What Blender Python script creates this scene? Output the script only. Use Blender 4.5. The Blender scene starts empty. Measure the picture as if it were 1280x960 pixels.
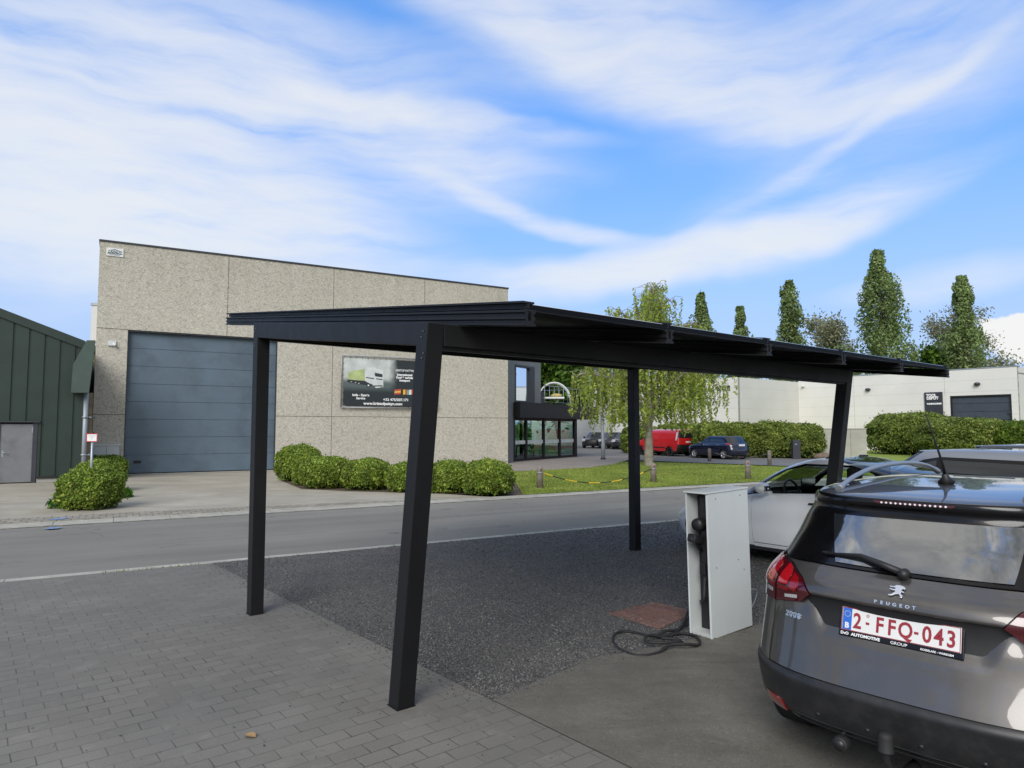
import bpy, bmesh, math, random
import numpy as np
from mathutils import Vector, Matrix, geometry
PI = math.pi
random.seed(7); RNG = np.random.default_rng(7)
SC = bpy.context.scene; COL = SC.collection
# ---------------------------------------------------------------- camera numbers (measured from the photograph)
CF, CHZ, CH = 853.36, 535.9, 1.8
CT = math.atan((CHZ-480)/CF); CC, CS = math.cos(CT), math.sin(CT)
def ray(u, v):
    a = (u-640)/CF; b = -(v-480)/CF
    return Vector((a, CC-b*CS, CS+b*CC))
def spot(u, v, z=0.0):                       # survey point on the ground
    d = ray(u, v); t = (z-CH)/d.z
    return Vector((d.x*t, d.y*t, z))
def at_depth(u, v, Y):
    d = ray(u, v); return d*(Y/d.y)+Vector((0, 0, CH))
def az(deg):                                  # unit direction with azimuth from +Y towards +X
    a = math.radians(deg); return Vector((math.sin(a), math.cos(a), 0))
# ---------------------------------------------------------------- object helpers
def tag(o, label=None, cat=None, group=None, kind=None):
    if label: o['label'] = label
    if cat: o['category'] = cat
    if group: o['group'] = group
    if kind: o['kind'] = kind
    return o
def empty(name, loc=(0, 0, 0), rz=0.0):
    o = bpy.data.objects.new(name, None); COL.objects.link(o)
    o.location = loc; o.rotation_euler = (0, 0, rz); o.empty_display_size = .2
    return o
def thing(name, label, cat, loc=(0, 0, 0), rz=0.0, group=None):
    return tag(empty(name, loc, rz), label, cat, group)
def copy_tree(o, parent=None):
    c = o.copy(); COL.objects.link(c); c.parent = parent
    for ch in [x for x in COL.objects if x.parent == o]: copy_tree(ch, c)
    return c
class MB:
    def __init__(self): self.v = []; self.f = []; self.m = []; self.s = []; self.n = []
    def add(self, vs, fs, mi=0, smooth=False):
        b = len(self.v); self.v += [tuple(p) for p in vs]
        for f in fs: self.f.append([b+i for i in f]); self.m.append(mi); self.s.append(smooth)
        return self
    def box(self, c, s, M=None, mi=0, bev=0.0):
        x, y, z = s[0]/2, s[1]/2, s[2]/2
        if bev > 0:
            b = min(bev, x*.9, y*.9, z*.9); pts = []
            bm = bmesh.new(); bmesh.ops.create_cube(bm, size=1)
            for q in bm.verts: q.co = Vector((q.co.x*s[0], q.co.y*s[1], q.co.z*s[2]))
            bmesh.ops.bevel(bm, geom=bm.edges[:], offset=b, segments=2, profile=.6, affect='EDGES')
            vs = [q.co.copy() for q in bm.verts]; fs = [[q.index for q in f.verts] for f in bm.faces]; bm.free()
        else:
            vs = [Vector((a*x, b_*y, c_*z)) for a in (-1, 1) for b_ in (-1, 1) for c_ in (-1, 1)]
            fs = [(0, 1, 3, 2), (4, 6, 7, 5), (0, 4, 5, 1), (2, 3, 7, 6), (0, 2, 6, 4), (1, 5, 7, 3)]
        if M is not None: vs = [M@p for p in vs]
        c = Vector(c); return self.add([p+c for p in vs], fs, mi)
    def hexa(self, a, b, mi=0):
        """prism between two 4-point loops a and b (same order)"""
        return self.add(list(a)+list(b), [(3, 2, 1, 0), (4, 5, 6, 7), (0, 1, 5, 4), (1, 2, 6, 5), (2, 3, 7, 6), (3, 0, 4, 7)], mi)
    def prism(self, poly, h0, h1, fn=None, mi=0):
        """extrude a 2-D polygon; fn(x, y, h) gives the point"""
        fn = fn or (lambda x, y, h: (x, y, h)); n = len(poly)
        vs = [fn(x, y, h0) for x, y in poly]+[fn(x, y, h1) for x, y in poly]
        fs = [list(range(n))[::-1], [n+i for i in range(n)]]+[(i, (i+1) % n, n+(i+1) % n, n+i) for i in range(n)]
        return self.add(vs, fs, mi)
    def tube(self, path, r, n=8, mi=0, caps=True, rs=None):
        P = [Vector(p) for p in path]; k = len(P); base = len(self.v); up = Vector((0, 0, 1)); last = None
        for i, p in enumerate(P):
            t = (P[min(i+1, k-1)]-P[max(i-1, 0)]).normalized()
            if last is None:
                a = t.cross(up) if abs(t.z) < .95 else t.cross(Vector((1, 0, 0)))
            else:
                a = last-t*last.dot(t)
            a.normalize(); last = a.copy(); b = t.cross(a); R = rs[i] if rs else r
            for j in range(n):
                w = 2*PI*j/n; self.v.append(tuple(p+a*(R*math.cos(w))+b*(R*math.sin(w))))
        for i in range(k-1):
            for j in range(n):
                q = base+i*n; self.f.append([q+j, q+(j+1) % n, q+n+(j+1) % n, q+n+j]); self.m.append(mi); self.s.append(True)
        if caps:
            self.f.append([base+j for j in range(n)][::-1]); self.m.append(mi); self.s.append(False)
            self.f.append([base+(k-1)*n+j for j in range(n)]); self.m.append(mi); self.s.append(False)
        return self
    def lathe(self, prof, c=(0, 0, 0), axis='z', n=24, mi=0, smooth=True):
        """prof: list of (radius, height)"""
        base = len(self.v); c = Vector(c)
        for r, h in prof:
            for j in range(n):
                w = 2*PI*j/n; x, y = r*math.cos(w), r*math.sin(w)
                p = {'z': Vector((x, y, h)), 'x': Vector((h, x, y)), 'y': Vector((y, h, x))}[axis]
                self.v.append(tuple(p+c))
        for i in range(len(prof)-1):
            for j in range(n):
                q = base+i*n; self.f.append([q+j, q+(j+1) % n, q+n+(j+1) % n, q+n+j]); self.m.append(mi); self.s.append(smooth)
        return self
    def ell(self, c, r, n=12, mi=0, M=None):
        base = len(self.v); c = Vector(c); rings = n//2
        vs = []; fs = []
        for i in range(rings+1):
            a = PI*i/rings
            for j in range(n):
                w = 2*PI*j/n; p = Vector((r[0]*math.sin(a)*math.cos(w), r[1]*math.sin(a)*math.sin(w), r[2]*math.cos(a)))
                vs.append((M@p if M is not None else p)+c)
        for i in range(rings):
            for j in range(n): q = i*n; fs.append((q+j, q+n+j, q+n+(j+1) % n, q+(j+1) % n))
        return self.add(vs, fs, mi, True)
    def build(self, name, mats, parent=None, loc=None, smooth=None):
        me = bpy.data.meshes.new(name); me.from_pydata(self.v, [], self.f)
        for m in (mats if isinstance(mats, (list, tuple)) else [mats]): me.materials.append(m)
        me.polygons.foreach_set('material_index', self.m)
        me.polygons.foreach_set('use_smooth', [smooth if smooth is not None else s for s in self.s])
        me.update()
        if self.n and len(self.n) == len(self.v): me.normals_split_custom_set_from_vertices(self.n)
        o = bpy.data.objects.new(name, me); COL.objects.link(o)
        if parent: o.parent = parent
        if loc is not None: o.location = loc
        return o
def facing(origin, along, up=Vector((0, 0, 1))):
    """matrix of a wall frame: X along, Y up, Z outward"""
    x = along.normalized(); y = up.normalized(); z = x.cross(y)
    M = Matrix((x, y, z)).transposed().to_4x4(); M.translation = origin
    return M
def lettering(name, s, size, m, parent=None, M=None, extrude=.002, align='LEFT', bold=0.0, sx=1.0, shear=0.0):
    cu = bpy.data.curves.new(name, 'FONT'); cu.body = s; cu.size = size; cu.extrude = extrude; cu.align_x = align
    cu.offset = bold; cu.resolution_u = 3; cu.shear = shear
    tmp = bpy.data.objects.new('tmp', cu); COL.objects.link(tmp)
    dg = bpy.context.evaluated_depsgraph_get(); me = bpy.data.meshes.new_from_object(tmp.evaluated_get(dg))
    bpy.data.objects.remove(tmp); me.name = name
    if sx != 1.0: me.transform(Matrix.Diagonal((sx, 1, 1, 1)))
    me.materials.clear(); me.materials.append(m)
    o = bpy.data.objects.new(name, me); COL.objects.link(o)
    if M is not None: me.transform(M)
    if parent: o.parent = parent
    return o
# ---------------------------------------------------------------- materials
def srgb(r, g, b):
    f = lambda c: (c/255/12.92) if c/255 <= .04045 else ((c/255+.055)/1.055)**2.4
    return (f(r), f(g), f(b))
class NT:
    def __init__(self, t): self.t = t; self.n = t.nodes; self.l = t.links
    def new(self, kind, **kw):
        n = self.n.new('ShaderNode'+kind)
        for k, v in kw.items(): setattr(n, k, v)
        return n
    def put(self, sock, val):
        if val is None: return
        if isinstance(val, bpy.types.NodeSocket): self.l.new(val, sock)
        elif isinstance(val, (tuple, list)) and len(val) == 3 and sock.type == 'RGBA': sock.default_value = (*val, 1)
        else: sock.default_value = val
    def math(self, op, a, b=None, c=None, clamp=False):
        n = self.new('Math', operation=op); n.use_clamp = clamp
        for i, q in enumerate((a, b, c)): self.put(n.inputs[i], q)
        return n.outputs[0]
    def vmath(self, op, a, b=None):
        n = self.new('VectorMath', operation=op); self.put(n.inputs[0], a); self.put(n.inputs[1], b); return n.outputs[0]
    def mix(self, f, a, b, blend='MIX'):
        n = self.new('Mix', data_type='RGBA', blend_type=blend); self.put(n.inputs[0], f); self.put(n.inputs[6], a); self.put(n.inputs[7], b); return n.outputs[2]
    def noise(self, vec, scale, detail=4, rough=.55, dist=0.0):
        n = self.new('TexNoise'); self.put(n.inputs['Vector'], vec); n.inputs['Scale'].default_value = scale
        n.inputs['Detail'].default_value = detail; n.inputs['Roughness'].default_value = rough; n.inputs['Distortion'].default_value = dist
        return n.outputs['Fac']
    def ramp(self, f, stops):
        n = self.new('ValToRGB'); cr = n.color_ramp
        while len(cr.elements) < len(stops): cr.elements.new(.5)
        for e, (p, c) in zip(cr.elements, stops): e.position = p; e.color = (*c, 1) if len(c) == 3 else c
        self.put(n.inputs[0], f); return n.outputs[0]
    def maprange(self, f, a, b, c=0.0, d=1.0, smooth=False):
        n = self.new('MapRange'); n.interpolation_type = 'SMOOTHSTEP' if smooth else 'LINEAR'
        for i, q in enumerate((f, a, b, c, d)): self.put(n.inputs[i], q)
        return n.outputs[0]
    def bump(self, h, strength=.3, dist=.01):
        n = self.new('Bump'); n.inputs['Strength'].default_value = strength; n.inputs['Distance'].default_value = dist
        self.put(n.inputs['Height'], h); return n.outputs[0]
    def coord(self, which='Object'):
        return self.new('TexCoord').outputs[which]
    def mapping(self, vec, scale=(1, 1, 1), rot=(0, 0, 0), loc=(0, 0, 0)):
        n = self.new('Mapping'); self.put(n.inputs['Vector'], vec); n.inputs['Scale'].default_value = scale
        n.inputs['Rotation'].default_value = rot; n.inputs['Location'].default_value = loc; return n.outputs[0]
def newmat(name):
    m = bpy.data.materials.new(name); m.use_nodes = True; t = NT(m.node_tree)
    b = t.n['Principled BSDF']; return m, t, b
def mat(name, col, rough=.5, metal=0.0, var=.12, vs=3.0, bump=0.0, bs=60.0, bd=.004, coat=0.0, spec=.5, dirt=None, rvar=.1):
    """painted / plain surface with low-frequency tint variation, fine bump and roughness variation"""
    m, t, b = newmat(name); P = t.coord()
    n1 = t.noise(P, vs, 5, .6)
    f = t.maprange(n1, .3, .7, 1-var, 1+var)
    c = t.vmath('SCALE', t.new('RGB').outputs[0])
    rgb = c.node.inputs[0].links[0].from_node; rgb.outputs[0].default_value = (*col, 1)
    t.put(c.node.inputs['Scale'], f)
    if dirt:
        n2 = t.noise(P, dirt[1], 6, .65); c = t.mix(t.maprange(n2, .45, .75, 0, dirt[2]), c, dirt[0])
    t.put(b.inputs['Base Color'], c)
    t.put(b.inputs['Roughness'], t.maprange(t.noise(P, vs*4, 3), .3, .7, max(0, rough-rvar*rough), min(1, rough+rvar*rough)))
    b.inputs['Metallic'].default_value = metal; b.inputs['Coat Weight'].default_value = coat; b.inputs['Coat Roughness'].default_value = .03
    b.inputs['Specular IOR Level'].default_value = spec
    if bump > 0: t.put(b.inputs['Normal'], t.bump(t.noise(P, bs, 3), bump, bd))
    return m
def leafmat(name, dark, mid, light, rough=.55, clump=1.2, trans=.35):
    m, t, b = newmat(name); g = t.new('NewGeometry')
    c = t.ramp(g.outputs['Random Per Island'], [(0, dark), (.55, mid), (1, light)])
    n = t.noise(t.coord(), clump, 3, .6)
    c = t.mix(t.maprange(n, .38, .66, 0, .75), c, t.mix(.5, c, dark, 'MULTIPLY')) if False else t.mix(t.maprange(n, .36, .66, 0, .8), c, t.vmath('SCALE', c))
    sc = c.node.inputs[7].links[0].from_node; sc.inputs['Scale'].default_value = .45
    t.put(b.inputs['Base Color'], c); b.inputs['Roughness'].default_value = rough; b.inputs['Specular IOR Level'].default_value = .3
    tr = t.new('BsdfTranslucent'); t.put(tr.inputs[0], c)
    mx = t.new('MixShader'); mx.inputs[0].default_value = trans
    t.l.new(b.outputs[0], mx.inputs[1]); t.l.new(tr.outputs[0], mx.inputs[2]); t.l.new(mx.outputs[0], t.n['Material Output'].inputs[0])
    return m
def glassmat(name, tint=(.55, .62, .6), refl=1.0, rough=.0):
    """window pane: see-through with fresnel reflection"""
    m, t, b = newmat(name); t.n.remove(b)
    tr = t.new('BsdfTransparent'); tr.inputs[0].default_value = (*tint, 1)
    gl = t.new('BsdfGlossy'); gl.inputs['Color'].default_value = (.9, .92, .95, 1); gl.inputs['Roughness'].default_value = rough
    fr = t.new('Fresnel'); fr.inputs[0].default_value = 1.5
    mx = t.new('MixShader'); t.put(mx.inputs[0], t.math('MULTIPLY', fr.outputs[0], refl, clamp=True))
    t.l.new(tr.outputs[0], mx.inputs[1]); t.l.new(gl.outputs[0], mx.inputs[2]); t.l.new(mx.outputs[0], t.n['Material Output'].inputs[0])
    return m
def mirrorglass(name, base=(.01, .012, .014), amt=.25, col=(.8, .87, .95), top=1.0):
    """dark glazing that shows mostly the sky it faces"""
    m, t, b = newmat(name); b.inputs['Base Color'].default_value = (*base, 1); b.inputs['Roughness'].default_value = .05
    gl = t.new('BsdfGlossy'); gl.inputs['Color'].default_value = (*col, 1); gl.inputs['Roughness'].default_value = .015
    mx = t.new('MixShader'); fr = t.new('LayerWeight'); fr.inputs[0].default_value = .35
    t.put(mx.inputs[0], t.maprange(fr.outputs['Fresnel'], 0, 1, amt, top))
    t.l.new(b.outputs[0], mx.inputs[1]); t.l.new(gl.outputs[0], mx.inputs[2]); t.l.new(mx.outputs[0], t.n['Material Output'].inputs[0])
    return m
# ---------------------------------------------------------------- car body surface
_SE = {}
def _se(n):
    k = round(float(n), 1)
    if k not in _SE:
        th = np.linspace(0, PI/2, 1500)
        X = np.sin(th)**(2.0/k); Y = 1-np.cos(th)**(2.0/k)
        d = np.concatenate([[0], np.cumsum(np.hypot(np.diff(X), np.diff(Y)))]); d /= d[-1]
        q = np.linspace(0, 1, 257)
        _SE[k] = (np.interp(q, d, X), np.interp(q, d, Y))
    return _SE[k]

class Shell:
    """closed car surface: ring fields yr zr yf zf w dr df n zm (zm = extra height half way along)"""
    def __init__(self, rings, nn=3.0):
        self.R = np.array([list(r)+[0]*(8-len(r)) for r in rings], float)   # yr zr yf zf w dr df zm
        self.N = len(rings)-1
        self.tx, self.ty = _se(nn)
        self.q = np.linspace(0, 1, 257)
    def fields(self, v):
        v = np.clip(v, 0, self.N-1e-6); i = np.floor(v).astype(int); t = (v-i)[:, None]
        R = self.R; g = lambda k: R[np.clip(k, 0, self.N)]
        p0, p1, p2, p3 = g(i-1), g(i), g(i+1), g(i+2)
        m1 = (p2-p0)*.5; m2 = (p3-p1)*.5
        t2 = t*t; t3 = t2*t
        return (2*t3-3*t2+1)*p1+(t3-2*t2+t)*m1+(-2*t3+3*t2)*p2+(t3-t2)*m2
    def __call__(self, p, v):
        p = np.atleast_1d(np.asarray(p, float)); v = np.atleast_1d(np.asarray(v, float))
        p, v = np.broadcast_arrays(p, v)
        f = self.fields(v); yr, zr, yf, zf, w, dr, df, zm = f.T
        a = np.abs(p)
        qr = np.clip(a/.25, 0, 1); qf = np.clip((1-a)/.25, 0, 1); s = np.clip((a-.25)/.5, 0, 1)
        Xr = np.interp(qr, self.q, self.tx); Yr = np.interp(qr, self.q, self.ty)
        Xf = np.interp(qf, self.q, self.tx); Yf = np.interp(qf, self.q, self.ty)
        y0 = yr+dr; y1 = yf-df
        y = np.where(a < .25, yr+dr*Yr, np.where(a > .75, yf-df*Yf, y0+(y1-y0)*s))
        x = np.where(a < .25, w*Xr, np.where(a > .75, w*Xf, w))
        u = np.clip((y-yr)/(yf-yr+1e-9), 0, 1)
        z = zr+(zf-zr)*u+zm*4*u*(1-u)
        return np.stack([x*np.sign(p+1e-12), y, z], 1)
    def normal(self, p, v):
        e = 2e-4; g = 1e-2
        a = self(p+e, v)-self(p-e, v); b = self(p, np.clip(v+g, 0, self.N))-self(p, np.clip(v-g, 0, self.N))
        n = np.cross(a, b); l = np.linalg.norm(n, axis=1, keepdims=True); l[l == 0] = 1
        return n/l
    def inv(self, fn, p0, v0):
        """find (p, v) with fn(point) = (0, 0)"""
        q = np.array([p0, v0], float)
        F = lambda q: np.array(fn(self(q[0], q[1])[0]))
        lam = 1e-3; r = F(q)
        for _ in range(60):
            J = np.stack([(F(q+[1e-5, 0])-r)/1e-5, (F(q+[0, 1e-4])-r)/1e-4], 1)
            A = J.T@J; st = np.linalg.solve(A+lam*np.diag(np.diag(A)+1e-9), -J.T@r)
            st = np.clip(st, [-.03, -.6], [.03, .6]); rn = F(q+st)
            if rn@rn < r@r: q = q+st; r = rn; lam *= .3
            else: lam *= 4
            if lam > 1e10: break
        return q, math.sqrt(r@r)
    def side(self, y, z, sgn=-1):
        """(p, v) of the flank point at length y and height z"""
        best = None
        for v0 in np.linspace(1, self.N-1.5, 7):
            for p0 in (.2, .3, .5, .7, .8):
                q = self(p0, v0)[0]; d = (q[1]-y)**2+(q[2]-z)**2*4
                if best is None or d < best[0]: best = (d, p0, v0)
        q, e = self.inv(lambda P: (P[1]-y, P[2]-z), best[1], best[2])
        return (sgn*abs(q[0]), q[1])
    def rear(self, x, z):
        q, e = self.inv(lambda P: (P[0]-x, P[2]-z), .12*(1 if x >= 0 else -1), 6)
        return (q[0], q[1])

SUV_RINGS = [  # yr zr yf zf w dr df zm
 (.16, .25, 4.06, .22, .80, .60, .6), (.05, .31, 4.12, .30, .84, .70, .7), (.005, .42, 4.16, .44, .858, .74, .75),
 (.0, .50, 4.16, .53, .866, .75, .75), (.012, .54, 4.16, .57, .868, .75, .75), (.05, .64, 4.16, .64, .87, .75, .75), (.085, .75, 4.15, .71, .87, .75, .75),
 (.105, .85, 4.11, .80, .866, .75, .75), (.105, .905, 4.03, .87, .862, .75, .75), (.10, .945, 3.92, .92, .855, .75, .75),
 (.125, .995, 3.75, .955, .838, .75, .7), (.19, 1.045, 3.45, 1.0, .81, .74, .6), (.235, 1.08, 3.2, 1.04, .79, .72, .5),
 (.325, 1.19, 2.92, 1.17, .745, .70, .45), (.39, 1.29, 2.72, 1.28, .71, .68, .42), (.425, 1.36, 2.58, 1.36, .675, .66, .4),
 (.41, 1.405, 2.5, 1.405, .65, .62, .4), (.43, 1.43, 2.42, 1.435, .62, .6, .4, .02), (.55, 1.452, 2.3, 1.455, .56, .56, .4, .02), (.8, 1.475, 2.1, 1.475, .42, .4, .4, .02),
 (1.2, 1.492, 1.8, 1.492, .15, .15, .2, .005), (1.45, 1.497, 1.55, 1.497, .02, .04, .04)]
# ---------------------------------------------------------------- surface materials
K = {}
def asphalt():
    m, t, b = newmat('road asphalt'); P = t.coord()
    fine = t.noise(P, 110, 2, .7); big = t.noise(P, .35, 5, .6); streak = t.noise(t.mapping(P, (.12, 1.6, 1), (0, 0, math.radians(-30))), 1.2, 4)
    c = t.ramp(fine, [(.25, (.13, .122, .1)), (.5, (.215, .203, .17)), (.78, (.36, .343, .295))])
    c = t.mix(t.maprange(big, .3, .7, 0, .55), c, t.mix(1.0, c, (.68, .68, .7), 'MULTIPLY'))
    c = t.mix(t.maprange(streak, .45, .7, 0, .35), c, (.085, .085, .083))
    band = t.new('TexWave', wave_type='BANDS', bands_direction='Y'); t.put(band.inputs['Vector'], P); band.inputs['Scale'].default_value = .11; band.inputs['Distortion'].default_value = .6; band.inputs['Phase Offset'].default_value = 1.2
    c = t.mix(t.maprange(band.outputs['Fac'], .3, .8, 0, .22), c, t.mix(1.0, c, (.72, .72, .73), 'MULTIPLY'))
    vc = t.new('TexVoronoi', feature='DISTANCE_TO_EDGE'); nz = t.new('TexNoise'); t.put(nz.inputs['Vector'], P); nz.inputs['Scale'].default_value = 1.5; sc = t.new('VectorMath', operation='SCALE'); t.put(sc.inputs[0], nz.outputs['Color']); sc.inputs['Scale'].default_value = 1.2
    t.put(vc.inputs['Vector'], t.vmath('ADD', P, sc.outputs[0])); vc.inputs['Scale'].default_value = .35
    c = t.mix(t.math('MULTIPLY', t.maprange(vc.outputs['Distance'], 0, .006, 1, 0), t.maprange(big, .45, .6, 0, .6)), c, (.05, .05, .048))
    spot_ = t.noise(P, 1.1, 3, .5); c = t.mix(t.maprange(spot_, .68, .74, 0, .5), c, (.07, .069, .066))
    t.put(b.inputs['Base Color'], c); b.inputs['Roughness'].default_value = .85
    t.put(b.inputs['Normal'], t.bump(fine, .5, .006)); return m
def gravelmat():
    m, t, b = newmat('dark split gravel'); P = t.coord()
    v = t.new('TexVoronoi'); t.put(v.inputs['Vector'], P); v.inputs['Scale'].default_value = 80
    v2 = t.new('TexVoronoi'); t.put(v2.inputs['Vector'], P); v2.inputs['Scale'].default_value = 150
    s = t.new('SeparateColor'); t.put(s.inputs[0], v.outputs['Color'])
    c = t.ramp(s.outputs[0], [(0, (.085, .084, .08)), (.5, (.155, .153, .146)), (.9, (.205, .202, .192)), (1, (.25, .243, .225))])
    s2 = t.new('SeparateColor'); t.put(s2.inputs[0], v2.outputs['Color'])
    c = t.mix(t.maprange(s2.outputs[1], 0, 1, 0, .55), c, (.085, .085, .084))
    edge = t.maprange(v.outputs['Distance'], .25, .8, 1, .4)
    c = t.mix(1.0, c, edge, 'MULTIPLY')
    big = t.noise(P, .55, 5, .65); c = t.mix(t.maprange(big, .42, .72, 0, .6), c, t.mix(1.0, c, (1.75, 1.6, 1.35), 'MULTIPLY'))
    big2 = t.noise(P, 1.7, 4, .6); c = t.mix(t.maprange(big2, .4, .7, 0, .5), c, t.mix(1.0, c, (.55, .58, .66), 'MULTIPLY'))
    t.put(b.inputs['Base Color'], c); b.inputs['Roughness'].default_value = .8
    h = t.math('ADD', t.math('MULTIPLY', v.outputs['Distance'], -1), t.math('MULTIPLY', v2.outputs['Distance'], -.4))
    t.put(b.inputs['Normal'], t.bump(h, .7, .015)); return m
def pavermat():
    m, t, b = newmat('grey concrete block paving'); P = t.coord()
    w = t.noise(P, 1.1, 2); P2 = t.vmath('ADD', P, t.vmath('SCALE', t.new('CombineXYZ').outputs[0]))
    sc = P2.node.inputs[1].links[0].from_node; cb = sc.inputs[0].links[0].from_node
    t.put(cb.inputs[0], w); t.put(cb.inputs[1], t.noise(P, .8, 2)); sc.inputs['Scale'].default_value = .035
    br = t.new('TexBrick'); t.put(br.inputs['Vector'], P2); br.offset = .5; br.squash = 1.0
    br.inputs['Scale'].default_value = 1.0; br.inputs['Brick Width'].default_value = .21; br.inputs['Row Height'].default_value = .125
    br.inputs['Mortar Size'].default_value = .0036; br.inputs['Mortar Smooth'].default_value = .25; br.inputs['Bias'].default_value = 0
    br.inputs['Color1'].default_value = (0, 0, 0, 1); br.inputs['Color2'].default_value = (1, 1, 1, 1); br.inputs['Mortar'].default_value = (.5, .5, .5, 1)
    tone = t.ramp(br.outputs['Color'], [(0, (.165, .155, .13)), (.5, (.183, .172, .146)), (1, (.2, .188, .16))])
    grain = t.noise(P, 130, 3, .8); tone = t.mix(t.maprange(grain, .35, .62, 0, .5), tone, (.095, .09, .08)); tone = t.mix(t.maprange(t.noise(P, 70, 2, .8), .62, .72, 0, .5), tone, (.34, .33, .3))
    st = t.noise(P, .7, 6, .62); tone = t.mix(t.maprange(st, .4, .72, 0, .5), tone, (.12, .118, .112))
    st2 = t.noise(P, .42, 3, .6); tone = t.mix(t.maprange(st2, .5, .75, 0, .4), tone, (.3, .285, .255))
    sd_ = t.noise(P, 4.5, 6, .7); tone = t.mix(t.maprange(sd_, .55, .75, 0, .35), tone, (.3, .285, .255)); dk = t.noise(P, 1.9, 5, .75); tone = t.mix(t.maprange(dk, .62, .72, 0, .5), tone, (.09, .087, .08))
    # joints: sanded-up in patches, open and dark in others
    pt = t.maprange(t.noise(P, 1.7, 6, .78), .42, .62, .12, .9)
    c = t.mix(t.math('MULTIPLY', br.outputs['Fac'], pt), tone, (.026, .025, .021))
    t.put(b.inputs['Base Color'], c); b.inputs['Roughness'].default_value = .82
    h = t.math('ADD', t.math('MULTIPLY', br.outputs['Fac'], -1), t.math('MULTIPLY', grain, .25))
    t.put(b.inputs['Normal'], t.bump(h, .5, .006)); return m
def slabmat(name, lo, hi, stain, crack=True, scale=1.0):
    m, t, b = newmat(name); P = t.coord()
    n = t.noise(P, .9*scale, 7, .65); c = t.ramp(n, [(.3, lo), (.7, hi)])
    g = t.noise(P, 130, 2, .7); c = t.mix(t.maprange(g, .35, .7, 0, .4), c, t.mix(1.0, c, (.6, .6, .6), 'MULTIPLY'))
    s = t.noise(t.mapping(P, (.5, 1.5, 1), (0, 0, .9)), 1.5*scale, 6, .7, .6); c = t.mix(t.maprange(s, .5, .78, 0, .65), c, stain)
    vs_ = t.new('TexVoronoi'); t.put(vs_.inputs['Vector'], P); vs_.inputs['Scale'].default_value = 95; ss_ = t.new('SeparateColor'); t.put(ss_.inputs[0], vs_.outputs['Color']); c = t.mix(t.maprange(ss_.outputs[0], .86, .97, 0, .45), c, t.mix(1.0, c, (1.7, 1.66, 1.55), 'MULTIPLY')); c = t.mix(t.maprange(ss_.outputs[1], .9, 1, 0, .5), c, t.mix(1.0, c, (.45, .45, .45), 'MULTIPLY'))
    s2 = t.noise(P, 3.2, 5, .7); c = t.mix(t.maprange(s2, .62, .8, 0, .5), c, t.mix(1.0, c, (1.45, 1.42, 1.35), 'MULTIPLY'))
    if crack:
        v = t.new('TexVoronoi', feature='DISTANCE_TO_EDGE'); t.put(v.inputs['Vector'], t.vmath('ADD', P, t.vmath('SCALE', t.coord())))
        nn = t.new('TexNoise'); t.put(nn.inputs['Vector'], P); nn.inputs['Scale'].default_value = 2.5
        sc = v.inputs['Vector'].links[0].from_node.inputs[1].links[0].from_node; t.put(sc.inputs[0], nn.outputs['Color']); sc.inputs['Scale'].default_value = .5
        v.inputs['Scale'].default_value = .8; c = t.mix(t.maprange(v.outputs['Distance'], 0, .004, .16, 0), c, t.mix(1.0, c, (1.4, 1.36, 1.3), 'MULTIPLY'))
    t.put(b.inputs['Base Color'], c); b.inputs['Roughness'].default_value = .85
    t.put(b.inputs['Normal'], t.bump(g, .35, .004)); return m
def pebblewall(name):
    m, t, b = newmat(name); P = t.coord()
    v = t.new('TexVoronoi'); t.put(v.inputs['Vector'], P); v.inputs['Scale'].default_value = 34
    s = t.new('SeparateColor'); t.put(s.inputs[0], v.outputs['Color'])
    c = t.ramp(s.outputs[0], [(0, (.40, .375, .31)), (.25, (.475, .45, .378)), (.6, (.54, .512, .432)), (.9, (.6, .572, .485)), (1, (.65, .625, .54))])
    v2 = t.new('TexVoronoi'); t.put(v2.inputs['Vector'], P); v2.inputs['Scale'].default_value = 13
    s2 = t.new('SeparateColor'); t.put(s2.inputs[0], v2.outputs['Color']); c = t.mix(t.maprange(s2.outputs[0], .74, .9, 0, .4), c, (.3, .28, .24))
    pan = t.new('TexVoronoi', feature='F1'); t.put(pan.inputs['Vector'], t.mapping(P, (.2, .2, .3))); pan.inputs['Scale'].default_value = 1.0; ps = t.new('SeparateColor'); t.put(ps.inputs[0], pan.outputs['Color'])
    big = t.noise(P, .22, 5, .6); c = t.mix(t.maprange(big, .35, .7, 0, .45), c, t.mix(1.0, c, (.82, .8, .78), 'MULTIPLY'))
    sep = t.new('SeparateXYZ'); t.put(sep.inputs[0], P)
    run = t.noise(t.mapping(P, (2.2, 2.2, .12)), 1.0, 4, .6)
    top = t.maprange(sep.outputs[2], 6.4, 9.2, 0, .4); c = t.mix(t.math('MULTIPLY', t.maprange(run, .4, .65, .4, 1), top), c, t.mix(1.0, c, (.62, .6, .57), 'MULTIPLY'))
    t.put(b.inputs['Base Color'], c); b.inputs['Roughness'].default_value = .9
    t.put(b.inputs['Normal'], t.bump(v.outputs['Distance'], .5, .02)); return m
def lawnmat():
    m, t, b = newmat('mown lawn'); P = t.coord()
    n = t.noise(P, .5, 6, .7); c = t.ramp(n, [(.28, (.15, .24, .024)), (.5, (.24, .32, .038)), (.66, (.33, .35, .07)), (.8, (.45, .39, .16))])
    g = t.noise(P, 26, 3, .7); c = t.mix(t.maprange(g, .35, .7, 0, .6), c, t.mix(1.0, c, (.5, .55, .45), 'MULTIPLY'))
    t.put(b.inputs['Base Color'], c); b.inputs['Roughness'].default_value = .9
    t.put(b.inputs['Normal'], t.bump(g, .8, .04)); return m
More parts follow.
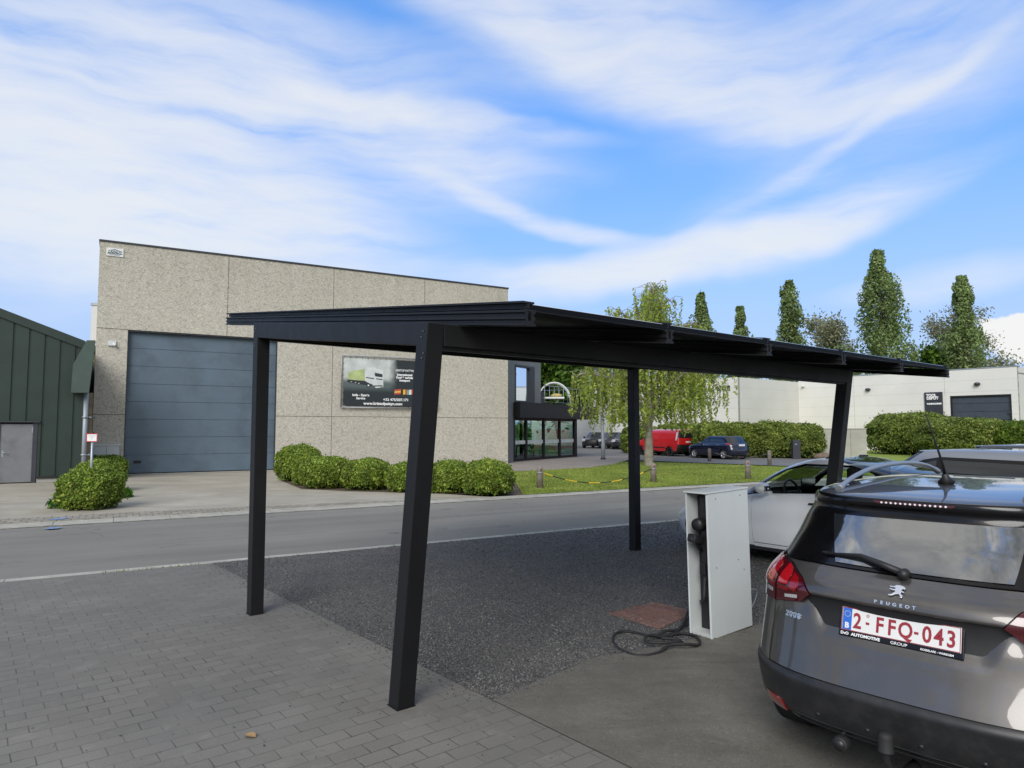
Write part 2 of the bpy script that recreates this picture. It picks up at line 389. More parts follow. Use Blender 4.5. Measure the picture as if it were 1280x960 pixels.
def carpaint(name, col, rough=.25, metal=.0, flake=0.0, coat=1.0):
    m, t, b = newmat(name); P = t.coord()
    n = t.noise(P, 1.3, 4); c = t.mix(t.maprange(n, .35, .7, 0, .18), col, tuple(x*.8 for x in col))
    dust = t.noise(P, 7, 6, .7); c = t.mix(t.maprange(dust, .5, .8, 0, .09), c, (.3, .28, .24))
    t.put(b.inputs['Base Color'], c); b.inputs['Metallic'].default_value = metal
    t.put(b.inputs['Roughness'], t.maprange(dust, .4, .75, rough, rough+.06))
    b.inputs['Coat Weight'].default_value = coat; t.put(b.inputs['Coat Roughness'], t.maprange(dust, .4, .75, .015, .06))
    if flake:
        v = t.new('TexVoronoi'); t.put(v.inputs['Vector'], P); v.inputs['Scale'].default_value = 900
        nm = t.bump(v.outputs['Distance'], .12, .0005); t.put(b.inputs['Normal'], nm)
    return m
K['asphalt'] = asphalt(); K['gravel'] = gravelmat(); K['paver'] = pavermat(); K['lawn'] = lawnmat()
K['slab'] = slabmat('stained concrete slab', (.105, .098, .08), (.18, .17, .143), (.062, .057, .047), True, 1.5)
K['drive'] = slabmat('pale driveway concrete', (.29, .262, .205), (.43, .398, .325), (.18, .158, .12), False, .5)
K['fore'] = slabmat('forecourt paving', (.22, .19, .165), (.31, .275, .24), (.16, .14, .12), False, 1)
K['kerb'] = slabmat('kerb concrete', (.33, .32, .28), (.47, .455, .4), (.14, .135, .12), False, 2)
K['street'] = slabmat('side street asphalt', (.13, .128, .124), (.18, .178, .17), (.1, .1, .098), False, 1)
K['soil'] = mat('dry soil', (.09, .065, .04), .95, var=.4, vs=4, bump=.6, bs=25, bd=.03)
K['earth'] = mat('open ground', (.09, .12, .035), .95, var=.4, vs=.05, bump=.3, bs=3, bd=.1)
K['pebble'] = pebblewall('exposed aggregate concrete')
K['joint'] = mat('dark joint sealant', (.16, .15, .125), .9)
K['anth'] = mat('anthracite powder coat', (.0095, .0096, .0106), .5, var=.08, vs=2, spec=.32, bump=.05, bs=300, bd=.0005)
K['anthlit'] = K['anth']
K['panelback'] = mat('black solar laminate', (.004, .0045, .006), .6, var=.1, spec=.15)
K['boltm'] = mat('galvanised bolt', (.12, .12, .12), .5, .6)
K['black'] = mat('black plastic', (.012, .012, .013), .5)
K['rubber'] = mat('black rubber', (.016, .016, .017), .7, bump=.2, bs=80, bd=.002)
K['white'] = mat('white painted steel', (.63, .67, .66), .38, var=.03, vs=2.2, bump=.02, bs=6, bd=.01, dirt=((.4, .4, .37), 3.5, .12))
K['doorblue'] = mat('blue grey door steel', (.105, .15, .19), .5, var=.1, vs=.6, bump=.25, bs=40, bd=.004, dirt=((.045, .06, .08), .7, .6))
K['green'] = mat('dark green cladding', (.018, .034, .026), .5, var=.15, vs=.8)
K['green2'] = mat('faded green flashing', (.055, .085, .07), .55, var=.15, vs=1.5)
K['dgrey'] = mat('dark grey trim', (.035, .038, .046), .5)
K['doorgrey'] = mat('scuffed grey steel door', (.17, .178, .185), .55, var=.1, dirt=((.07, .07, .075), 1.6, .8))
K['galv'] = mat('galvanised steel', (.34, .37, .4), .45, .5, var=.15)
K['zinc'] = mat('grey zinc pipe', (.3, .33, .36), .5, .2)
K['beige'] = mat('weathered beige post', (.28, .23, .15), .85, var=.3, vs=5)
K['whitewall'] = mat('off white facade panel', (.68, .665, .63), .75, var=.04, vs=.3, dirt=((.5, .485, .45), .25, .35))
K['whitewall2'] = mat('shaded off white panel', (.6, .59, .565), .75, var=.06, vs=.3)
K['greywall'] = mat('grey fibre cement', (.17, .18, .185), .6, var=.1, vs=.8)
K['charcoal'] = mat('charcoal cladding', (.03, .034, .042), .6, var=.1, vs=.5)
K['concwall'] = slabmat('board marked concrete', (.32, .31, .28), (.42, .41, .37), (.24, .23, .2), False, .6)
K['wood'] = mat('weathered wooden bollard', (.2, .17, .145), .9, var=.3, vs=6, bump=.6, bs=20, bd=.01)
K['yellow'] = mat('yellow chain paint', (.75, .5, .03), .5)
K['rust'] = mat('rusty cast iron', (.19, .095, .07), .85, var=.35, vs=8, bump=.4, bs=60, bd=.003, dirt=((.075, .06, .052), 5, .7))
K['bark'] = mat('grey brown bark', (.1, .085, .062), .95, var=.4, vs=3, bump=.8, bs=12, bd=.03)
K['barkp'] = mat('pale bark', (.24, .22, .18), .95, var=.4, vs=3, bump=.8, bs=12, bd=.03)
K['chrome'] = mat('brushed chrome', (.85, .86, .88), .3, 1.0, var=.03)
K['silverrail'] = mat('satin aluminium rail', (.36, .37, .38), .42, .7, var=.05)
K['alloy'] = mat('alloy wheel', (.62, .63, .65), .35, .5)
K['redlens'] = None
K['signwhite'] = mat('white sign face', (.75, .75, .73), .4, var=.05)
K['signred'] = mat('red sign paint', (.5, .02, .02), .4)
K['ink'] = mat('black ink', (.012, .012, .014), .5)
K['whiteink'] = mat('white ink', (.8, .8, .8), .5, var=.03)
K['lightgrey'] = mat('light grey ink', (.5, .52, .54), .5)
K['bluepaint'] = mat('blue survey paint', (.16, .27, .48), .8, var=.5, vs=14, dirt=((.2, .19, .16), 22, .9))
K['brickstrip'] = None
K['glass'] = glassmat('clear window pane', (.72, .82, .79), .13)
K['glassgreen'] = glassmat('green tinted pane', (.35, .6, .52), 1.5)
K['carglass'] = glassmat('car side glass', (.84, .92, .87), .8)
K['darkglass'] = mirrorglass('dark mirror glazing', amt=.03, top=.45)
K['skyglass'] = mirrorglass('sky reflecting glazing', (.04, .045, .05), .25)
# ---------------------------------------------------------------- the ground
def sheet(name, pts, z, m, rz=0.0, kind='structure', label=None, parent=None, cat=None):
    c = Vector((0, 0, 0))
    for p in pts: c += Vector((p[0], p[1], 0))
    c /= len(pts); R = Matrix.Rotation(-rz, 3, 'Z')
    loc = [R@(Vector((p[0], p[1], 0))-c) for p in pts]
    tris = geometry.tessellate_polygon([loc])
    bm = MB(); fs = []
    for tr in tris:
        a, b_, c_ = [loc[i] for i in tr]
        fs.append(tr if (b_-a).cross(c_-a).z > 0 else tr[::-1])
    bm.add(loc, fs); o = bm.build(name, m, parent); o.location = (c.x, c.y, z); o.rotation_euler = (0, 0, rz)
    if kind: o['kind'] = kind
    return tag(o, label, cat)
def brickstrip():
    m, t, b = newmat('buff block strip'); P = t.coord()
    br = t.new('TexBrick'); t.put(br.inputs['Vector'], P); br.inputs['Scale'].default_value = 1
    br.inputs['Brick Width'].default_value = .24; br.inputs['Row Height'].default_value = .24; br.inputs['Mortar Size'].default_value = .012
    br.inputs['Color1'].default_value = (.24, .215, .17, 1); br.inputs['Color2'].default_value = (.34, .31, .25, 1); br.inputs['Mortar'].default_value = (.1, .085, .06, 1)
    st = t.noise(P, .8, 5, .65); c = t.mix(t.maprange(st, .4, .7, 0, .6), br.outputs['Color'], (.16, .145, .11))
    t.put(b.inputs['Base Color'], c); b.inputs['Roughness'].default_value = .9; return m
K['brickstrip'] = brickstrip()
AR = 60.0; dR, nR = az(AR), az(AR-90)         # along the road; across it, away from the camera
dL, dD = az(51.2), az(141.2)                  # carport axes
R0 = Vector((0, 11.81, 0)); R1 = Vector((0, 18.0, 0))
def rp(o, s, t=0.0): return o+dR*s+nR*t
RW = (R1-R0).dot(nR)
g = MB(); g.add([(-600, -300, 0), (900, -300, 0), (900, 900, 0), (-600, 900, 0)], [(0, 1, 2, 3)])
tag(g.build('ground', K['earth'], None, (0, 0, -.09)), kind='structure')
sheet('road', [rp(R0, -80, -.0), rp(R0, 120), rp(R0, 120, RW), rp(R0, -80, RW)], -.03, K['asphalt'], math.radians(90-AR))
lot = [rp(R0, -60, -.16), rp(R0, 80, -.16), Vector((60, -20, 0)), Vector((-60, -20, 0))]
# car park: block paving left, gravel middle, concrete slab in front
E1, E2 = spot(268, 705), spot(615, 875)
e12 = (E2-E1).normalized(); E1b = E1-e12*(((E1-rp(R0, 0, -.16)).dot(nR))/e12.dot(nR)); E3 = E2+e12*7
sheet('block_paving', [E1b, rp(R0, -60, -.16), Vector((-60, -14, 0)), E3+Vector((-2, -10, 0)), E3], .0, K['paver'], math.radians(90-51.2))
slab_edge = [spot(*q) for q in ((615, 875), (648, 862), (682, 847), (712, 836), (745, 822), (790, 815), (835, 806), (876, 797), (940, 783), (985, 768))]
far_r = slab_edge[-1]+dL*14
sheet('concrete_slab', [E3, E3+Vector((16, -6, 0)), far_r+Vector((6, -6, 0)), far_r]+slab_edge[::-1], .004, K['slab'])
sheet('gravel_ground', [E1b]+slab_edge[0:1]+slab_edge[1:]+[far_r, rp(R0, 45, -.16)], .002, K['gravel'])
def kerbline(name, a, d, n, w, z0, h, m, seg=1.0, length=60, s0=-30, gap=.008):
    bm = MB(); s = s0
    while s < s0+length:
        p = a+d*(s+gap/2); q = a+d*(s+seg-gap/2); jz = random.uniform(-.002, .002)
        A = [p, q, q+n*w, p+n*w]
        bm.hexa([v+Vector((0, 0, z0)) for v in A], [v+Vector((0, 0, h+jz)) for v in A]); s += seg
    return tag(bm.build(name, m), kind='structure')
kerbline('kerb_edging', rp(R0, 0, -.165), dR, nR, .15, -.1, .006, K['kerb'])
def dirt_line(a, s0, s1, w, z, n=420):
    pts = [a+dR*(s0+(s1-s0)*i/n)+nR*(w*random.uniform(.4, 1.3)*(1 if random.random() > .12 else 2.2)) for i in range(n+1)]; low = [a+dR*(s0+(s1-s0)*i/n) for i in range(n+1)]
    bm = MB(); bm.add([(p.x, p.y, z) for p in low+pts], [(i, i+1, n+2+i, n+1+i) for i in range(n)]); return tag(bm.build('road_edge_dirt', K['dirt']), kind='structure')
K['dirt'] = mat('dark grit and moss', (.035, .034, .022), .95, var=.5, vs=9, bump=.6, bs=70, bd=.01)
dirt_line(rp(R0, 0, -.02), -18, 16, .07, -.024); dirt_line(rp(R1, 0, -.05), -22, 12, .045, -.025)
kerbline('kerb_gutter', rp(R1, 0, .0), dR, nR, .32, -.1, -.012, K['kerb'], length=90, s0=-45)
kerbline('kerb_stones', rp(R1, 0, .325), dR, nR, .12, -.1, .005, K['kerb'], length=90, s0=-45)
sheet('paving_strip', [rp(R1, -45, .45), rp(R1, -2.0, .45), rp(R1, -3, .9), rp(R1, -5.5, 1.2), rp(R1, -9, 1.45), rp(R1, -45, 1.6)], -.0, K['brickstrip'], math.radians(90-AR))
# building line of the warehouse
BO = Vector((-16.076, 26.219, 0)); dB = az(59.98); nB = az(149.98)   # nB points to the camera side
def onwall(u, v, off=0.0, O=None, d=None, n=None):
    O = O or BO; d = d or dB; n = n or nB
    r = ray(u, v); o = Vector((0, 0, CH)); P0 = O+n*off; t = (P0-o).dot(n)/r.dot(n); p = o+r*t
    return (p-O).dot(d), p.z
hedge_line = [spot(352, 601), spot(377, 611), spot(436, 613), spot(540, 615), spot(600, 621)]
dv = [rp(R1, -45, 1.6), rp(R1, -8, 1.55), rp(R1, -2, 1.3), rp(R1, 1.2, .95), rp(R1, 2.6, .455)]+[hedge_line[3], hedge_line[2], hedge_line[1], hedge_line[0], BO+dB*6.6, BO-dB*30]
sheet('driveway', [rp(R1, -45, 1.6), rp(R1, -9, 1.45), rp(R1, -5.5, 1.2), rp(R1, -3, .9), rp(R1, -2, .452), rp(R1, -.3, .452), hedge_line[3]+Vector((.4, -.5, 0)), hedge_line[2]+Vector((0, -.2, 0)), hedge_line[1], hedge_line[0], BO+dB*6.8, BO-dB*30], -.004, K['drive'])
sheet('planting_bed', [hedge_line[0], hedge_line[1], hedge_line[2]+Vector((0, -.2, 0)), hedge_line[3]+Vector((.4, -.5, 0)), rp(R1, .6, .46), BO+dB*18.2, BO+dB*6.8], .0, K['soil'])
# lawn, forecourt and side street
fc = [spot(637, 590), spot(637, 577), spot(720, 571), spot(790, 569.5), spot(792, 573.5), spot(776, 577.5), spot(765, 581), spot(735, 585), spot(690, 587.5)]
sheet('forecourt', [fc[0], BO+dB*18.3]+fc[1:], .01, K['fore'])
street = [spot(722, 573), spot(780, 575.5), spot(868, 578.5), spot(1000, 583.5), spot(1120, 592)]
lawn_pts = [rp(R1, .6, .46), rp(R1, 40, .46), rp(R1, 60, .46)+nR*10, spot(1120, 593), spot(1000, 584.5), spot(868, 579.5), spot(800, 577), fc[5], fc[6], fc[7], fc[8], fc[0], BO+dB*18.2]
lawn = sheet('lawn', lawn_pts, .014, K['lawn'])
st_far = [spot(1180, 579), spot(1020, 573), spot(940, 571), spot(868, 568.5), spot(800, 563), spot(735, 558)]
sheet('side_street', [spot(700, 569), spot(780, 574.5), spot(868, 578.2), spot(1000, 583), spot(1120, 591.5), spot(1300, 600), spot(1300, 584)]+st_far+[spot(690, 556)], -.0, K['street'])
sheet('verge', [spot(868, 568.4), spot(940, 570.9), spot(1020, 572.9), spot(1180, 578.9), spot(1300, 583.5), Vector((70, 60, 0)), Vector((18, 62, 0))], .012, K['lawn'])
# short grass blades, thicker where it shows nearest
def inside(p, poly):
    c = False; n = len(poly)
    for i in range(n):
        a, b = poly[i], poly[i-1]
        if (a[1] > p[1]) != (b[1] > p[1]) and p[0] < (b[0]-a[0])*(p[1]-a[1])/(b[1]-a[1])+a[0]: c = not c
    return c
def numesh(name, V, F, m, parent=None, smooth=False, k=4):
    me = bpy.data.meshes.new(name); nv, nf = len(V), len(F)
    me.vertices.add(nv); me.vertices.foreach_set('co', np.asarray(V, np.float32).ravel())
    me.loops.add(nf*k); me.loops.foreach_set('vertex_index', np.asarray(F, np.int32).ravel())
    me.polygons.add(nf); me.polygons.foreach_set('loop_start', np.arange(nf, dtype=np.int32)*k)
    try: me.polygons.foreach_set('loop_total', np.full(nf, k, np.int32))
    except Exception: pass
    if smooth: me.polygons.foreach_set('use_smooth', np.ones(nf, bool))
    me.materials.append(m); me.update(calc_edges=True); me.validate()
    o = bpy.data.objects.new(name, me); COL.objects.link(o)
    if parent: o.parent = parent
    return o
def blades(name, poly, n, h, w, m, near, z=.0, label=None):
    P = []; xs = [p[0] for p in poly]; ys = [p[1] for p in poly]
    while len(P) < n:
        x = random.uniform(max(min(xs), -4), min(max(xs), 34)); y = random.uniform(min(ys), min(max(ys), 46))
        if random.random() > (near/max(y, near))**2: continue
        if inside((x, y), poly): P.append((x, y))
    P = np.array(P); a = RNG.uniform(0, PI, n); H = RNG.uniform(.5, 1.2, n)*h; W = RNG.uniform(.6, 1.3, n)*w
    dx, dy = np.cos(a)*W, np.sin(a)*W; lx, ly = RNG.normal(0, .4, n)*H, RNG.normal(0, .4, n)*H
    z0 = np.full(n, z)
    V = np.stack([np.stack([P[:, 0]-dx, P[:, 1]-dy, z0], 1), np.stack([P[:, 0]+dx, P[:, 1]+dy, z0], 1), np.stack([P[:, 0]+lx, P[:, 1]+ly, z0+H], 1)], 1).reshape(-1, 3)
    F = np.arange(n*3).reshape(-1, 3)
    o = numesh(name, V, F, m, k=3); return tag(o, label, 'grass', kind='stuff')
K['grassblade'] = leafmat('grass blade', (.12, .2, .02), (.23, .31, .035), (.45, .44, .14), clump=.6, trans=.3)
blades('grass', [(p.x, p.y) for p in lawn_pts], 60000, .045, .012, K['grassblade'], 19, .012, 'short mown green lawn with dry yellow patches beside the road')
# moss and weeds in the joints beside the kerbs
P_ = []
for i in range(2600):
    s = random.uniform(-14, 14); k = random.random(); q = rp(R0, s, -.165+random.gauss(0, .012)) if k < .6 else rp(R1, s-2, .45+random.gauss(0, .02))
    if math.sin(s*2.1)+math.sin(s*.73+1) > .2: P_.append((q.x, q.y))
P_ = np.array(P_); n_ = len(P_); a_ = RNG.uniform(0, PI, n_); H_ = RNG.uniform(.01, .04, n_); z_ = np.full(n_, .0)
V_ = np.stack([np.stack([P_[:, 0]-.006*np.cos(a_), P_[:, 1]-.006*np.sin(a_), z_], 1), np.stack([P_[:, 0]+.006*np.cos(a_), P_[:, 1]+.006*np.sin(a_), z_], 1), np.stack([P_[:, 0]+RNG.normal(0, .012, n_), P_[:, 1]+RNG.normal(0, .012, n_), H_], 1)], 1).reshape(-1, 3)
tag(numesh('joint_weeds', V_, np.arange(n_*3).reshape(-1, 3), K['grassblade'], k=3), 'tiny weeds growing along the kerb joints', 'weeds', kind='stuff')
# blue survey marks, rusty grid, fallen leaf, small gully
def blob(u0, v0, u1, v1, z, name, m, label, cat, wob=.12, n=26, kind='thing'):
    c = (spot(u0, v0)+spot(u1, v1))/2; d = spot(u1, v1)-spot(u0, v0); L_ = d.length/2; d.normalize(); e = Vector((-d.y, d.x, 0)); pts = []
    for i in range(n):
        a = 2*PI*i/n; r = 1+random.uniform(-wob, wob)*2.5; pts.append(c+d*(math.cos(a)*L_*r)+e*(math.sin(a)*.12*r))
    o = sheet(name, pts, z, m, label=label, cat=cat, kind=None); return o
blob(62, 650.5, 84, 647.5, .009, 'paint_mark', K['bluepaint'], 'blue spray paint streak on the buff block strip', 'paint mark')
blob(56, 660.5, 76, 658.5, -.007+.001, 'paint_mark', K['bluepaint'], 'blue spray paint streak on the gutter edge of the road', 'paint mark')
# ---------------------------------------------------------------- exposed aggregate warehouse
Z = Vector((0, 0, 1))
def wallbox(bm, O, d, n, s0, s1, z0, z1, o0, o1, mi=0):
    """box on a wall: s along, z up, offset o0..o1 outwards"""
    A = [O+d*s0+n*o0, O+d*s1+n*o0, O+d*s1+n*o1, O+d*s0+n*o1]
    return bm.hexa([p+Z*z0 for p in A], [p+Z*z1 for p in A], mi)
def rel(O): return lambda p: p-O
LB = 18.33; HB = 9.11
sdl, zdt = onwall(160, 412); sdr, _ = onwall(345.5, 500)
_, z_mid = onwall(400, 520.5); _, z_up = onwall(121, 409.5)
wh = thing('warehouse', 'tall exposed aggregate concrete warehouse with blue grey roller door', 'building', BO)
O0 = Vector((0, 0, 0))
bm = MB(); T = .3
wallbox(bm, O0, dB, nB, 0, sdl, 0, zdt, -T, 0); wallbox(bm, O0, dB, nB, sdr, LB, 0, zdt, -T, 0); wallbox(bm, O0, dB, nB, 0, LB, zdt, HB, -T, 0)
wallbox(bm, O0, dB, nB, 0, T, 0, HB, -32, -T-.003); wallbox(bm, O0, dB, nB, LB-T, LB, 0, HB, -32, -T-.003); wallbox(bm, O0, dB, nB, 0, LB, 0, HB, -32.3, -32.003)
bm.build('wall', K['pebble'], wh)
bm = MB(); wallbox(bm, O0, dB, nB, T+.01, LB-T-.01, HB-.35, HB-.25, -32, -T-.01); bm.build('roof', K['dgrey'], wh)
bm = MB(); wallbox(bm, O0, dB, nB, -.03, LB+.03, HB+.002, HB+.07, -.36, .035); wallbox(bm, O0, dB, nB, -.03, .33, HB+.002, HB+.07, -32.3, -.363); wallbox(bm, O0, dB, nB, LB-.33, LB+.03, HB+.002, HB+.07, -32.3, -.363)
bm.build('roof_trim', K['dgrey'], wh)
jt = [onwall(286, 330)[0], onwall(417.5, 345)[0], onwall(531, 355)[0]]
def joint(*a): b_ = MB(); wallbox(b_, O0, dB, nB, *a); b_.build('wall_joint', K['joint'], wh)
for s in jt:
    joint(s-.012, s+.012, zdt+.01 if s < sdr+.1 else .02, HB-.01, .0, .004)
joint(0, sdl, z_up-.012, z_up+.012, .0, .005); joint(0, sdl, z_mid-.012, z_mid+.012, .0, .005); joint(sdr, LB, z_mid-.012, z_mid+.012, 0, .005)
dr = MB(); n = 8; ph = (zdt-.05)/n
for i in range(n):
    z0 = .05+i*ph
    wallbox(dr, O0, dB, nB, sdl+.03, sdr-.03, z0+.012, z0+ph-.012, -.26, -.20)
wallbox(dr, O0, dB, nB, sdl+.03, sdr-.03, .05, zdt-.02, -.27, -.215)
door = dr.build('roller_door', K['doorblue'], wh)
bm = MB(); s0, zz0 = onwall(167, 578); s1, _ = onwall(176.5, 578)
wallbox(bm, O0, dB, nB, s0, s1, zz0-.05, zz0+.06, -.199, -.185); bm.build('handle', K['black'], door)
bm = MB(); wallbox(bm, O0, dB, nB, sdl+.03, sdr-.03, .0, .049, -.25, -.19); bm.build('bottom_seal', K['black'], door)
bm = MB(); wallbox(bm, O0, dB, nB, sdl, sdr, .0, .02, -.17, .03); bm.build('threshold', K['kerb'], wh)
bm = MB()
wallbox(bm, O0, dB, nB, sdl+.001, sdl+.03, .021, zdt-.003, -.25, -.03); wallbox(bm, O0, dB, nB, sdr-.03, sdr-.001, .021, zdt-.003, -.25, -.03); wallbox(bm, O0, dB, nB, sdl+.031, sdr-.031, zdt-.06, zdt-.003, -.25, -.03)
bm.build('door_frame', K['dgrey'], wh)
s, z = onwall(140, 429); bm = MB(); wallbox(bm, O0, dB, nB, s-.14, s+.14, z-.1, z+.08, .0, .06); bm.tube([dB*(s+.05)+nB*.06+Z*(z-.02), dB*(s+.12)+nB*.16+Z*(z-.12)], .05)
bm.build('wall_lamp', K['white'], wh)
# name plate, high on the corner
def panel_thing(name, label, cat, u0, v0, u1, v1, off, th, m, O=None, d=None, n=None, border=None):
    O = O or BO; d = d or dB; n = n or nB
    a = onwall(u0, v0, off, O, d, n); b = onwall(u1, v1, off, O, d, n); w, h = b[0]-a[0], a[1]-b[1]
    M = facing(O+d*a[0]+n*off+Z*b[1], d)
    t = empty(name); t.matrix_world = M; tag(t, label, cat)
    bm = MB(); bm.box((w/2, h/2, -th/2), (w, h, th)); bm.build('sign_face' if m is not K['galv'] else 'frame', m, t)
    return t, w, h
t, w, h = panel_thing('name_plate', 'small white contractor plate with dark green roof emblem high on the warehouse corner', 'sign', 133, 309, 154.2, 321.5, .03, .02, K['signwhite'])
def T3(x, y, z=0.0): return Matrix.Translation((x, y, z))
K['petrol'] = mat('petrol green ink', (.02, .075, .075), .5); K['slate'] = mat('slate blue ink', (.17, .23, .29), .5)
bm = MB(); bm.prism([(.08*w, .62*h), (.5*w, .9*h), (.93*w, .6*h), (.86*w, .6*h), (.5*w, .74*h), (.16*w, .62*h)], .001, .004); bm.build('emblem', K['slate'], t)
bm = MB(); bm.prism([(.05*w, .26*h), (.95*w, .26*h), (.95*w, .34*h), (.05*w, .34*h)], .001, .004); bm.build('underline', K['petrol'], t)
lettering('lettering', 'LAFAUT', h*.40, K['petrol'], t, T3(w/2, .37*h, .003), align='CENTER', bold=.012*h, sx=1.0, shear=.25)
lettering('lettering', 'INDUSTRIEBOUW', h*.14, K['slate'], t, T3(w/2, .1*h, .003), align='CENTER')
# banner with the lorry
s0b, z0b = onwall(427, 441, .08); s1b, _ = onwall(547, 480, .08); _, z1b = onwall(427, 509, .08)
zt = onwall(427, 444, .08)[1]
bt = empty('banner'); bt.matrix_world = facing(BO+dB*s0b+nB*.1+Z*z1b, dB); tag(bt, 'framed dark haulage banner with lorry picture on the warehouse wall', 'banner')
BW, BH = s1b-s0b, zt-z1b
fr = MB(); r = .03
fr.tube([(0, 0, 0), (BW, 0, 0), (BW, BH, 0), (0, BH, 0), (0, 0, 0)], r, 8); fr.build('frame', K['galv'], bt)
def bannersky():
    m, t, b = newmat('banner print background'); P = t.coord(); s = t.new('SeparateXYZ'); t.put(s.inputs[0], P)
    fx = t.maprange(t.math('ADD', s.outputs[0], t.math('MULTIPLY', t.noise(P, 2.0, 3), .5)), BW*.52, BW*.62, 1, 0, True)
    fy = t.maprange(s.outputs[1], BH*.42, BH*.60, 0, 1, True)
    sky = t.mix(t.maprange(t.noise(P, 1.5, 4), .3, .7), (.42, .46, .44), (.66, .7, .67))
    c = t.mix(t.math('MULTIPLY', fx, fy), (.022, .03, .034), sky)
    road = t.math('MULTIPLY', t.maprange(s.outputs[1], BH*.28, BH*.44, 0, 1, True), fx)
    c = t.mix(t.math('MULTIPLY', road, t.math('SUBTRACT', 1, fy)), c, (.1, .13, .13))
    t.put(b.inputs['Base Color'], c); b.inputs['Roughness'].default_value = .45; return m
mg = .1
bm = MB(); nx = 14
bm.prism([(mg, mg), (BW-mg, mg), (BW-mg, BH-mg), (mg, BH-mg)], -.008, .0); sh = bm.build('banner_sheet', bannersky(), bt)
def cord(p, q): b_ = MB(); b_.tube([p, q], .007, 5); b_.build('bungee_cord', K['black'], bt)
for i in range(17):
    x = mg+(BW-2*mg)*i/16
    for y0_, y1_ in ((0, mg+.03), (BH-mg-.03, BH)): cord((x, y0_, .012), (x+.03, y1_, .012))
for i in range(1, 8):
    y = mg+(BH-2*mg)*i/8
    for x0, x1 in ((0, mg+.03), (BW-mg-.03, BW)): cord((x0, y, .012), (x1, y+.02, .012))
K['bwhite'] = mat('banner white print', (.62, .66, .64), .5); K['blime'] = mat('banner pale green print', (.42, .5, .22), .5, var=.25, vs=2); K['bdark'] = mat('banner dark print', (.03, .035, .04), .5)
def bp(X, Y): return ((X-205)/(1180-205)*BW, BH-(Y-185)/(715-185)*BH)       # positions inside the banner, from the print
def pic(name, polys, m, zz): 
    bm = MB()
    for p in polys: bm.prism([bp(*q) for q in p][::-1], zz, zz+.002)
    return bm.build(name, m, sh)
pic('print_trailer', [[(265, 365), (300, 345), (300, 430), (265, 430)], [(300, 345), (425, 315), (430, 438), (300, 432)]], K['blime'], .001)
pic('print_cab', [[(430, 330), (455, 300), (530, 295), (540, 308), (600, 320), (612, 360), (612, 500), (540, 510), (500, 470), (440, 462), (430, 440)]], K['bwhite'], .0035)
pic('print_dark', [[(525, 350), (602, 362), (604, 395), (530, 388)], [(440, 398), (520, 408), (520, 418), (440, 408)], [(262, 432), (432, 440), (500, 475), (500, 492), (262, 455)], [(540, 408), (604, 414), (604, 424), (540, 418)], [(515, 484), (606, 478), (606, 488), (515, 496)]], K['bdark'], .006)
def disc(bm, X, Y, r, zz, n=16):
    x, y = bp(X, Y); bm.prism([(x+r*math.cos(2*PI*i/n), y+r*math.sin(2*PI*i/n)) for i in range(n)], zz, zz+.002)
for X, Y, r in ((465, 485, .085), (372, 468, .055), (300, 452, .04), (340, 460, .045), (595, 492, .05)): bm = MB(); disc(bm, X, Y, r, .0085); pw = bm.build('print_wheel', K['bdark'], sh); bm = MB(); disc(bm, X, Y, r*.52, .011); bm.build('print_hub', K['bwhite'], sh)
def btext(s, X, Y, hpx, al='LEFT', bold=.003, sx=1.0, shear=0.0):
    x, y = bp(X, Y); size = hpx/(715-185)*BH*1.42
    return lettering('lettering', s, size, K['whiteink'], sh, T3(x, y, .004), .001, al, bold, sx, shear)
btext('KRISTOF PATTYN', 828, 325, 22, 'CENTER', .003, .82, .15)
btext('Internationaal', 828, 370, 22, 'CENTER', .008, 1.0); btext('Koel & verhuis', 828, 400, 22, 'CENTER', .008, 1.0); btext('transport', 828, 430, 22, 'CENTER', .008, 1.0)
btext('Italia - España', 392, 597, 22, 'CENTER', .006, 1.05, .1); btext('Service', 392, 630, 22, 'CENTER', .006, 1.05, .1)
btext('+32 475/207.171', 612, 640, 26, 'LEFT', .006, 1.12); btext('www.kristofpattyn.com', 420, 684, 28, 'LEFT', .008, 1.12)
for k, (X, cols) in enumerate(((758, ((.55, .08, .05), (.75, .5, .1), (.55, .08, .05))), (825, ((.02, .02, .02), (.75, .5, .05), (.6, .05, .04))), (888, ((.1, .42, .35), (.75, .75, .7), (.6, .06, .05))))):
    for j in range(3):
        mm = mat('flag stripe print', cols[j], .5)
        if k == 0: q = [(X-35+6*math.sin(j), 520+j*18), (X+35, 512+j*18), (X+35, 530+j*18), (X-35, 538+j*18)]
        else: q = [(X-35+j*23, 520-j*2), (X-35+j*23+23, 518-j*2), (X-35+j*23+23, 570-j*2), (X-35+j*23, 573-j*2)]
        pic('print_flag', [q], mm, .003+.001*k)
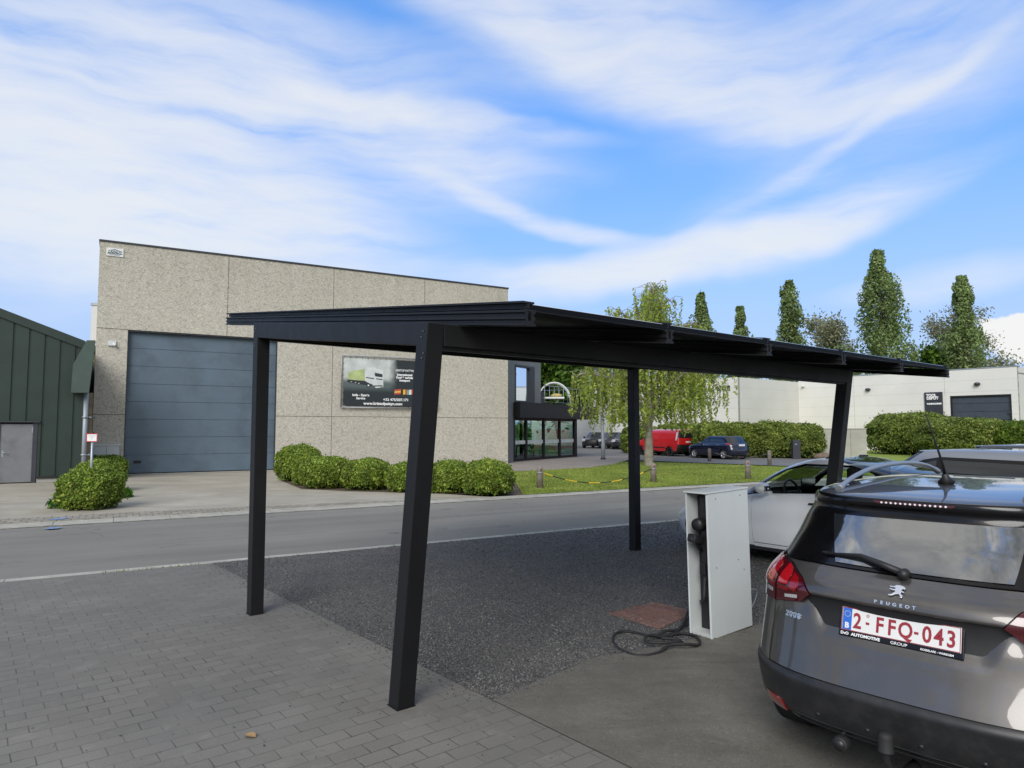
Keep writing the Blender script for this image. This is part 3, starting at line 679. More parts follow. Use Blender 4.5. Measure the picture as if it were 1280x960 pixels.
# ---------------------------------------------------------------- green shed on the left
SO = spot(118, 601); dS = az(60); nS = az(150); shp = lambda u, v: onwall(u, v, 0, SO, dS, nS)
shd = thing('green_shed', 'dark green metal clad shed with sloping roof edge beside the warehouse', 'building', SO)
sR = shp(103.5, 560)[0]; sL = -9.0; zR = shp(109, 428)[1]; pL = shp(0, 386); slope = (pL[1]-zR)/(pL[0]-shp(109, 428)[0])
zat = lambda s: zR+slope*(s-shp(109, 428)[0])
sd0, sd1 = shp(-2, 560)[0], shp(41.5, 560)[0]; zd = shp(20, 529)[1]; zpl = shp(60, 596.5)[1]
bm = MB()
w = .44; s = sL
while s < sR-.01:
    e = min(s+w, sR); ov = s+w > sd0-.04 and s < sd1+.1; zb = zd+.031 if ov else zpl
    for a, b_, o in ((s, s+.36, .0), (s+.36, e, -.035)):
        if b_ > e: b_ = e
        if b_-a < .004: continue
        A = [dS*a+nS*(-.1), dS*b_+nS*(-.1), dS*b_+nS*o, dS*a+nS*o]
        if ov and b_ > sd1+.101:
            a2 = max(a, sd1+.101); A2 = [dS*a2+nS*(-.1), dS*b_+nS*(-.1), dS*b_+nS*o, dS*a2+nS*o]; bm.hexa([p+Z*zpl for p in A2], [p+Z*(zd+.0305) for p in A2])
        bm.hexa([p+Z*zb for p in A], [A[0]+Z*(zat(a)-.2), A[1]+Z*(zat(b_)-.2), A[2]+Z*(zat(b_)-.2), A[3]+Z*(zat(a)-.2)])
    s += w
wallbox(bm, O0, dS, nS, sR-.1, sR, zpl, zat(sR)-.2, -20, -.101); wallbox(bm, O0, dS, nS, sL, sR-.11, 0, zat(sR)-.25, -.3, -.2)
bm.build('wall', K['green'], shd)
bm = MB(); wallbox(bm, O0, dS, nS, sd1+.12, sR, 0, zpl-.02, -.12, -.01); wallbox(bm, O0, dS, nS, sL, sd0-.02, 0, zpl-.02, -.12, -.01); bm.build('plinth', K['concwall'], shd)
bm = MB(); wallbox(bm, O0, dS, nS, sd1+.13, sR, zpl-.035, zpl+.035, -.03, .03); bm.build('drip_flashing', K['black'], shd)
bm = MB()
A = lambda s, o, dz: dS*s+nS*o+Z*(zat(s)+dz)
bm.hexa([A(sL, -.15, -.27), A(sR-.05, -.15, -.27), A(sR-.05, .06, -.27), A(sL, .06, -.27)], [A(sL, -.15, .02), A(sR-.05, -.15, .02), A(sR-.05, .06, .02), A(sL, .06, .02)]); bm.build('roof_trim', K['green'], shd)
bm = MB(); bm.hexa([A(sL, -20, -.2), A(sR, -20, -.2), A(sR, -.16, -.2), A(sL, -.16, -.2)], [A(sL, -20, -.02), A(sR, -20, -.02), A(sR, -.16, -.02), A(sL, -.16, -.02)]); bm.build('roof', K['green'], shd)
# folded flashing where the roof meets the downpipe
q = [shp(*p) for p in ((109, 427), (119.5, 427), (111.5, 491.5), (89.5, 491.5), (92, 457))]
bm = MB(); bm.prism([(a, b_) for a, b_ in q][::-1], .08, .42, lambda x, y, h: dS*x+nS*h+Z*y); bm.build('rain_hopper', K['green2'], shd)
bm = MB(); s, _ = shp(20, 560); wallbox(bm, O0, dS, nS, sd0+.03, sd1-.03, .03, zd-.03, -.06, -.01); dd = bm.build('door', K['doorgrey'], shd)
bm = MB(); wallbox(bm, O0, dS, nS, sd1-.028, sd1+.1, .0, zd+.028, -.07, .015); wallbox(bm, O0, dS, nS, sd0-.05, sd0+.028, .0, zd+.028, -.07, .015); wallbox(bm, O0, dS, nS, sd0-.08, sd1+.16, zd+.03, zd+.07, -.07, .09); bm.build('door_frame', K['dgrey'], shd)
hs, hz = shp(3, 566); bm = MB(); bm.tube([dS*hs+nS*.0+Z*hz, dS*hs+nS*.06+Z*hz, dS*(hs+.13)+nS*.06+Z*hz], .012); wallbox(bm, O0, dS, nS, hs-.025, hs+.025, hz-.14, hz+.08, -.009, .0); bm.build('handle', K['galv'], dd)
bm = MB(); wallbox(bm, O0, dS, nS, shp(40, 537)[0], shp(42, 537)[0]+.04, shp(40, 541)[1], shp(40, 534)[1], -.009, .012); bm.build('hinge', K['galv'], dd)
# downpipes
def pipe(name, label, cat, u0, v0, u1, v1, Y, wpx, m, square=False):
    a = at_depth(u0, v0, Y); b = at_depth(u1, v1, Y); a.x = b.x+(a.x-b.x)*.3; a.z = a.z; r = wpx/2/CF*Y
    t = thing(name, label, cat, (b.x, b.y, 0)); bm = MB()
    if square: bm.box((0, 0, a.z/2), (r*2, r*2, a.z), Matrix.Rotation(math.radians(30), 3, 'Z'))
    else: bm.tube([(0, 0, 0), (0, 0, a.z)], r, 12)
    bm.build('pipe' if not square else 'post', m, t)
    for zz in (.9, 2.2, 3.2):
        if zz < a.z:
            bm = MB(); bm.lathe([(r*1.02, zz-.03), (r*1.35, zz-.03), (r*1.35, zz+.03), (r*1.02, zz+.03)], n=12); bm.box((r*1.6, 0.05, zz), (r*1.4, .04, .03)); bm.build('bracket', K['galv'], t)
    return t
pipe('downpipe', 'grey round downpipe on the right end of the green shed', 'downpipe', 107, 491, 104, 587, SO.y-.15, 5.5, K['zinc'])
pipe('corner_post', 'weathered beige square post between downpipe and warehouse', 'post', 112, 491, 110.5, 570, SO.y+.5, 5, K['beige'], True)
# light building behind the corner
q0, q1 = at_depth(114.5, 382, 46), at_depth(124, 382, 46)
nb = thing('pale_building', 'sliver of pale grey building behind the warehouse corner', 'building', (q0.x, q0.y, 0))
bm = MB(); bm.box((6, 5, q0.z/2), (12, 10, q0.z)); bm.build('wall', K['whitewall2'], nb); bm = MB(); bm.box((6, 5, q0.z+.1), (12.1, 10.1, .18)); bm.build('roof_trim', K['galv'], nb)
# meter cabinet and plate on a post
s0, z1 = onwall(117, 557.5, .4); s1, _ = onwall(149, 557.5, .4)
mc = thing('meter_cabinet', 'white utility cabinet against the warehouse wall behind the bushes', 'cabinet', BO+dB*s0+nB*.02, math.radians(90-59.98))
wc = s1-s0; bm = MB(); bm.box((wc/2, -.2, z1/2), (wc, .36, z1), bev=.02); bm.build('cabinet_body', K['white'], mc)
bm = MB(); bm.box((wc/2, -.2, z1+.025), (wc+.06, .42, .05), bev=.015); bm.build('lid', K['white'], mc)
bm = MB(); bm.box((wc/2, -.385, z1/2), (.012, .006, z1*.9)); bm.build('door_gap', K['dgrey'], mc)
pb = at_depth(114, 587, 17.2); ptop = at_depth(116, 541, 17.2)
sp = thing('notice_post', 'red bordered white notice plate on a galvanised post in the bushes', 'sign', (pb.x, pb.y, 0), math.radians(-5))
bm = MB(); bm.tube([(0, 0, 0), (0, 0, ptop.z)], .03, 10); bm.build('post', K['galv'], sp)
bm = MB(); bm.lathe([(0, ptop.z+.02), (.033, ptop.z+.018), (.033, ptop.z-.02)], n=10); bm.build('cap', K['black'], sp)
zc = at_depth(116, 547, 17.2).z
bm = MB(); bm.box((.02, -.045, zc), (.29, .008, .2), bev=.003); f = bm.build('sign_face', K['signwhite'], sp)
bm = MB()
for c, s in (((.02, -.052, zc+.095), (.29, .006, .016)), ((.02, -.052, zc-.095), (.29, .006, .016)), ((-.117, -.052, zc), (.016, .006, .174)), ((.157, -.052, zc), (.016, .006, .174))): bm.box(c, s)
bm.build('border', K['signred'], f)
bm = MB()
for k, (zz, wd) in enumerate(((.055, .2), (.025, .16), (-.01, .12), (-.05, .08))): bm.box((.02, -.0505, zc+zz), (wd, .003, .013 if k < 2 else .008))
bm.prism([(-.012, .0), (.052, .0), (.02, -.03)], 0, .003, lambda x, y, h: (x+.0, -.05-h, zc+.02+y)); bm.build('print_line', K['lightgrey'], f)
# ---------------------------------------------------------------- glazed office
OO = spot(641.5, 577.5); O2 = spot(721, 571.2); dO = (O2-OO).normalized(); nO = dO.cross(Z); wO = (O2-OO).length
if nO.y > 0: nO = -nO
ofp = lambda u, v: onwall(u, v, 0, OO, dO, nO)
of = thing('glazed_office', 'dark office block with glass ground floor and roof terrace beside the warehouse', 'building', OO)
ztop_g = ofp(680, 523)[1]; zfa = ofp(680, 505)[1]; sW = ofp(676, 480)[0]; zW = ofp(640, 448)[1]+.6
# grey clad pier next to the warehouse and the upper storey with its window
pier0 = BO+dB*LB-OO
bm = MB()
A = [Vector((-.95, -.9, 0)), Vector((0, 0, 0))-nO*0, -nO*8, Vector((-.95, 8, 0))]
pz = [Vector((pier0.x+.02, pier0.y+.1, 0)), Vector((0, 0, 0))+nO*.02, Vector((0, 0, 0))-nO*1.0+dO*.0, Vector((pier0.x+.02, pier0.y+3, 0))]
bm.hexa(pz, [p+Z*zW for p in pz]); bm.build('grey_pier', K['greywall'], of)
u0, z_w0 = ofp(643.5, 503); u1, z_w1 = ofp(668, 459)
bm = MB()
wallbox(bm, O0, dO, nO, 0.003, u0, zfa, zW, -.3, 0); wallbox(bm, O0, dO, nO, u1, sW, zfa, zW, -.3, 0); wallbox(bm, O0, dO, nO, u0, u1, z_w1, zW, -.3, 0); wallbox(bm, O0, dO, nO, u0, u1, zfa, z_w0, -.3, 0)
wallbox(bm, O0, dO, nO, sW-.3, sW, zfa, zW, -8, -.303)
bm.build('upper_wall', K['greywall'], of)
bm = MB(); wallbox(bm, O0, dO, nO, u0+.001, u0+.12, z_w0+.001, z_w1-.001, -.2, .02); wallbox(bm, O0, dO, nO, u1-.55, u1-.001, z_w0+.001, z_w1-.001, -.2, .02)
wallbox(bm, O0, dO, nO, u0+.121, u1-.551, z_w0+.001, z_w0+.12, -.2, .02); wallbox(bm, O0, dO, nO, u0+.121, u1-.551, z_w1-.12, z_w1-.001, -.2, .02); wf = bm.build('window', K['dgrey'], of)
bm = MB(); wallbox(bm, O0, dO, nO, u0+.12, u1-.55, z_w0+.12, z_w1-.12, -.12, -.1); bm.build('pane', K['skyglass'], wf)
sF = ofp(737, 515)[0]
bm = MB(); wallbox(bm, O0, dO, nO, .003, sF, ztop_g, zfa, -8.5, .45); bm.build('fascia', K['anth'], of)
bm = MB(); wallbox(bm, O0, dO, nO, .003, wO, .0, .04, -8.4, -.05); bm.build('floor_slab', K['fore'], of)
bm = MB(); wallbox(bm, O0, dO, nO, .003, wO, .1, ztop_g, -8.4, -8.2); bm.build('back_wall', K['greywall'], of)
def mullion(*a): b_ = MB(); wallbox(b_, O0, dO, nO, *a); b_.build('mullion', K['anth'], of)
for i, x in enumerate((642, 657.5, 679.5, 699.5, 718)):
    sx = ofp(x, 550)[0]; mullion(sx, sx+(.14 if i < 4 else .35), .04, ztop_g-.002, -.13, .02)
mullion(.143, wO-.352, .041, .16, -.1, -.0); mullion(.143, wO-.352, ztop_g-.15, ztop_g-.003, -.1, .0)
mullion(wO-.1, wO, .04, ztop_g-.002, -8.2, -8.0); mullion(wO-.1, wO, .04, ztop_g-.002, -4.2, -4.05)
xs = [ofp(x, 550)[0] for x in (642, 657.5, 679.5, 699.5, 718)]
for i in range(4):
    bm = MB(); wallbox(bm, O0, dO, nO, xs[i]+.141, xs[i+1]-.001, .161, ztop_g-.151, -.06, -.05); bm.build('pane', K['glass'], of)
bm = MB(); wallbox(bm, O0, dO, nO, wO-.06, wO-.05, .161, ztop_g-.151, -8.1, -.14); bm.build('pane', K['glass'], of)
bm = MB(); wallbox(bm, O0, dO, nO, .15, wO-.35, .95, 1.15, -.048, -.046); bm.build('frosted_band', mat('frosted film', (.45, .5, .5), .6), of)
zr = ofp(700, 484.5)[1]; s3 = ofp(722, 490)[0]
ral = MB()
n = 8
for i in range(n+1):
    s = sW+.1+(s3-sW-.1)*i/n; ral.tube([dO*s+nO*.2+Z*zfa, dO*s+nO*.2+Z*zr], .02, 6)
ral.tube([dO*(sW+.1)+nO*.2+Z*zr, dO*s3+nO*.2+Z*zr, dO*s3-nO*6+Z*zr], .03, 6); ral.tube([dO*(sW+.1)+nO*.2+Z*(zfa+.12), dO*s3+nO*.2+Z*(zfa+.12)], .015, 6)
ral.build('terrace_railing', K['galv'], of)
bm = MB(); wallbox(bm, O0, dO, nO, sW+.1, s3+2.5, zfa+.02, zr+.05, -4.0, -3.8); bm.build('terrace_wall', K['charcoal'], of)
# arched white lounge seat on the terrace
wa = at_depth(684, 502, OO.y+3); sw = thing('arched_seat', 'white arched garden seat on the office roof terrace behind the railing', 'seat', (wa.x, wa.y, zfa))
bm = MB()
for k in (-.25, .25): bm.tube([(1.0*math.cos(a)*1.0+.4, k, 1.25*math.sin(a)) for a in [PI*i/14 for i in range(15)]], .05, 8)
bm.build('arch_frame', K['white'], sw); bm = MB(); bm.box((.4, 0, .35), (1.2, .6, .12), bev=.04); bm.build('seat', K['white'], sw); bm = MB(); bm.ell((.55, 0, .5), (.35, .25, .12)); bm.build('cushion', mat('gold cushion', (.5, .4, .15), .8), sw)
# meeting table and chairs seen through the glass
tb = thing('meeting_table', 'dark meeting table with slanted legs inside the glazed office', 'table', OO+dO*(wO*.62)-nO*2.5, math.atan2(dO.y, dO.x))
bm = MB(); bm.box((0, 0, .74), (2.4, 1.0, .05), bev=.01); bm.build('tabletop', K['anth'], tb)
for sx in (-1, 1):
    for sy in (-1, 1): bm = MB(); bm.tube([(sx*1.15, sy*.45, 0.04), (sx*.85, sy*.3, .72)], .04, 6); bm.build('leg', K['anth'], tb)
for i, (a, b_, lab) in enumerate(((-1.6, .0, 'dark shell chair at the left end of the meeting table'), (-.5, -.9, 'dark shell chair in front of the meeting table, nearer its left leg'), (.6, -.9, 'dark shell chair in front of the meeting table, nearer its right leg'))):
    ch = thing('office_chair', lab, 'chair', tb.location+dO*a+nO*(-b_), math.atan2(dO.y, dO.x)+(.3*i), group='chairs inside the glazed office')
    bm = MB(); bm.box((0, 0, .46), (.46, .46, .05), bev=.02); bm.build('seat', K['dgrey'], ch)
    bm = MB(); bm.box((0, .24, .76), (.46, .05, .5), bev=.02); bm.build('backrest', K['dgrey'], ch)
    for sx in (-1, 1):
        for sy in (-1, 1): bm = MB(); bm.tube([(sx*.24, sy*.24, .04), (sx*.16, sy*.16, .45)], .015, 6); bm.build('leg', K['black'], ch)
for i, u in enumerate((-2.6, -.2, 1.7)):
    pl = thing('curtain', ['pale curtain panel at the left inside the glazed office', 'pale curtain panel in the middle of the glazed office', 'pale curtain panel at the right inside the glazed office'][i], 'curtain', OO+dO*(wO*.5+u)-nO*7.9, math.atan2(dO.y, dO.x), group='curtains inside the office')
    bm = MB(); n = 24; P = [(-.5+i_/n, .04*math.sin(i_*1.9)) for i_ in range(n+1)]; vs = [(x, y, .05) for x, y in P]+[(x, y, ztop_g-.1) for x, y in P]
    bm.add(vs, [(k, k+1, n+2+k, n+1+k) for k in range(n)], 0, True); bm.build('cloth', mat('pale curtain cloth', (.5, .52, .5), .9), pl)
# street light column beside the forecourt
lp = thing('lamp_column', 'grey steel lamp column standing at the end of the forecourt', 'lamp post', spot(754, 574.5))
bm = MB(); bm.tube([(0, 0, 0), (0, 0, .9), (0, 0, .95), (-.15, 0, 5.2)], .1, 12, rs=[.12, .12, .1, .07]); bm.build('pole', K['zinc'], lp)
bm = MB(); bm.box((-.15, -.25, 5.25), (.22, .7, .12), bev=.04); bm.build('lamp_head', K['galv'], lp)
bm = MB(); bm.lathe([(.16, 0.02), (.16, .07), (.12, .09)], n=12); bm.build('base_plate', K['black'], lp)
# ---------------------------------------------------------------- far blocks on the left of the white building
def block(name, label, u0, u1, vtop, Y, depth, m, azd=None, extra=None):
    a, b_ = at_depth(u0, vtop, Y), at_depth(u1, vtop, Y); t = thing(name, label, 'building', (a.x, a.y, 0)); w = b_.x-a.x
    bm = MB(); bm.box((w/2, depth/2, a.z/2), (w, depth, a.z)); bm.build('wall', m, t)
    bm = MB(); bm.box((w/2, depth/2, a.z+.1), (w+.1, depth+.1, .2)); bm.build('roof_trim', K['dgrey'], t)
    return t, w, a.z
t, w, h = block('teal_glass_building', 'glass fronted building with teal panes behind the office terrace', 716, 758, 462, 72, 12, K['greywall'])
for r_, (za, zb) in enumerate(((.3, 2.9), (3.1, 5.6), (5.8, 7.6))):
    for i in range(3):
        bm = MB(); bm.box((w*(i+.5)/3, -.03, (za+zb)/2), (w/3-.02, .05, zb-za)); f = bm.build('window', K['dgrey'], t)
        bm = MB(); bm.box((w*(i+.5)/3, -.07, (za+zb)/2), (w/3-.35, .02, zb-za-.3)); bm.build('pane', mirrorglass('teal pane', (.08, .26, .24), .18, (.6, .95, .9)), f)
t, w, h = block('charcoal_building', 'low charcoal clad block behind the hanging willow strands', 757, 860, 505, 73, 10, K['charcoal'])
t, w, h = block('grey_hall', 'pale hall rising behind the charcoal block', 745, 880, 478, 90, 10, K['whitewall'])
# ---------------------------------------------------------------- white panel building on the right
c3 = at_depth(1271.5, 470, 49); c3.z = 0; dF = az(-38.8)            # third face runs from this corner back to the left
nF = az(-38.8-90)                                                  # normal, towards the camera
HW = onwall(1240, 460, 0, c3, dF, nF)[1]
lF = onwall(999, 520, 0, c3, dF, nF)[0]
g2 = c3+dF*lF; dG = az(51.2); nG = az(141.2)                       # second face
sG = onwall(922.8, 520, 0, g2, dG, nG)[0]                          # negative: towards the camera side
h1 = g2+dG*sG
wb = thing('white_panel_building', 'long off white concrete panel building with grey roller door behind the hedges', 'building', c3)
s0, z1_ = onwall(1264, 492, 0, c3, dF, nF); s1, z2_ = onwall(1187.5, 495, 0, c3, dF, nF)
bm = MB(); Oc = O0
wallbox(bm, Oc, dF, nF, 0, s0, 0, HW, -.3, 0); wallbox(bm, Oc, dF, nF, s1, lF, 0, HW, -.3, 0); wallbox(bm, Oc, dF, nF, s0, s1, z2_, HW, -.3, 0)
wallbox(bm, Oc, az(51.2), nG, .003, 14, 0, HW, -.3, 0)
o = bm.build('wall', K['whitewall'], wb)
bm = MB(); rg = g2-c3
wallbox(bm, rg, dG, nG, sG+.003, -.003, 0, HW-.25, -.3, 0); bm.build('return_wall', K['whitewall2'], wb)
bm = MB(); r1 = h1-c3
wallbox(bm, r1, dF, nF, 0, 26, 0, HW-.25, -.3, 0); bm.build('left_wall', K['whitewall'], wb)
bm = MB(); wallbox(bm, Oc, dF, nF, -.05, lF, HW+.002, HW+.08, -.35, .03); wallbox(bm, Oc, dF, nF, 0, lF+.0, HW-.5, HW-.4, -14, -.31); bm.build('roof_trim', K['galv'], wb)
bm = MB()
for k in range(1, 8):
    zz = HW-k*.85
    if zz > .3:
        for a, b_ in ((s1+.02, lF), (0, s0-.02)) if zz < z2_ else ((0, lF),): wallbox(bm, Oc, dF, nF, a, b_, zz-.008, zz+.008, 0, .004)
        wallbox(bm, rg, dG, nG, sG, 0, zz-.25-.008, zz-.25+.008, 0, .004); wallbox(bm, r1, dF, nF, 0, 26, zz-.258, zz-.242, 0, .004)
for u in (1067, 1180.5): s, _ = onwall(u, 480, 0, c3, dF, nF); wallbox(bm, Oc, dF, nF, s-.02, s+.02, z2_ if u > 1170 else .1, HW, 0, .005)
bm.build('joint_lines', mat('pale joint shadow', (.5, .49, .46), .9), wb)
bm = MB(); n = 7
for i in range(n): zz = z2_*i/n; wallbox(bm, Oc, dF, nF, s0+.1, s1-.1, zz+.015, zz+z2_/n-.015, -.2, -.12)
wallbox(bm, Oc, dF, nF, s0+.1, s1-.1, .0, z2_, -.25, -.15); rdoor = bm.build('roller_door', mat('slate grey roller door', (.045, .056, .075), .5), wb)
bm = MB(); wallbox(bm, Oc, dF, nF, s0+.001, s0+.1, 0, z2_-.001, -.25, .01); wallbox(bm, Oc, dF, nF, s1-.1, s1-.001, 0, z2_-.001, -.25, .01); wallbox(bm, Oc, dF, nF, s0+.101, s1-.101, z2_-.1, z2_-.001, -.25, .01); bm.build('door_frame', K['black'], wb)
for u, v in ((1222, 480), (1085.5, 487)):
    s, z = onwall(u, v, 0, c3, dF, nF); bm = MB(); bm.ell(dF*s+nF*.12+Z*z, (.22, .22, .13), 12); bm.build('wall_lamp', K['dgrey'], wb)
s, z = onwall(1270, 515, 0, c3, dF, nF); bm = MB(); wallbox(bm, Oc, dF, nF, .5, .62, z-.1, z+.08, 0, .06); bm.build('key_switch', K['dgrey'], wb)
s, z = onwall(1002, 483, 0, c3, dF, nF); bm = MB(); bm.ell(dF*(lF-.5)+nF*.15+Z*z, (.15, .15, .1)); bm.build('wall_lamp', K['white'], wb)
# facade lettering: characters end at the corner side of the first face
sN, zN = onwall(914, 487.5, .05, h1, dF, nF); sN0, _ = onwall(896, 487.5, .05, h1, dF, nF); hN = onwall(905, 482.3, .05, h1, dF, nF)[1]-zN
lt = empty('facade_lettering'); lt.matrix_world = facing(h1+dF*sN+nF*.06+Z*zN, -dF); tag(lt, 'black capital letters ending in NCE on the off white facade', 'lettering')
step = (sN0-sN)/2.75
for i, ch in enumerate('ECN'):
    lettering('letter', ch, hN*1.4, K['ink'], lt, T3(-step*(i+.75), 0, 0), .02, 'LEFT', .02)
# tall dark sign panel next to the roller door
t, w, h = None, None, None
a = onwall(1178, 489.5, .06, c3, dF, nF); b_ = onwall(1155.5, 491, .06, c3, dF, nF); zb_ = onwall(1160, 521, .06, c3, dF, nF)[1]
sg = empty('sign_panel'); wS = b_[0]-a[0]; hS = (a[1]+b_[1])/2-zb_+.6; sg.matrix_world = facing(c3+dF*b_[0]+nF*.08+Z*(zb_-.6), -dF); tag(sg, 'tall dark company sign panel with white lettering beside the grey roller door', 'sign')
bm = MB(); bm.box((wS/2, hS/2, 0), (wS, hS, .08)); bm.build('sign_face', mat('dark navy sign face', (.03, .033, .045), .5), sg)
lettering('lettering', 'TOOL', hS*.115, K['whiteink'], sg, T3(wS*.11, hS*.865, .042), .004, bold=.015, sx=.9); lettering('lettering', 'DEPOT', hS*.115, K['whiteink'], sg, T3(wS*.13, hS*.775, .042), .004, bold=.015, sx=.9)
lettering('lettering', 'TUINMACHINES', hS*.06, K['whiteink'], sg, T3(wS*.13, hS*.62, .042), .004, bold=.012, sx=.95)
# board-marked yard wall
y0, y1 = spot(1023, 571.5), spot(1083, 571.5); zt_ = at_depth(1050, 536.5, y0.y).z
yw = thing('yard_wall', 'grey concrete yard wall between the two tall hedges', 'wall', y0)
bm = MB()
for i in range(3): L_ = (y1.x-y0.x)/3; bm.box((L_*(i+.5), 0, zt_/2), (L_-.02, .2, zt_)); 
bm.build('wall_slab', K['concwall'], yw); bm = MB(); bm.box(((y1.x-y0.x)/2, 0, zt_+.03), (y1.x-y0.x+.06, .26, .06)); bm.build('coping', K['concwall'], yw)
for u, w_, h_, lab in ((1028, .5, .38, 'brown boulder by the left end of the yard wall'), (1034, .35, .3, 'smaller grey boulder beside the brown one')):
    p = spot(u, 574); bm = MB(); bm.ell((0, 0, h_*.4), (w_, w_*.8, h_*.6), 14); o = bm.build('boulder', mat('boulder stone', (.15, .11, .08) if w_ > .4 else (.2, .19, .17), .9, var=.3, bump=.7, bs=6, bd=.05), None, p); tag(o, lab, 'boulder')
    for v_ in o.data.vertices: v_.co *= 1+.12*math.sin(v_.co.x*13+v_.co.z*17)
p = spot(995, 573.5); bn = thing('bin', 'narrow dark letterbox pillar in front of the tall hedge', 'letterbox', p)
hb_ = at_depth(995, 550, p.y).z; bm = MB(); bm.box((0, 0, hb_/2), (.45, .35, hb_), bev=.02); bm.build('pillar_body', K['charcoal'], bn); bm = MB(); bm.box((-.05, -.18, hb_*.78), (.12, .012, .03)); bm.build('letter_slot', K['lightgrey'], bn)
# ---------------------------------------------------------------- bollards with chain
def bollard(u, v, vt, lab, lean=0.0):
    p = spot(u, v); h = at_depth(u, vt, p.y).z
    t = thing('wooden_bollard', lab, 'bollard', p, random.uniform(-.3, .3), 'wooden bollards around the lawn'); t.rotation_euler.x = lean
    bm = MB(); r = .095
    bm.tube([(0, 0, 0), (0, 0, h-.16), (0, 0, h-.1), (0, 0, h-.03), (0, 0, h)], r, 10, rs=[r*1.05, r, r, r*.9, r*.45]); bm.build('post', K['wood'], t)
    bm = MB(); bm.lathe([(r*1.03, h-.20), (r*1.1, h-.20), (r*1.1, h-.17), (r*1.03, h-.17)], n=10); bm.build('collar', K['galv'], t)
    bm = MB(); bm.box((0, -r*1.02, h-.1), (.05, .012, .06)); bm.build('reflector', mat('faded red reflector', (.16, .06, .045), .5), t)
    return p+Vector((0, 0, h-.15)), t
tops = []
for u, v, vt, lab in ((675, 611, 583, 'wooden bollard on the lawn edge nearest the round bushes'), (817, 603, 579, 'wooden bollard in front of the willow trunk'), (935, 599, 575.5, 'wooden bollard with chewed top between lawn and white sedan'),
                      (887, 576.5, 560.5, 'wooden bollard in front of the dark blue hatchback'), (962, 581, 563, 'wooden bollard on the far lawn edge by the side street')):
    tops.append(bollard(u, v, vt, lab)[0])
def chain(a, b, sag, lab, mats=None):
    t = thing('barrier_chain', lab, 'chain', (a+b)/2-Vector((0, 0, 0))); c = (a+b)/2; n = 40
    bm = MB()
    for i in range(n):
        P = [a.lerp(b, f)+Vector((0, 0, -sag*4*f*(1-f)))-c for f in (i/n, (i+1)/n)]; bm.tube(P, .016, 6, mi=(i//4) % 2, caps=False)
    bm.build('links', mats or [K['yellow'], K['black']], t)
chain(tops[0], tops[1], .42, 'yellow and black chain sagging between two lawn bollards'); chain(tops[3], tops[4], .25, 'dark chain hanging between the two far bollards', [K['black'], K['wood']])
# ---------------------------------------------------------------- carport
CPO = Vector((-2.5101, 6.799, 0)); lL, lD, LEAN = 5.571, 2.854, .331; ZB, MS = 2.856, .1201; oL, tA, tB, lC = .2137, -1.8244, 3.9044, 6.5371
cp = thing('carport', 'black aluminium carport with solar panel roof on four posts, two of them leaning', 'carport', CPO)
def C(l, t, z): return dL*l+dD*t+Z*z
zz = lambda t: ZB-MS*t
t2 = lD+LEAN; PW = .062
def postbox(l, tb, tt, ztop, pw=PW):
    bm = MB(); a = [(-pw, -pw), (pw, -pw), (pw, pw), (-pw, pw)]
    bm.hexa([C(l+x, tb+y, .0) for x, y in a], [C(l+x, tt+y, ztop-MS*y) for x, y in a]); return bm
for l, tb, tt in ((0, 0, 0), (0, lD, t2), (lL, 0, 0), (lL, lD, t2)):
    zt_ = zz(tt)-.001; o = postbox(l, tb, tt, zt_).build('post', K['anth'], cp)
    bv = o.modifiers.new('edge', 'BEVEL'); bv.width = .004; bv.segments = 2
    bm = MB()
    for dz in (.07, .13):
        for sx in (-1, 1):
            for f in (.05, ):
                c = C(l-PW-.004, tt+sx*.02, zt_-dz-.02*sx*0); bm.lathe([(.0, -.004), (.007, -.004), (.007, .002)], n=8)
                for k in range(-27+3, 0): bm.v[k] = tuple(Vector((bm.v[k][0], bm.v[k][1], bm.v[k][2]))) if False else bm.v[k]
    bm = MB()
    for dz, dt in ((.06, .01), (.095, -.012), (.2, .012), (.23, -.008)):
        c = C(l-PW-.003, tt+dt, zt_-dz); bm.ell(c, (.006, .006, .006), 8)
    bm.build('bolt', K['boltm'], o)
    bm = MB(); n_ = .002
    bm.box(C(l, tb, .003), (.135, .135, .006), Matrix.Rotation(math.radians(90-51.2), 3, 'Z')); bm.build('base_plate', K['anth'], o)
BT = .04
def beam(a0, a1, b0, b1, za, zb_, h, name):
    """a0,a1 / b0,b1: (l, t) pairs of one long side each"""
    bm = MB(); A = [C(*a0, za-h), C(*a1, za-h), C(*a1, za), C(*a0, za)]; B = [C(*b0, zb_-h), C(*b1, zb_-h), C(*b1, zb_), C(*b0, zb_)]
    bm.hexa(A, B); o = bm.build(name, K['anth'], cp); bv = o.modifiers.new('edge', 'BEVEL'); bv.width = .003; bv.segments = 2; return o
for l in (0, lL):       # sloping side beams between the posts
    s = -1 if l == 0 else 1
    beam((l-PW+.002, PW+.001), (l+PW-.002, PW+.001), (l-PW+.002, t2-PW-.003), (l+PW-.002, t2-PW-.003), zz(PW)-.004, zz(t2-PW)-.004, .145, 'side_beam')
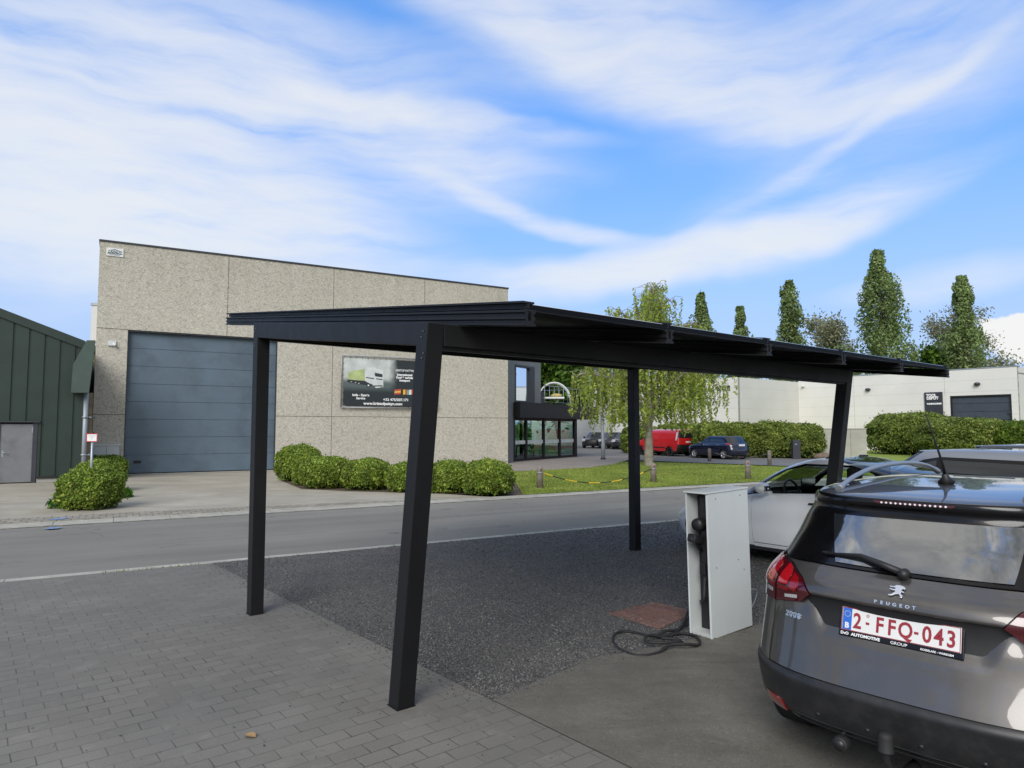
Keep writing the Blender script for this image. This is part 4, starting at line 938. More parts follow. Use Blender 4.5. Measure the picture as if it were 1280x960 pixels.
for t_, nm in ((0, 'rear_beam'), (t2, 'front_beam')):
    o = beam((PW+.001, t_-PW+.004), (PW+.001, t_+PW-.004), (lL-PW-.001, t_-PW+.004), (lL-PW-.001, t_+PW-.004), zz(t_)-.01, zz(t_)-.01, .14, nm)
    bm = MB(); a = (PW+.01, t_+PW); A = [C(PW+.01, t_-PW+.03, zz(t_)-.19), C(lL-PW-.01, t_-PW+.03, zz(t_)-.19)]
    bm.hexa([C(PW+.002, t_-.02, zz(t_)-.172), C(PW+.002, t_+.03, zz(t_)-.172), C(PW+.002, t_+.03, zz(t_)-.153), C(PW+.002, t_-.02, zz(t_)-.153)],
            [C(lL-PW-.002, t_-.02, zz(t_)-.172), C(lL-PW-.002, t_+.03, zz(t_)-.172), C(lL-PW-.002, t_+.03, zz(t_)-.153), C(lL-PW-.002, t_-.02, zz(t_)-.153)])
    bm.build('cable_tray', K['anth'], o)
sp_ = (lC-oL)/5; RH = .095
def loft_t(bm, prof, l0, t0, t1, dz0):
    """profile in (l, z above the slope line) swept down the slope"""
    n = len(prof); a = [C(l0+x, t0, zz(t0)+dz0+y) for x, y in prof]; b_ = [C(l0+x, t1, zz(t1)+dz0+y) for x, y in prof]
    bm.add(a+b_, [list(range(n))[::-1], [n+i for i in range(n)]]+[(i, (i+1) % n, n+(i+1) % n, n+i) for i in range(n)])
for k in range(6):
    l = oL+k*sp_; bm = MB()
    # open profile: foot, web, two lips (reads as the notched rail ends)
    prof = [(-.045, 0), (-.045, .012), (-.028, .018), (-.028, .03), (-.04, .036), (-.04, .052), (-.03, .056), (-.03, .07), (-.045, .076), (-.045, .09), (-.012, .09), (-.012, .03), (.012, .03), (.012, .09), (.045, .09), (.045, .076), (.03, .07), (.03, .056), (.04, .052), (.04, .036), (.028, .03), (.028, .018), (.045, .012), (.045, 0)]
    loft_t(bm, prof, l, tA, tB, .002); r = bm.build('rail', K['anth'], cp)
    bm = MB()
    loft_t(bm, [(-.043, .0), (-.043, .012), (.043, .012), (.043, 0)], l, tA+.01, tB-.01, .127+.005); loft_t(bm, [(-.009, -.03), (-.009, -.001), (.009, -.001), (.009, -.03)], l, tA+.01, tB-.01, .127+.005)
    bm.build('cover_strip', K['anth'], r)
    bm = MB(); loft_t(bm, [(-.046, .0), (-.046, .002), (.046, .002), (.046, 0)], l, tB+.0005, tB+.0025, .09+.002); bm.build('rail_edge', K['boltm'], r)
np_ = 3; tl = (tB-tA)/np_
K['pv'] = mirrorglass('solar glass', (.006, .008, .016), .05)
for k in range(5):
    l = oL+k*sp_+.014; w_ = sp_-.028
    for j in range(np_):
        t0 = tA+j*tl+.008; t1 = tA+(j+1)*tl-.008
        bm = MB(); loft_t(bm, [(0, .093), (0, .124), (w_, .124), (w_, .093)], l, t0, t1, .004); p = bm.build('roof_panel', K['panelback'], cp)
        bm = MB(); loft_t(bm, [(.012, .1245), (.012, .1275), (w_-.012, .1275), (w_-.012, .1245)], l, t0+.012, t1-.012, .004); bm.build('solar_glass', K['pv'], p)
        bm = MB(); loft_t(bm, [(.03, .086), (.03, .0925), (w_-.03, .0925), (w_-.03, .086)], l, t1-.04, t1-.002, .004); bm.build('frame', K['anth'], p)
# cross rails under the panels, lying on the beams is done by the rails; left edge trim shows grooves
for j in (0, 1, 2):
    t_ = tA+(j+1)*tl-.0
# ---------------------------------------------------------------- charging point
a_, b_, c_ = spot(889, 799.5), spot(939.7, 783.8), spot(871.4, 793)
dX = (b_-a_).normalized(); wX = (b_-a_).length; dY = Vector((-dX.y, dX.x, 0)); wY = .21
HX = 1.235
chg = thing('charging_point', 'white sheet steel charging cabinet open on its narrow side with black cable holder', 'charging station', a_, math.atan2(dX.y, dX.x)); chg.rotation_euler.y = math.radians(-1.6)
K['white2'] = mat('white sheet steel inside', (.5, .52, .5), .45, var=.06)
def plate_(name, c, s, m=None, bev=.003, par=None):
    bm = MB(); bm.box(c, s, bev=bev); return bm.build(name, m or K['white'], par or chg)
fp = plate_('front_panel', (wX/2, 0, HX/2), (wX, .018, HX)); plate_('back_panel', (wX/2-.0, wY, HX/2+.01), (wX+.02, .014, HX+.01))
plate_('side_panel', (wX-.008, wY/2, HX/2), (.016, wY-.017, HX-.002)); plate_('top_panel', (wX/2-.01, wY/2, HX+.009), (wX+.03, wY+.03, .016)); plate_('bottom_panel', (wX/2, wY/2, .016), (wX-.02, wY-.02, .03), K['white2'])
plate_('partition', (.14, wY/2+.02, HX/2), (.008, wY-.07, HX-.06), K['black'], .001)
bm = MB()
for x, z in ((.12, HX-.05), (wX-.12, HX-.05), (.1, HX*.48), (wX-.18, HX*.5), (wX-.1, HX*.42)): bm.ell((x, -.0095, z), (.006, .004, .006), 8)
bm.build('screw', K['boltm'], fp)
bm = MB(); bm.box((.07, wY*.38, HX*.62), (.04, .05, HX*.7)); bm.build('mounting_rail', K['black'], chg)
bm = MB(); bm.lathe([(.0, .0), (.05, .0), (.056, .02), (.056, .09), (.03, .1), (.0, .1)], (.0, wY*.45, HX-.27), 'x', 20); h = bm.build('plug_holder', K['black'], chg); h.location = (-.03, 0, 0)
bm = MB(); bm.box((-.03, wY*.5, HX-.39), (.12, .09, .07), Matrix.Rotation(.3, 3, 'Y'), bev=.015); bm.tube([(-.08, wY*.5, HX-.37), (-.02, wY*.5, HX-.42), (.03, wY*.45, HX-.5)], .02, 10); pg = bm.build('plug', K['black'], chg)
bm = MB(); bm.lathe([(.012, .0), (.016, .004), (.012, .008)], (-.094, wY*.5, HX-.385), 'x', 14); bm.build('plug_pin', K['boltm'], pg)
bm = MB(); bm.box((.06, wY*.4, HX-.66), (.08, .06, .1), bev=.01); bm.build('junction_box', K['black'], chg)
def ground_path(pts, z=.02): return [spot(*q)+Z*z for q in pts]
Wc = lambda p: Vector(p)-Vector((0, 0, 0))
def smooth(P, n=6):
    P = [Vector(p) for p in P]; out = []
    for i in range(len(P)-1):
        p0, p1, p2, p3 = P[max(i-1, 0)], P[i], P[i+1], P[min(i+2, len(P)-1)]
        for k in range(n):
            t = k/n; out.append(.5*((2*p1)+(p2-p0)*t+(2*p0-5*p1+4*p2-p3)*t*t+(3*p1-p0-3*p2+p3)*t**3))
    return out+[P[-1]]
inv = chg.matrix_basis.inverted()
bpy.context.view_layer.update(); inv = chg.matrix_world.inverted()
zp = lambda X, Y: (740+X/3.692, 590+Y/3.692)
top = [Vector((.06, wY*.42, HX-.7)), Vector((.055, wY*.4, HX*.4)), Vector((.0, wY*.35, .3))]
g1 = [inv@p for p in ground_path([zp(*q) for q in ((478, 665), (440, 715), (400, 742), (340, 772), (270, 782), (245, 795), (262, 812), (330, 817), (400, 812), (417, 800), (395, 785), (330, 778), (300, 770))])]
for i, p in enumerate(g1): p.z = .03+(.035 if 3 < i < 9 else .0)+(0.16-.08*i if i < 2 else 0)
bm = MB(); bm.tube(smooth(top+g1), .0125, 8); bm.build('cable', K['rubber'], chg)
g2_ = [inv@p for p in ground_path([zp(*q) for q in ((530, 682), (470, 703), (410, 735), (340, 762), (270, 766), (200, 749), (140, 743), (103, 758), (97, 785), (125, 818), (185, 845), (250, 850), (310, 838), (360, 824), (440, 822), (488, 810), (497, 792), (470, 768), (410, 757), (360, 768))])]
for i, p in enumerate(g2_): p.z = .028+(.03 if i in (3, 13, 14) else 0)
g2_[0].z = .25; g2_[1].z = .12; bm = MB(); bm.tube(smooth([Vector((.09, wY*.5, .32))]+g2_), .0125, 8); bm.build('cable', K['rubber'], chg)
bm = MB(); bm.tube(smooth([Vector((wX+.01, wY*.6, .9)), Vector((wX+.05, wY*.6, .7)), Vector((wX+.09, wY*.8, .45)), Vector((wX+.06, wY, .2)), Vector((wX+.08, wY+.1, .02))]), .013, 8); bm.build('cable', K['rubber'], chg)
bm = MB(); bm.tube(smooth([Vector((wX+.0, wY*.5, .2)), Vector((wX+.12, wY*.5, .28)), Vector((wX+.3, wY*.6, .22)), Vector((wX+.22, wY*.9, .03)), Vector((wX+.05, wY+.1, .02))]), .005, 6); bm.build('earth_wire', K['zinc'], chg)
# rusty cover in the gravel
mp = [spot(*zp(*q)) for q in ((72, 655), (290, 605), (480, 650), (312, 728))]; mc_ = sum(mp, Vector((0, 0, 0)))/4
mh = thing('manhole_cover', 'rusty studded steel cover lying in the dark gravel', 'manhole cover', mc_); mh.location.z = .004
q = [p-mc_ for p in mp]; bm = MB(); q2 = [p.copy() for p in q]; bm.hexa(q, [p+Z*.008 for p in q2]); cvr = bm.build('plate', K['rust'], mh)
bm = MB(); nx = 17
for i in range(nx):
    for j in range(13):
        u = (i+.5+(.5 if j % 2 else 0))/(nx+.5); v = (j+.5)/13; p = q[0].lerp(q[1], u).lerp(q[3].lerp(q[2], u), v); s = 1 if (i+j) % 2 else -1; a = .8*s
        e = Vector((math.cos(a), math.sin(a), 0)); f = Vector((-e.y, e.x, 0))
        bm.hexa([p-e*.013-f*.004+Z*.008, p+e*.013-f*.004+Z*.008, p+e*.013+f*.004+Z*.008, p-e*.013+f*.004+Z*.008], [p-e*.009-f*.002+Z*.011, p+e*.009-f*.002+Z*.011, p+e*.009+f*.002+Z*.011, p-e*.009+f*.002+Z*.011])
bm.build('stud', K['rust'], cvr)
# loose stones: over the gravel, and spilled on the paving edge
def stones(name, P, s0, s1, m, label):
    n = len(P); base = np.array([(1, 0, 0), (-1, 0, 0), (0, 1, 0), (0, -1, 0), (0, 0, 1), (0, 0, -1)], float)
    F0 = np.array([(0, 2, 4), (2, 1, 4), (1, 3, 4), (3, 0, 4), (2, 0, 5), (1, 2, 5), (3, 1, 5), (0, 3, 5)])
    S = RNG.uniform(s0, s1, (n, 1, 1))*RNG.uniform(.55, 1.2, (n, 6, 1)); A = RNG.uniform(0, 2*PI, n); V = base[None]*S
    V[:, :, 2] *= .7; x = V[:, :, 0]*np.cos(A)[:, None]-V[:, :, 1]*np.sin(A)[:, None]; y = V[:, :, 0]*np.sin(A)[:, None]+V[:, :, 1]*np.cos(A)[:, None]
    V[:, :, 0] = x+P[:, 0][:, None]; V[:, :, 1] = y+P[:, 1][:, None]; V[:, :, 2] += P[:, 2][:, None]
    F = (F0[None]+np.arange(n)[:, None, None]*6).reshape(-1, 3)
    return tag(numesh(name, V.reshape(-1, 3), F, m, k=3), label, 'gravel', kind='stuff')
def stonemat():
    m, t, b = newmat('split stone'); g_ = t.new('NewGeometry')
    t.put(b.inputs['Base Color'], t.ramp(g_.outputs['Random Per Island'], [(0, (.035, .035, .036)), (.55, (.14, .138, .13)), (.98, (.2, .197, .185)), (1, (.34, .33, .3))])); b.inputs['Roughness'].default_value = .8; return m
K['stone'] = stonemat()
gp = [E1b, E2]+slab_edge[1:]+[far_r, rp(R0, 20, -.16)]; gpoly = [(p.x, p.y) for p in gp]
mu = (mp[1]-mp[0]).normalized(); mlu = (mp[1]-mp[0]).length/2; mv_ = (mp[3]-mp[0]).normalized(); mlv = (mp[3]-mp[0]).length/2
P = []
while len(P) < 60000:
    y = 4.4+(14-4.4)*random.random()**1.7; x = random.uniform(-4.4, 7)
    if inside((x, y), gpoly): (None if inside((x, y), [(p.x, p.y) for p in mp]) and random.random() < .25+.75*max(0, 1-1.35*max(abs((Vector((x, y, 0))-mc_).dot(mu))/mlu, abs((Vector((x, y, 0))-mc_).dot(mv_))/mlv)**2) else P.append((x, y, .012 if inside((x, y), [(p.x, p.y) for p in mp]) else .006)))
stones('loose_gravel', np.array(P), .005, .012, K['stone'], 'dark grey split gravel under the carport')
P = []
for i in range(900):
    f = random.random(); p = E1.lerp(E2, f)+Vector((-e12.y, e12.x, 0))*(-abs(random.gauss(0, .09)))+Vector((random.gauss(0, .03), random.gauss(0, .03), 0)); P.append((p.x, p.y, .006))
for i in range(420):
    k = random.randrange(len(slab_edge)-1); p = slab_edge[k].lerp(slab_edge[k+1], random.random())+Vector((0, -abs(random.gauss(0, .1)), 0)); P.append((p.x, p.y, .009))
for i in range(160):
    p = spot(random.uniform(20, 900), random.uniform(760, 950)); P.append((p.x, p.y, .006))
stones('spilled_gravel', np.array(P), .003, .008, K['stone'], 'stray gravel spilled along the paving and slab edges')
lf = spot(313, 922); bm = MB(); pts = [(.0, -.03), (.018, -.012), (.022, .008), (.012, .026), (0, .034), (-.014, .022), (-.02, .004), (-.013, -.016)]
bm.add([(x*1.3, y*1.3, .006+abs(x)*.5) for x, y in pts]+[(0, 0, .002)], [(i, (i+1) % 8, 8) for i in range(8)], 0, True); o = bm.build('fallen_leaf', mat('dry leaf', (.32, .2, .09), .7, var=.2), None, (lf.x, lf.y, .003)); o.rotation_euler.z = 1.2; tag(o, 'small dry brown leaf lying on the grey paving', 'leaf')
# ---------------------------------------------------------------- cars: panels laid on one smooth body surface
def metric(S):
    v = np.linspace(0, S.N, S.N*8+1); a = S(np.full_like(v, .0), v); b = S(np.full_like(v, .5), v); c = S(np.full_like(v, 1.), v)
    d = sum(np.linalg.norm(np.diff(q, axis=0), axis=1) for q in (a, b, c))/3+1e-3
    return v, np.concatenate([[0], np.cumsum(d)])
def resample(poly, step):
    out = []; n = len(poly)
    for i in range(n):
        a = np.array(poly[i], float); b = np.array(poly[(i+1) % n], float); k = max(1, int(math.ceil(np.linalg.norm(b-a)/step)))
        for j in range(k): out.append(a+(b-a)*j/k)
    return out
def inside_many(X, Y, poly):
    c = np.zeros(len(X), bool); P = np.asarray(poly); Q = np.roll(P, 1, axis=0)
    for (ax, ay), (bx, by) in zip(P, Q):
        if ay == by: continue
        m = (ay > Y) != (by > Y); c ^= m & (X < (bx-ax)*(Y-ay)/(by-ay)+ax)
    return c
def patch(S, poly, off=.0, step=.04, thick=.012, bm=None, mi=0, holes=(), deform=None):
    """panel following the body surface S inside the (p, v) polygon"""
    if not hasattr(S, 'vt'): S.vt, S.at = metric(S)
    m = lambda q: (q[0]*6.0, float(np.interp(q[1], S.vt, S.at))); im = lambda x, y: (x/6.0, float(np.interp(y, S.at, S.vt)))
    B = resample([m(q) for q in poly], step); H = [resample([m(q) for q in h], step) for h in holes]
    xs = [b[0] for b in B]; ys = [b[1] for b in B]; Bt = [tuple(b) for b in B]; nb = len(B)
    allb = np.array(B+[h for hh in H for h in hh]); pts = []
    gx = np.arange(min(xs)+step*.5, max(xs), step); gy = np.arange(min(ys)+step*.5, max(ys), step)
    if len(gx) and len(gy):
        GX, GY = np.meshgrid(gx, gy); GX = GX+(np.arange(len(gy)) % 2)[:, None]*step*.5; GX, GY = GX.ravel(), GY.ravel()
        k_ = inside_many(GX, GY, Bt)
        for hh in H: k_ &= ~inside_many(GX, GY, hh)
        GX, GY = GX[k_], GY[k_]
        if len(GX):
            dm = np.min((GX[:, None]-allb[None, :, 0])**2+(GY[:, None]-allb[None, :, 1])**2, axis=1); k_ = dm > (step*.45)**2; pts = list(zip(GX[k_].tolist(), GY[k_].tolist()))
    V = [Vector(b) for b in B]; E = [(i, (i+1) % nb) for i in range(nb)]; base = nb
    for hh in H:
        V += [Vector(q) for q in hh]; E += [(base+i, base+(i+1) % len(hh)) for i in range(len(hh))]; base += len(hh)
    V += [Vector(q) for q in pts]
    r = geometry.delaunay_2d_cdt(V, E, [], 0, 1e-6)
    v2, f2 = r[0], r[2]; F = []
    T_ = np.array([list(f) for f in f2]); A2 = np.array([(q.x, q.y) for q in v2]); Cn = A2[T_].mean(1); k_ = inside_many(Cn[:, 0], Cn[:, 1], Bt)
    for hh in H: k_ &= ~inside_many(Cn[:, 0], Cn[:, 1], hh)
    T_ = T_[k_]; a_, b_, c_ = A2[T_[:, 0]], A2[T_[:, 1]], A2[T_[:, 2]]; cr_ = (b_[:, 0]-a_[:, 0])*(c_[:, 1]-a_[:, 1])-(b_[:, 1]-a_[:, 1])*(c_[:, 0]-a_[:, 0])
    F = [list(f) if w_ > 0 else list(f)[::-1] for f, w_ in zip(T_.tolist(), cr_)]
    pv = np.array([im(q.x, q.y) for q in v2]); P = S(pv[:, 0], pv[:, 1]); N = S.normal(pv[:, 0], pv[:, 1])
    P1 = P+N*off
    if deform is not None: P1 = deform(P1)
    bm = bm or MB(); b0 = len(bm.v); bm.v += [tuple(p) for p in P1]
    if deform is None: bm.n += [tuple(q) for q in N]
    for f in F: bm.f.append([b0+i for i in f]); bm.m.append(mi); bm.s.append(True)
    cnt = {}
    for f in F:
        for i in range(3):
            e = (f[i], f[(i+1) % 3]); cnt[e] = cnt.get(e, 0)+1
    rim = [e for e in cnt if (e[1], e[0]) not in cnt]
    if thick > 0:
        s1 = len(bm.v); ids = {}
        for e in rim:
            for i in e:
                if i not in ids: ids[i] = len(ids)
        inv_ = list(ids.keys()); bm.v += [tuple(P1[i]) for i in inv_]+[tuple(P1[i]-N[i]*thick) for i in inv_]; k = len(inv_)
        if deform is None:
            cm = P1.mean(0); ed = [(lambda d_: tuple(d_/(np.linalg.norm(d_)+1e-9)))((P1[i]-cm)-N[i]*np.dot(P1[i]-cm, N[i])) for i in inv_]; bm.n += ed+ed
        for a, b in rim: bm.f.append([s1+ids[b], s1+ids[a], s1+k+ids[a], s1+k+ids[b]]); bm.m.append(mi); bm.s.append(True)
    return bm
def inv_many(S, Y, Zh, sgn=-1):
    if not hasattr(S, 'grid'):
        p = np.linspace(.04, .96, 90); v = np.linspace(.2, S.N-.6, 120); pp, vv = np.meshgrid(p, v); S.grid = (pp.ravel(), vv.ravel(), S(pp.ravel(), vv.ravel()))
    gp_, gv, G_ = S.grid; Y = np.asarray(Y, float); Zh = np.asarray(Zh, float)
    i = np.argmin((G_[None, :, 1]-Y[:, None])**2+4*(G_[None, :, 2]-Zh[:, None])**2, axis=1); p = gp_[i].copy(); v = gv[i].copy()
    for _ in range(14):
        A = S(p, v); ry, rz = A[:, 1]-Y, A[:, 2]-Zh; dp = S(p+1e-4, v); dv = S(p, v+1e-3)
        a, b = (dp[:, 1]-A[:, 1])/1e-4, (dv[:, 1]-A[:, 1])/1e-3; c, d = (dp[:, 2]-A[:, 2])/1e-4, (dv[:, 2]-A[:, 2])/1e-3
        D = a*d-b*c; D = np.where(np.abs(D) < 1e-6, 1e-6, D); sp = np.clip((d*ry-b*rz)/D, -.02, .02); sv = np.clip((a*rz-c*ry)/D, -.4, .4)
        p = np.clip(p-sp, .02, .98); v = np.clip(v-sv, .02, S.N-.05)
    return [(sgn*a, b) for a, b in zip(p, v)]
def sidepoly(S, poly, sgn, step=.06):
    Q = resample(poly, step)
    return inv_many(S, [q[0] for q in Q], [q[1] for q in Q], sgn)
def arch(yc, r, zc, z0, n=14):
    """points over a wheel arch from rear to front, starting and ending at height z0"""
    a0 = math.asin(max(-1, min(1, (z0-zc)/r))); return [(yc-r*math.cos(a), zc+r*math.sin(a)) for a in np.linspace(a0, PI-a0, n)]
def wheel(parent, x, y, r, w, sgn, rimm, spokes=5, name='wheel', hi=True, col=None):
    t = empty(name, (x, y, r)); t.parent = parent; t.rotation_euler.z = 0 if sgn > 0 else PI
    n = 40 if hi else 20; bm = MB(); ri = r*.66
    bm.lathe([(ri, w*.42), (ri+.012, w*.5), (r*.92, w*.5), (r*.985, w*.38), (r, w*.15), (r, -w*.15), (r*.985, -w*.38), (r*.92, -w*.5), (ri, -w*.5)], axis='x', n=n)
    if hi:
        for k in range(4):
            h0 = -w*.3+k*w*.2-.004; bm.lathe([(r*1.0005, h0), (r*1.004, h0+.012), (r*1.0005, h0+.024)], axis='x', n=n)
    bm.build('tyre', K['rubber'], t)
    bm = MB(); bm.lathe([(ri, -w*.45), (ri*.96, w*.1), (ri, w*.44), (ri*.95, w*.43), (ri*.93, w*.05)], axis='x', n=n)
    for k in range(spokes):
        a = 2*PI*k/spokes; c, s = math.cos(a), math.sin(a)
        for da in ((-.13, .13) if spokes <= 5 else (0,)):
            p0 = Vector((w*.36, math.cos(a)*ri*.15, math.sin(a)*ri*.15)); p1 = Vector((w*.38, math.cos(a+da)*ri*.95, math.sin(a+da)*ri*.95)); e = Vector((0, -math.sin(a), math.cos(a)))*ri*.085
            bm.hexa([p0-e, p0+e, p0+e-Vector((.03, 0, 0)), p0-e-Vector((.03, 0, 0))], [p1-e, p1+e, p1+e-Vector((.03, 0, 0)), p1-e-Vector((.03, 0, 0))])
    bm.lathe([(0, w*.4), (ri*.16, w*.39), (ri*.2, w*.3), (ri*.2, .0)], axis='x', n=16)
    bm.build('rim', rimm, t)
    bm = MB(); bm.lathe([(0, .0), (ri*.93, .0), (ri*.93, -.02), (0, -.02)], axis='x', n=20); bm.build('brake_disc', K['black'], t)
    return t
def skin(S, name, parent, m, inset, wheels, step_p=.012, step_v=.35, v0=0.0):
    """dark inner hull behind the panel gaps, open at the wheels and below the glass"""
    p = np.arange(-1, 1.0001, step_p); v = np.arange(v0, S.N+.001, step_v); v[-1] = min(v[-1], S.N-.01)
    pp, vv = np.meshgrid(p, v); P = S(pp.ravel(), vv.ravel())-S.normal(pp.ravel(), vv.ravel())*inset; n = len(p); F = []
    W = getattr(S, 'glassv', (99, 99))
    for j in range(len(v)-1):
        for i in range(n-1):
            c = (P[j*n+i]+P[(j+1)*n+i+1])/2
            if any((c[1]-wy)**2+(c[2]-wz)**2 < wr**2 for wy, wz, wr in wheels) : continue
            if W[0] <= v[j] < W[1]: continue
            F.append((j*n+i, j*n+i+1, (j+1)*n+i+1, (j+1)*n+i))
    bm = MB(); bm.add([tuple(q) for q in P], F, 0, True); return bm.build(name, m, parent)
K['paintgrey'] = carpaint('graphite metallic paint', (.092, .086, .08), .36, .6, 1)
K['paintwhite'] = carpaint('pearl white paint', (.9, .92, .91), .3, 0, 0)
K['paintsilver'] = carpaint('silver grey paint', (.26, .28, .31), .28, .7, 0)
K['paintdark'] = carpaint('dark grey paint', (.05, .052, .058), .3, .5, 0)
K['paintblack'] = carpaint('black paint', (.012, .012, .014), .2, 0, 0)
K['paintnavy'] = carpaint('dark navy paint', (.008, .012, .035), .22, .2, 0)
K['paintred'] = carpaint('bright red paint', (.55, .012, .014), .3, 0, 0)
K['plastic'] = mat('grained black bumper plastic', (.014, .0145, .016), .42, var=.1, vs=3, bump=.25, bs=420, bd=.0006, dirt=((.07, .068, .062), 9, .3))
K['glossblack'] = mat('gloss black glass edge', (.004, .004, .005), .2, coat=.35, rvar=.3, spec=.25)
K['rearglass'] = mirrorglass('privacy glass', (.02, .024, .028), .30, (.78, .8, .82))
def lensmat(name, col, em=0.0):
    m, t, b = newmat(name); P = t.coord(); w = t.new('TexWave'); t.put(w.inputs['Vector'], P); w.inputs['Scale'].default_value = 26; w.inputs['Distortion'].default_value = 1.5
    c = t.mix(t.maprange(w.outputs['Fac'], .2, .8, 0, .45), col, tuple(x*.35 for x in col)); t.put(b.inputs['Base Color'], c)
    b.inputs['Roughness'].default_value = .12; b.inputs['Coat Weight'].default_value = 1; b.inputs['Coat Roughness'].default_value = .02; b.inputs['Subsurface Weight'].default_value = 0; return m
K['redlens'] = lensmat('red lamp lens', (.27, .005, .009)); K['reddark'] = lensmat('smoked red lens', (.075, .004, .008)); K['redbright'] = lensmat('bright red lens segment', (.46, .008, .015)); K['clearlens'] = lensmat('clear lamp lens', (.5, .5, .5))

def base_car(name, label, loc, hd, S, paint, spec, step=.09):
    """common build: side panels, doors, windows, roof, hood, bumpers, lamps, wheels. spec holds the numbers of each kind"""
    car = thing(name, label, spec.get('cat', 'car'), loc, -math.radians(hd)); wr, wf, r = spec['wr'], spec['wf'], spec['r']; ar = r+.055; zs = spec['sill']
    S.glassv = spec.get('open', (99, 99)); zc = r; vh, vg, vt = spec['vh'], spec['vg'], spec['vt']
    skin(S, 'inner_shell', car, K['black'], .02, [(wr, zc, ar+.03), (wf, zc, ar+.03)])
    pr, pf = spec.get('pr', .12), spec.get('pf', .88); d = spec['doors']; rg_ = S.R[vg]
    belt = lambda y: rg_[1]+(rg_[3]-rg_[1])*np.clip((y-rg_[0])/(rg_[2]-rg_[0]), 0, 1)+rg_[7]*4*np.clip((y-rg_[0])/(rg_[2]-rg_[0]), 0, 1)*(1-np.clip((y-rg_[0])/(rg_[2]-rg_[0]), 0, 1))
    pb = spec.get('pb', .2); pfb = spec.get('pfb', .83); hp = spec.get('hp', .765)
    def opn(P, st=step):
        o = []
        for i in range(len(P)-1):
            k = max(1, int(math.dist(P[i], P[i+1])/st)); o += [(P[i][0]+(P[i+1][0]-P[i][0])*j/k, P[i][1]+(P[i+1][1]-P[i][1])*j/k) for j in range(k)]
        o.append(P[-1]); return inv_many(S, [q[0] for q in o], [q[1] for q in o], 1)
    for sg in (-1, 1):
        q = [(pb, .6)]+opn(arch(wr, ar, zc, zs+.03)+[(d[0]-.006, zs), (d[0]-.006, belt(d[0]))])+spec.get('qtop', [(pb, vg-.02)])
        patch(S, [(sg*p_, v_) for p_, v_ in q], .0, step, .012).build('rear_wing', paint, car)
        q = opn([(d[-1]+.006, belt(d[-1])), (d[-1]+.006, zs)]+arch(wf, ar, zc, zs+.03))+[(pfb, .5), (pfb, vh), (hp, vh), (hp, vg-.1)]
        patch(S, [(sg*p_, v_) for p_, v_ in q], .0, step, .012).build('front_wing', paint, car)
        for i in range(len(d)-1):
            a, b = d[i], d[i+1]; dm = patch(S, sidepoly(S, [(a, zs+.06), (b, zs+.06), (b, belt(b)-.004), (a, belt(a)-.004)], sg, step), .0, step, .012); dd_ = dm.build('door', paint, car)
            if spec.get('handles', True):
                yh = a+.16; P = S(*[np.array([q]) for q in inv_many(S, [yh], [belt(yh)-spec.get('hz', .1)], sg)[0]])[0]
                bm = MB(); bm.box((P[0]+sg*.012, P[1], P[2]), (.03, .2, .026), bev=.008); bm.build('handle', K[spec.get('handle', 'chrome')], dd_)
        sk = MB(); patch(S, sidepoly(S, [(d[0], zs-.06), (d[-1], zs-.06), (d[-1], zs+.052), (d[0], zs+.052)], sg, step), .004, step, .02, sk); sk.build('sill', paint if spec.get('sillpaint') else K['plastic'], car)
        for k, poly in enumerate(spec['glass']):
            gm = patch(S, sidepoly(S, poly, sg, step*.7), -.002, step, .006); gm.build('window', spec.get('sideglass', K['carglass']), car)
        fm = patch(S, sidepoly(S, spec['dlo'], sg, step*.7), .002, step*.7, .008, holes=[sidepoly(S, p_, sg, step*.5) for p_ in spec['glass']]); fm.build('window_frame', K['glossblack'], car)
        for yc in ((wr, wf) if spec.get('cladrear', True) else (wf,)):
            arm = MB()
            o = arch(yc, ar+.0, zc, zs+.0); oo = arch(yc, ar+spec.get('clad', .0)+.012, zc, zs+.0)[::-1]
            if spec.get('clad', 0): patch(S, sidepoly(S, o+oo, sg, step), .008, step, .03, arm)
            if spec.get('clad', 0): arm.build('arch_trim', K['plastic'], car)
    top = spec.get('roofmat', paint); v1 = spec['vr']
    rf = patch(S, [(-1, v1), (1, v1), (1, S.N-.02), (-1, S.N-.02)], .0, max(step, .06), .0); rf.build('roof', top, car)
    # pillars: whole glasshouse band in paint with holes for the glass
    wsh = [(pf+.0, vg+.25), (2-pf, vg+.25), (2-pf-.01, vt), (pf+.01, vt)]; wrr = [(-pr, vg+.25), (pr, vg+.25), (pr*.92, vt), (-pr*.92, vt)]
    for sg in (-1, 1):
        dlo = sidepoly(S, spec['dlo'], sg, step*.7)
        a, b = (pr+.004, pf-.002)
        out = [(sg*a, vg), (sg*b, vg), (sg*b, v1), (sg*a, v1)]
        if sg < 0: out = out[::-1]
        ph = patch(S, out, .0, step*.8, .01, holes=[dlo]); ph.build('pillar', paint if not spec.get('blackpillar') else K['glossblack'], car)
    if spec.get('rearglass', True): patch(S, [(-pr, vg+.1), (pr, vg+.1), (pr, v1-.1), (-pr, v1-.1)], -.001, step, .01).build('rear_window', spec.get('rg', K['darkglass']), car)
    patch(S, [(pf, vg+.05), (2-pf, vg+.05), (2-pf, v1-.05), (pf, v1-.05)], -.001, step, .01).build('windscreen', spec.get('wg', K['carglass']), car)
    patch(S, [(hp, vh), (2-hp, vh), (2-hp+.0, vg-.1), (hp, vg-.1)], .0, step, .012).build('hood', paint, car)
    bmp = MB()
    patch(S, [(pfb, .5), (2-pfb, .5), (2-pfb, vh-.05), (pfb, vh-.05)], .0, step, .012, bmp); fbo = bmp.build('front_bumper', paint, car)
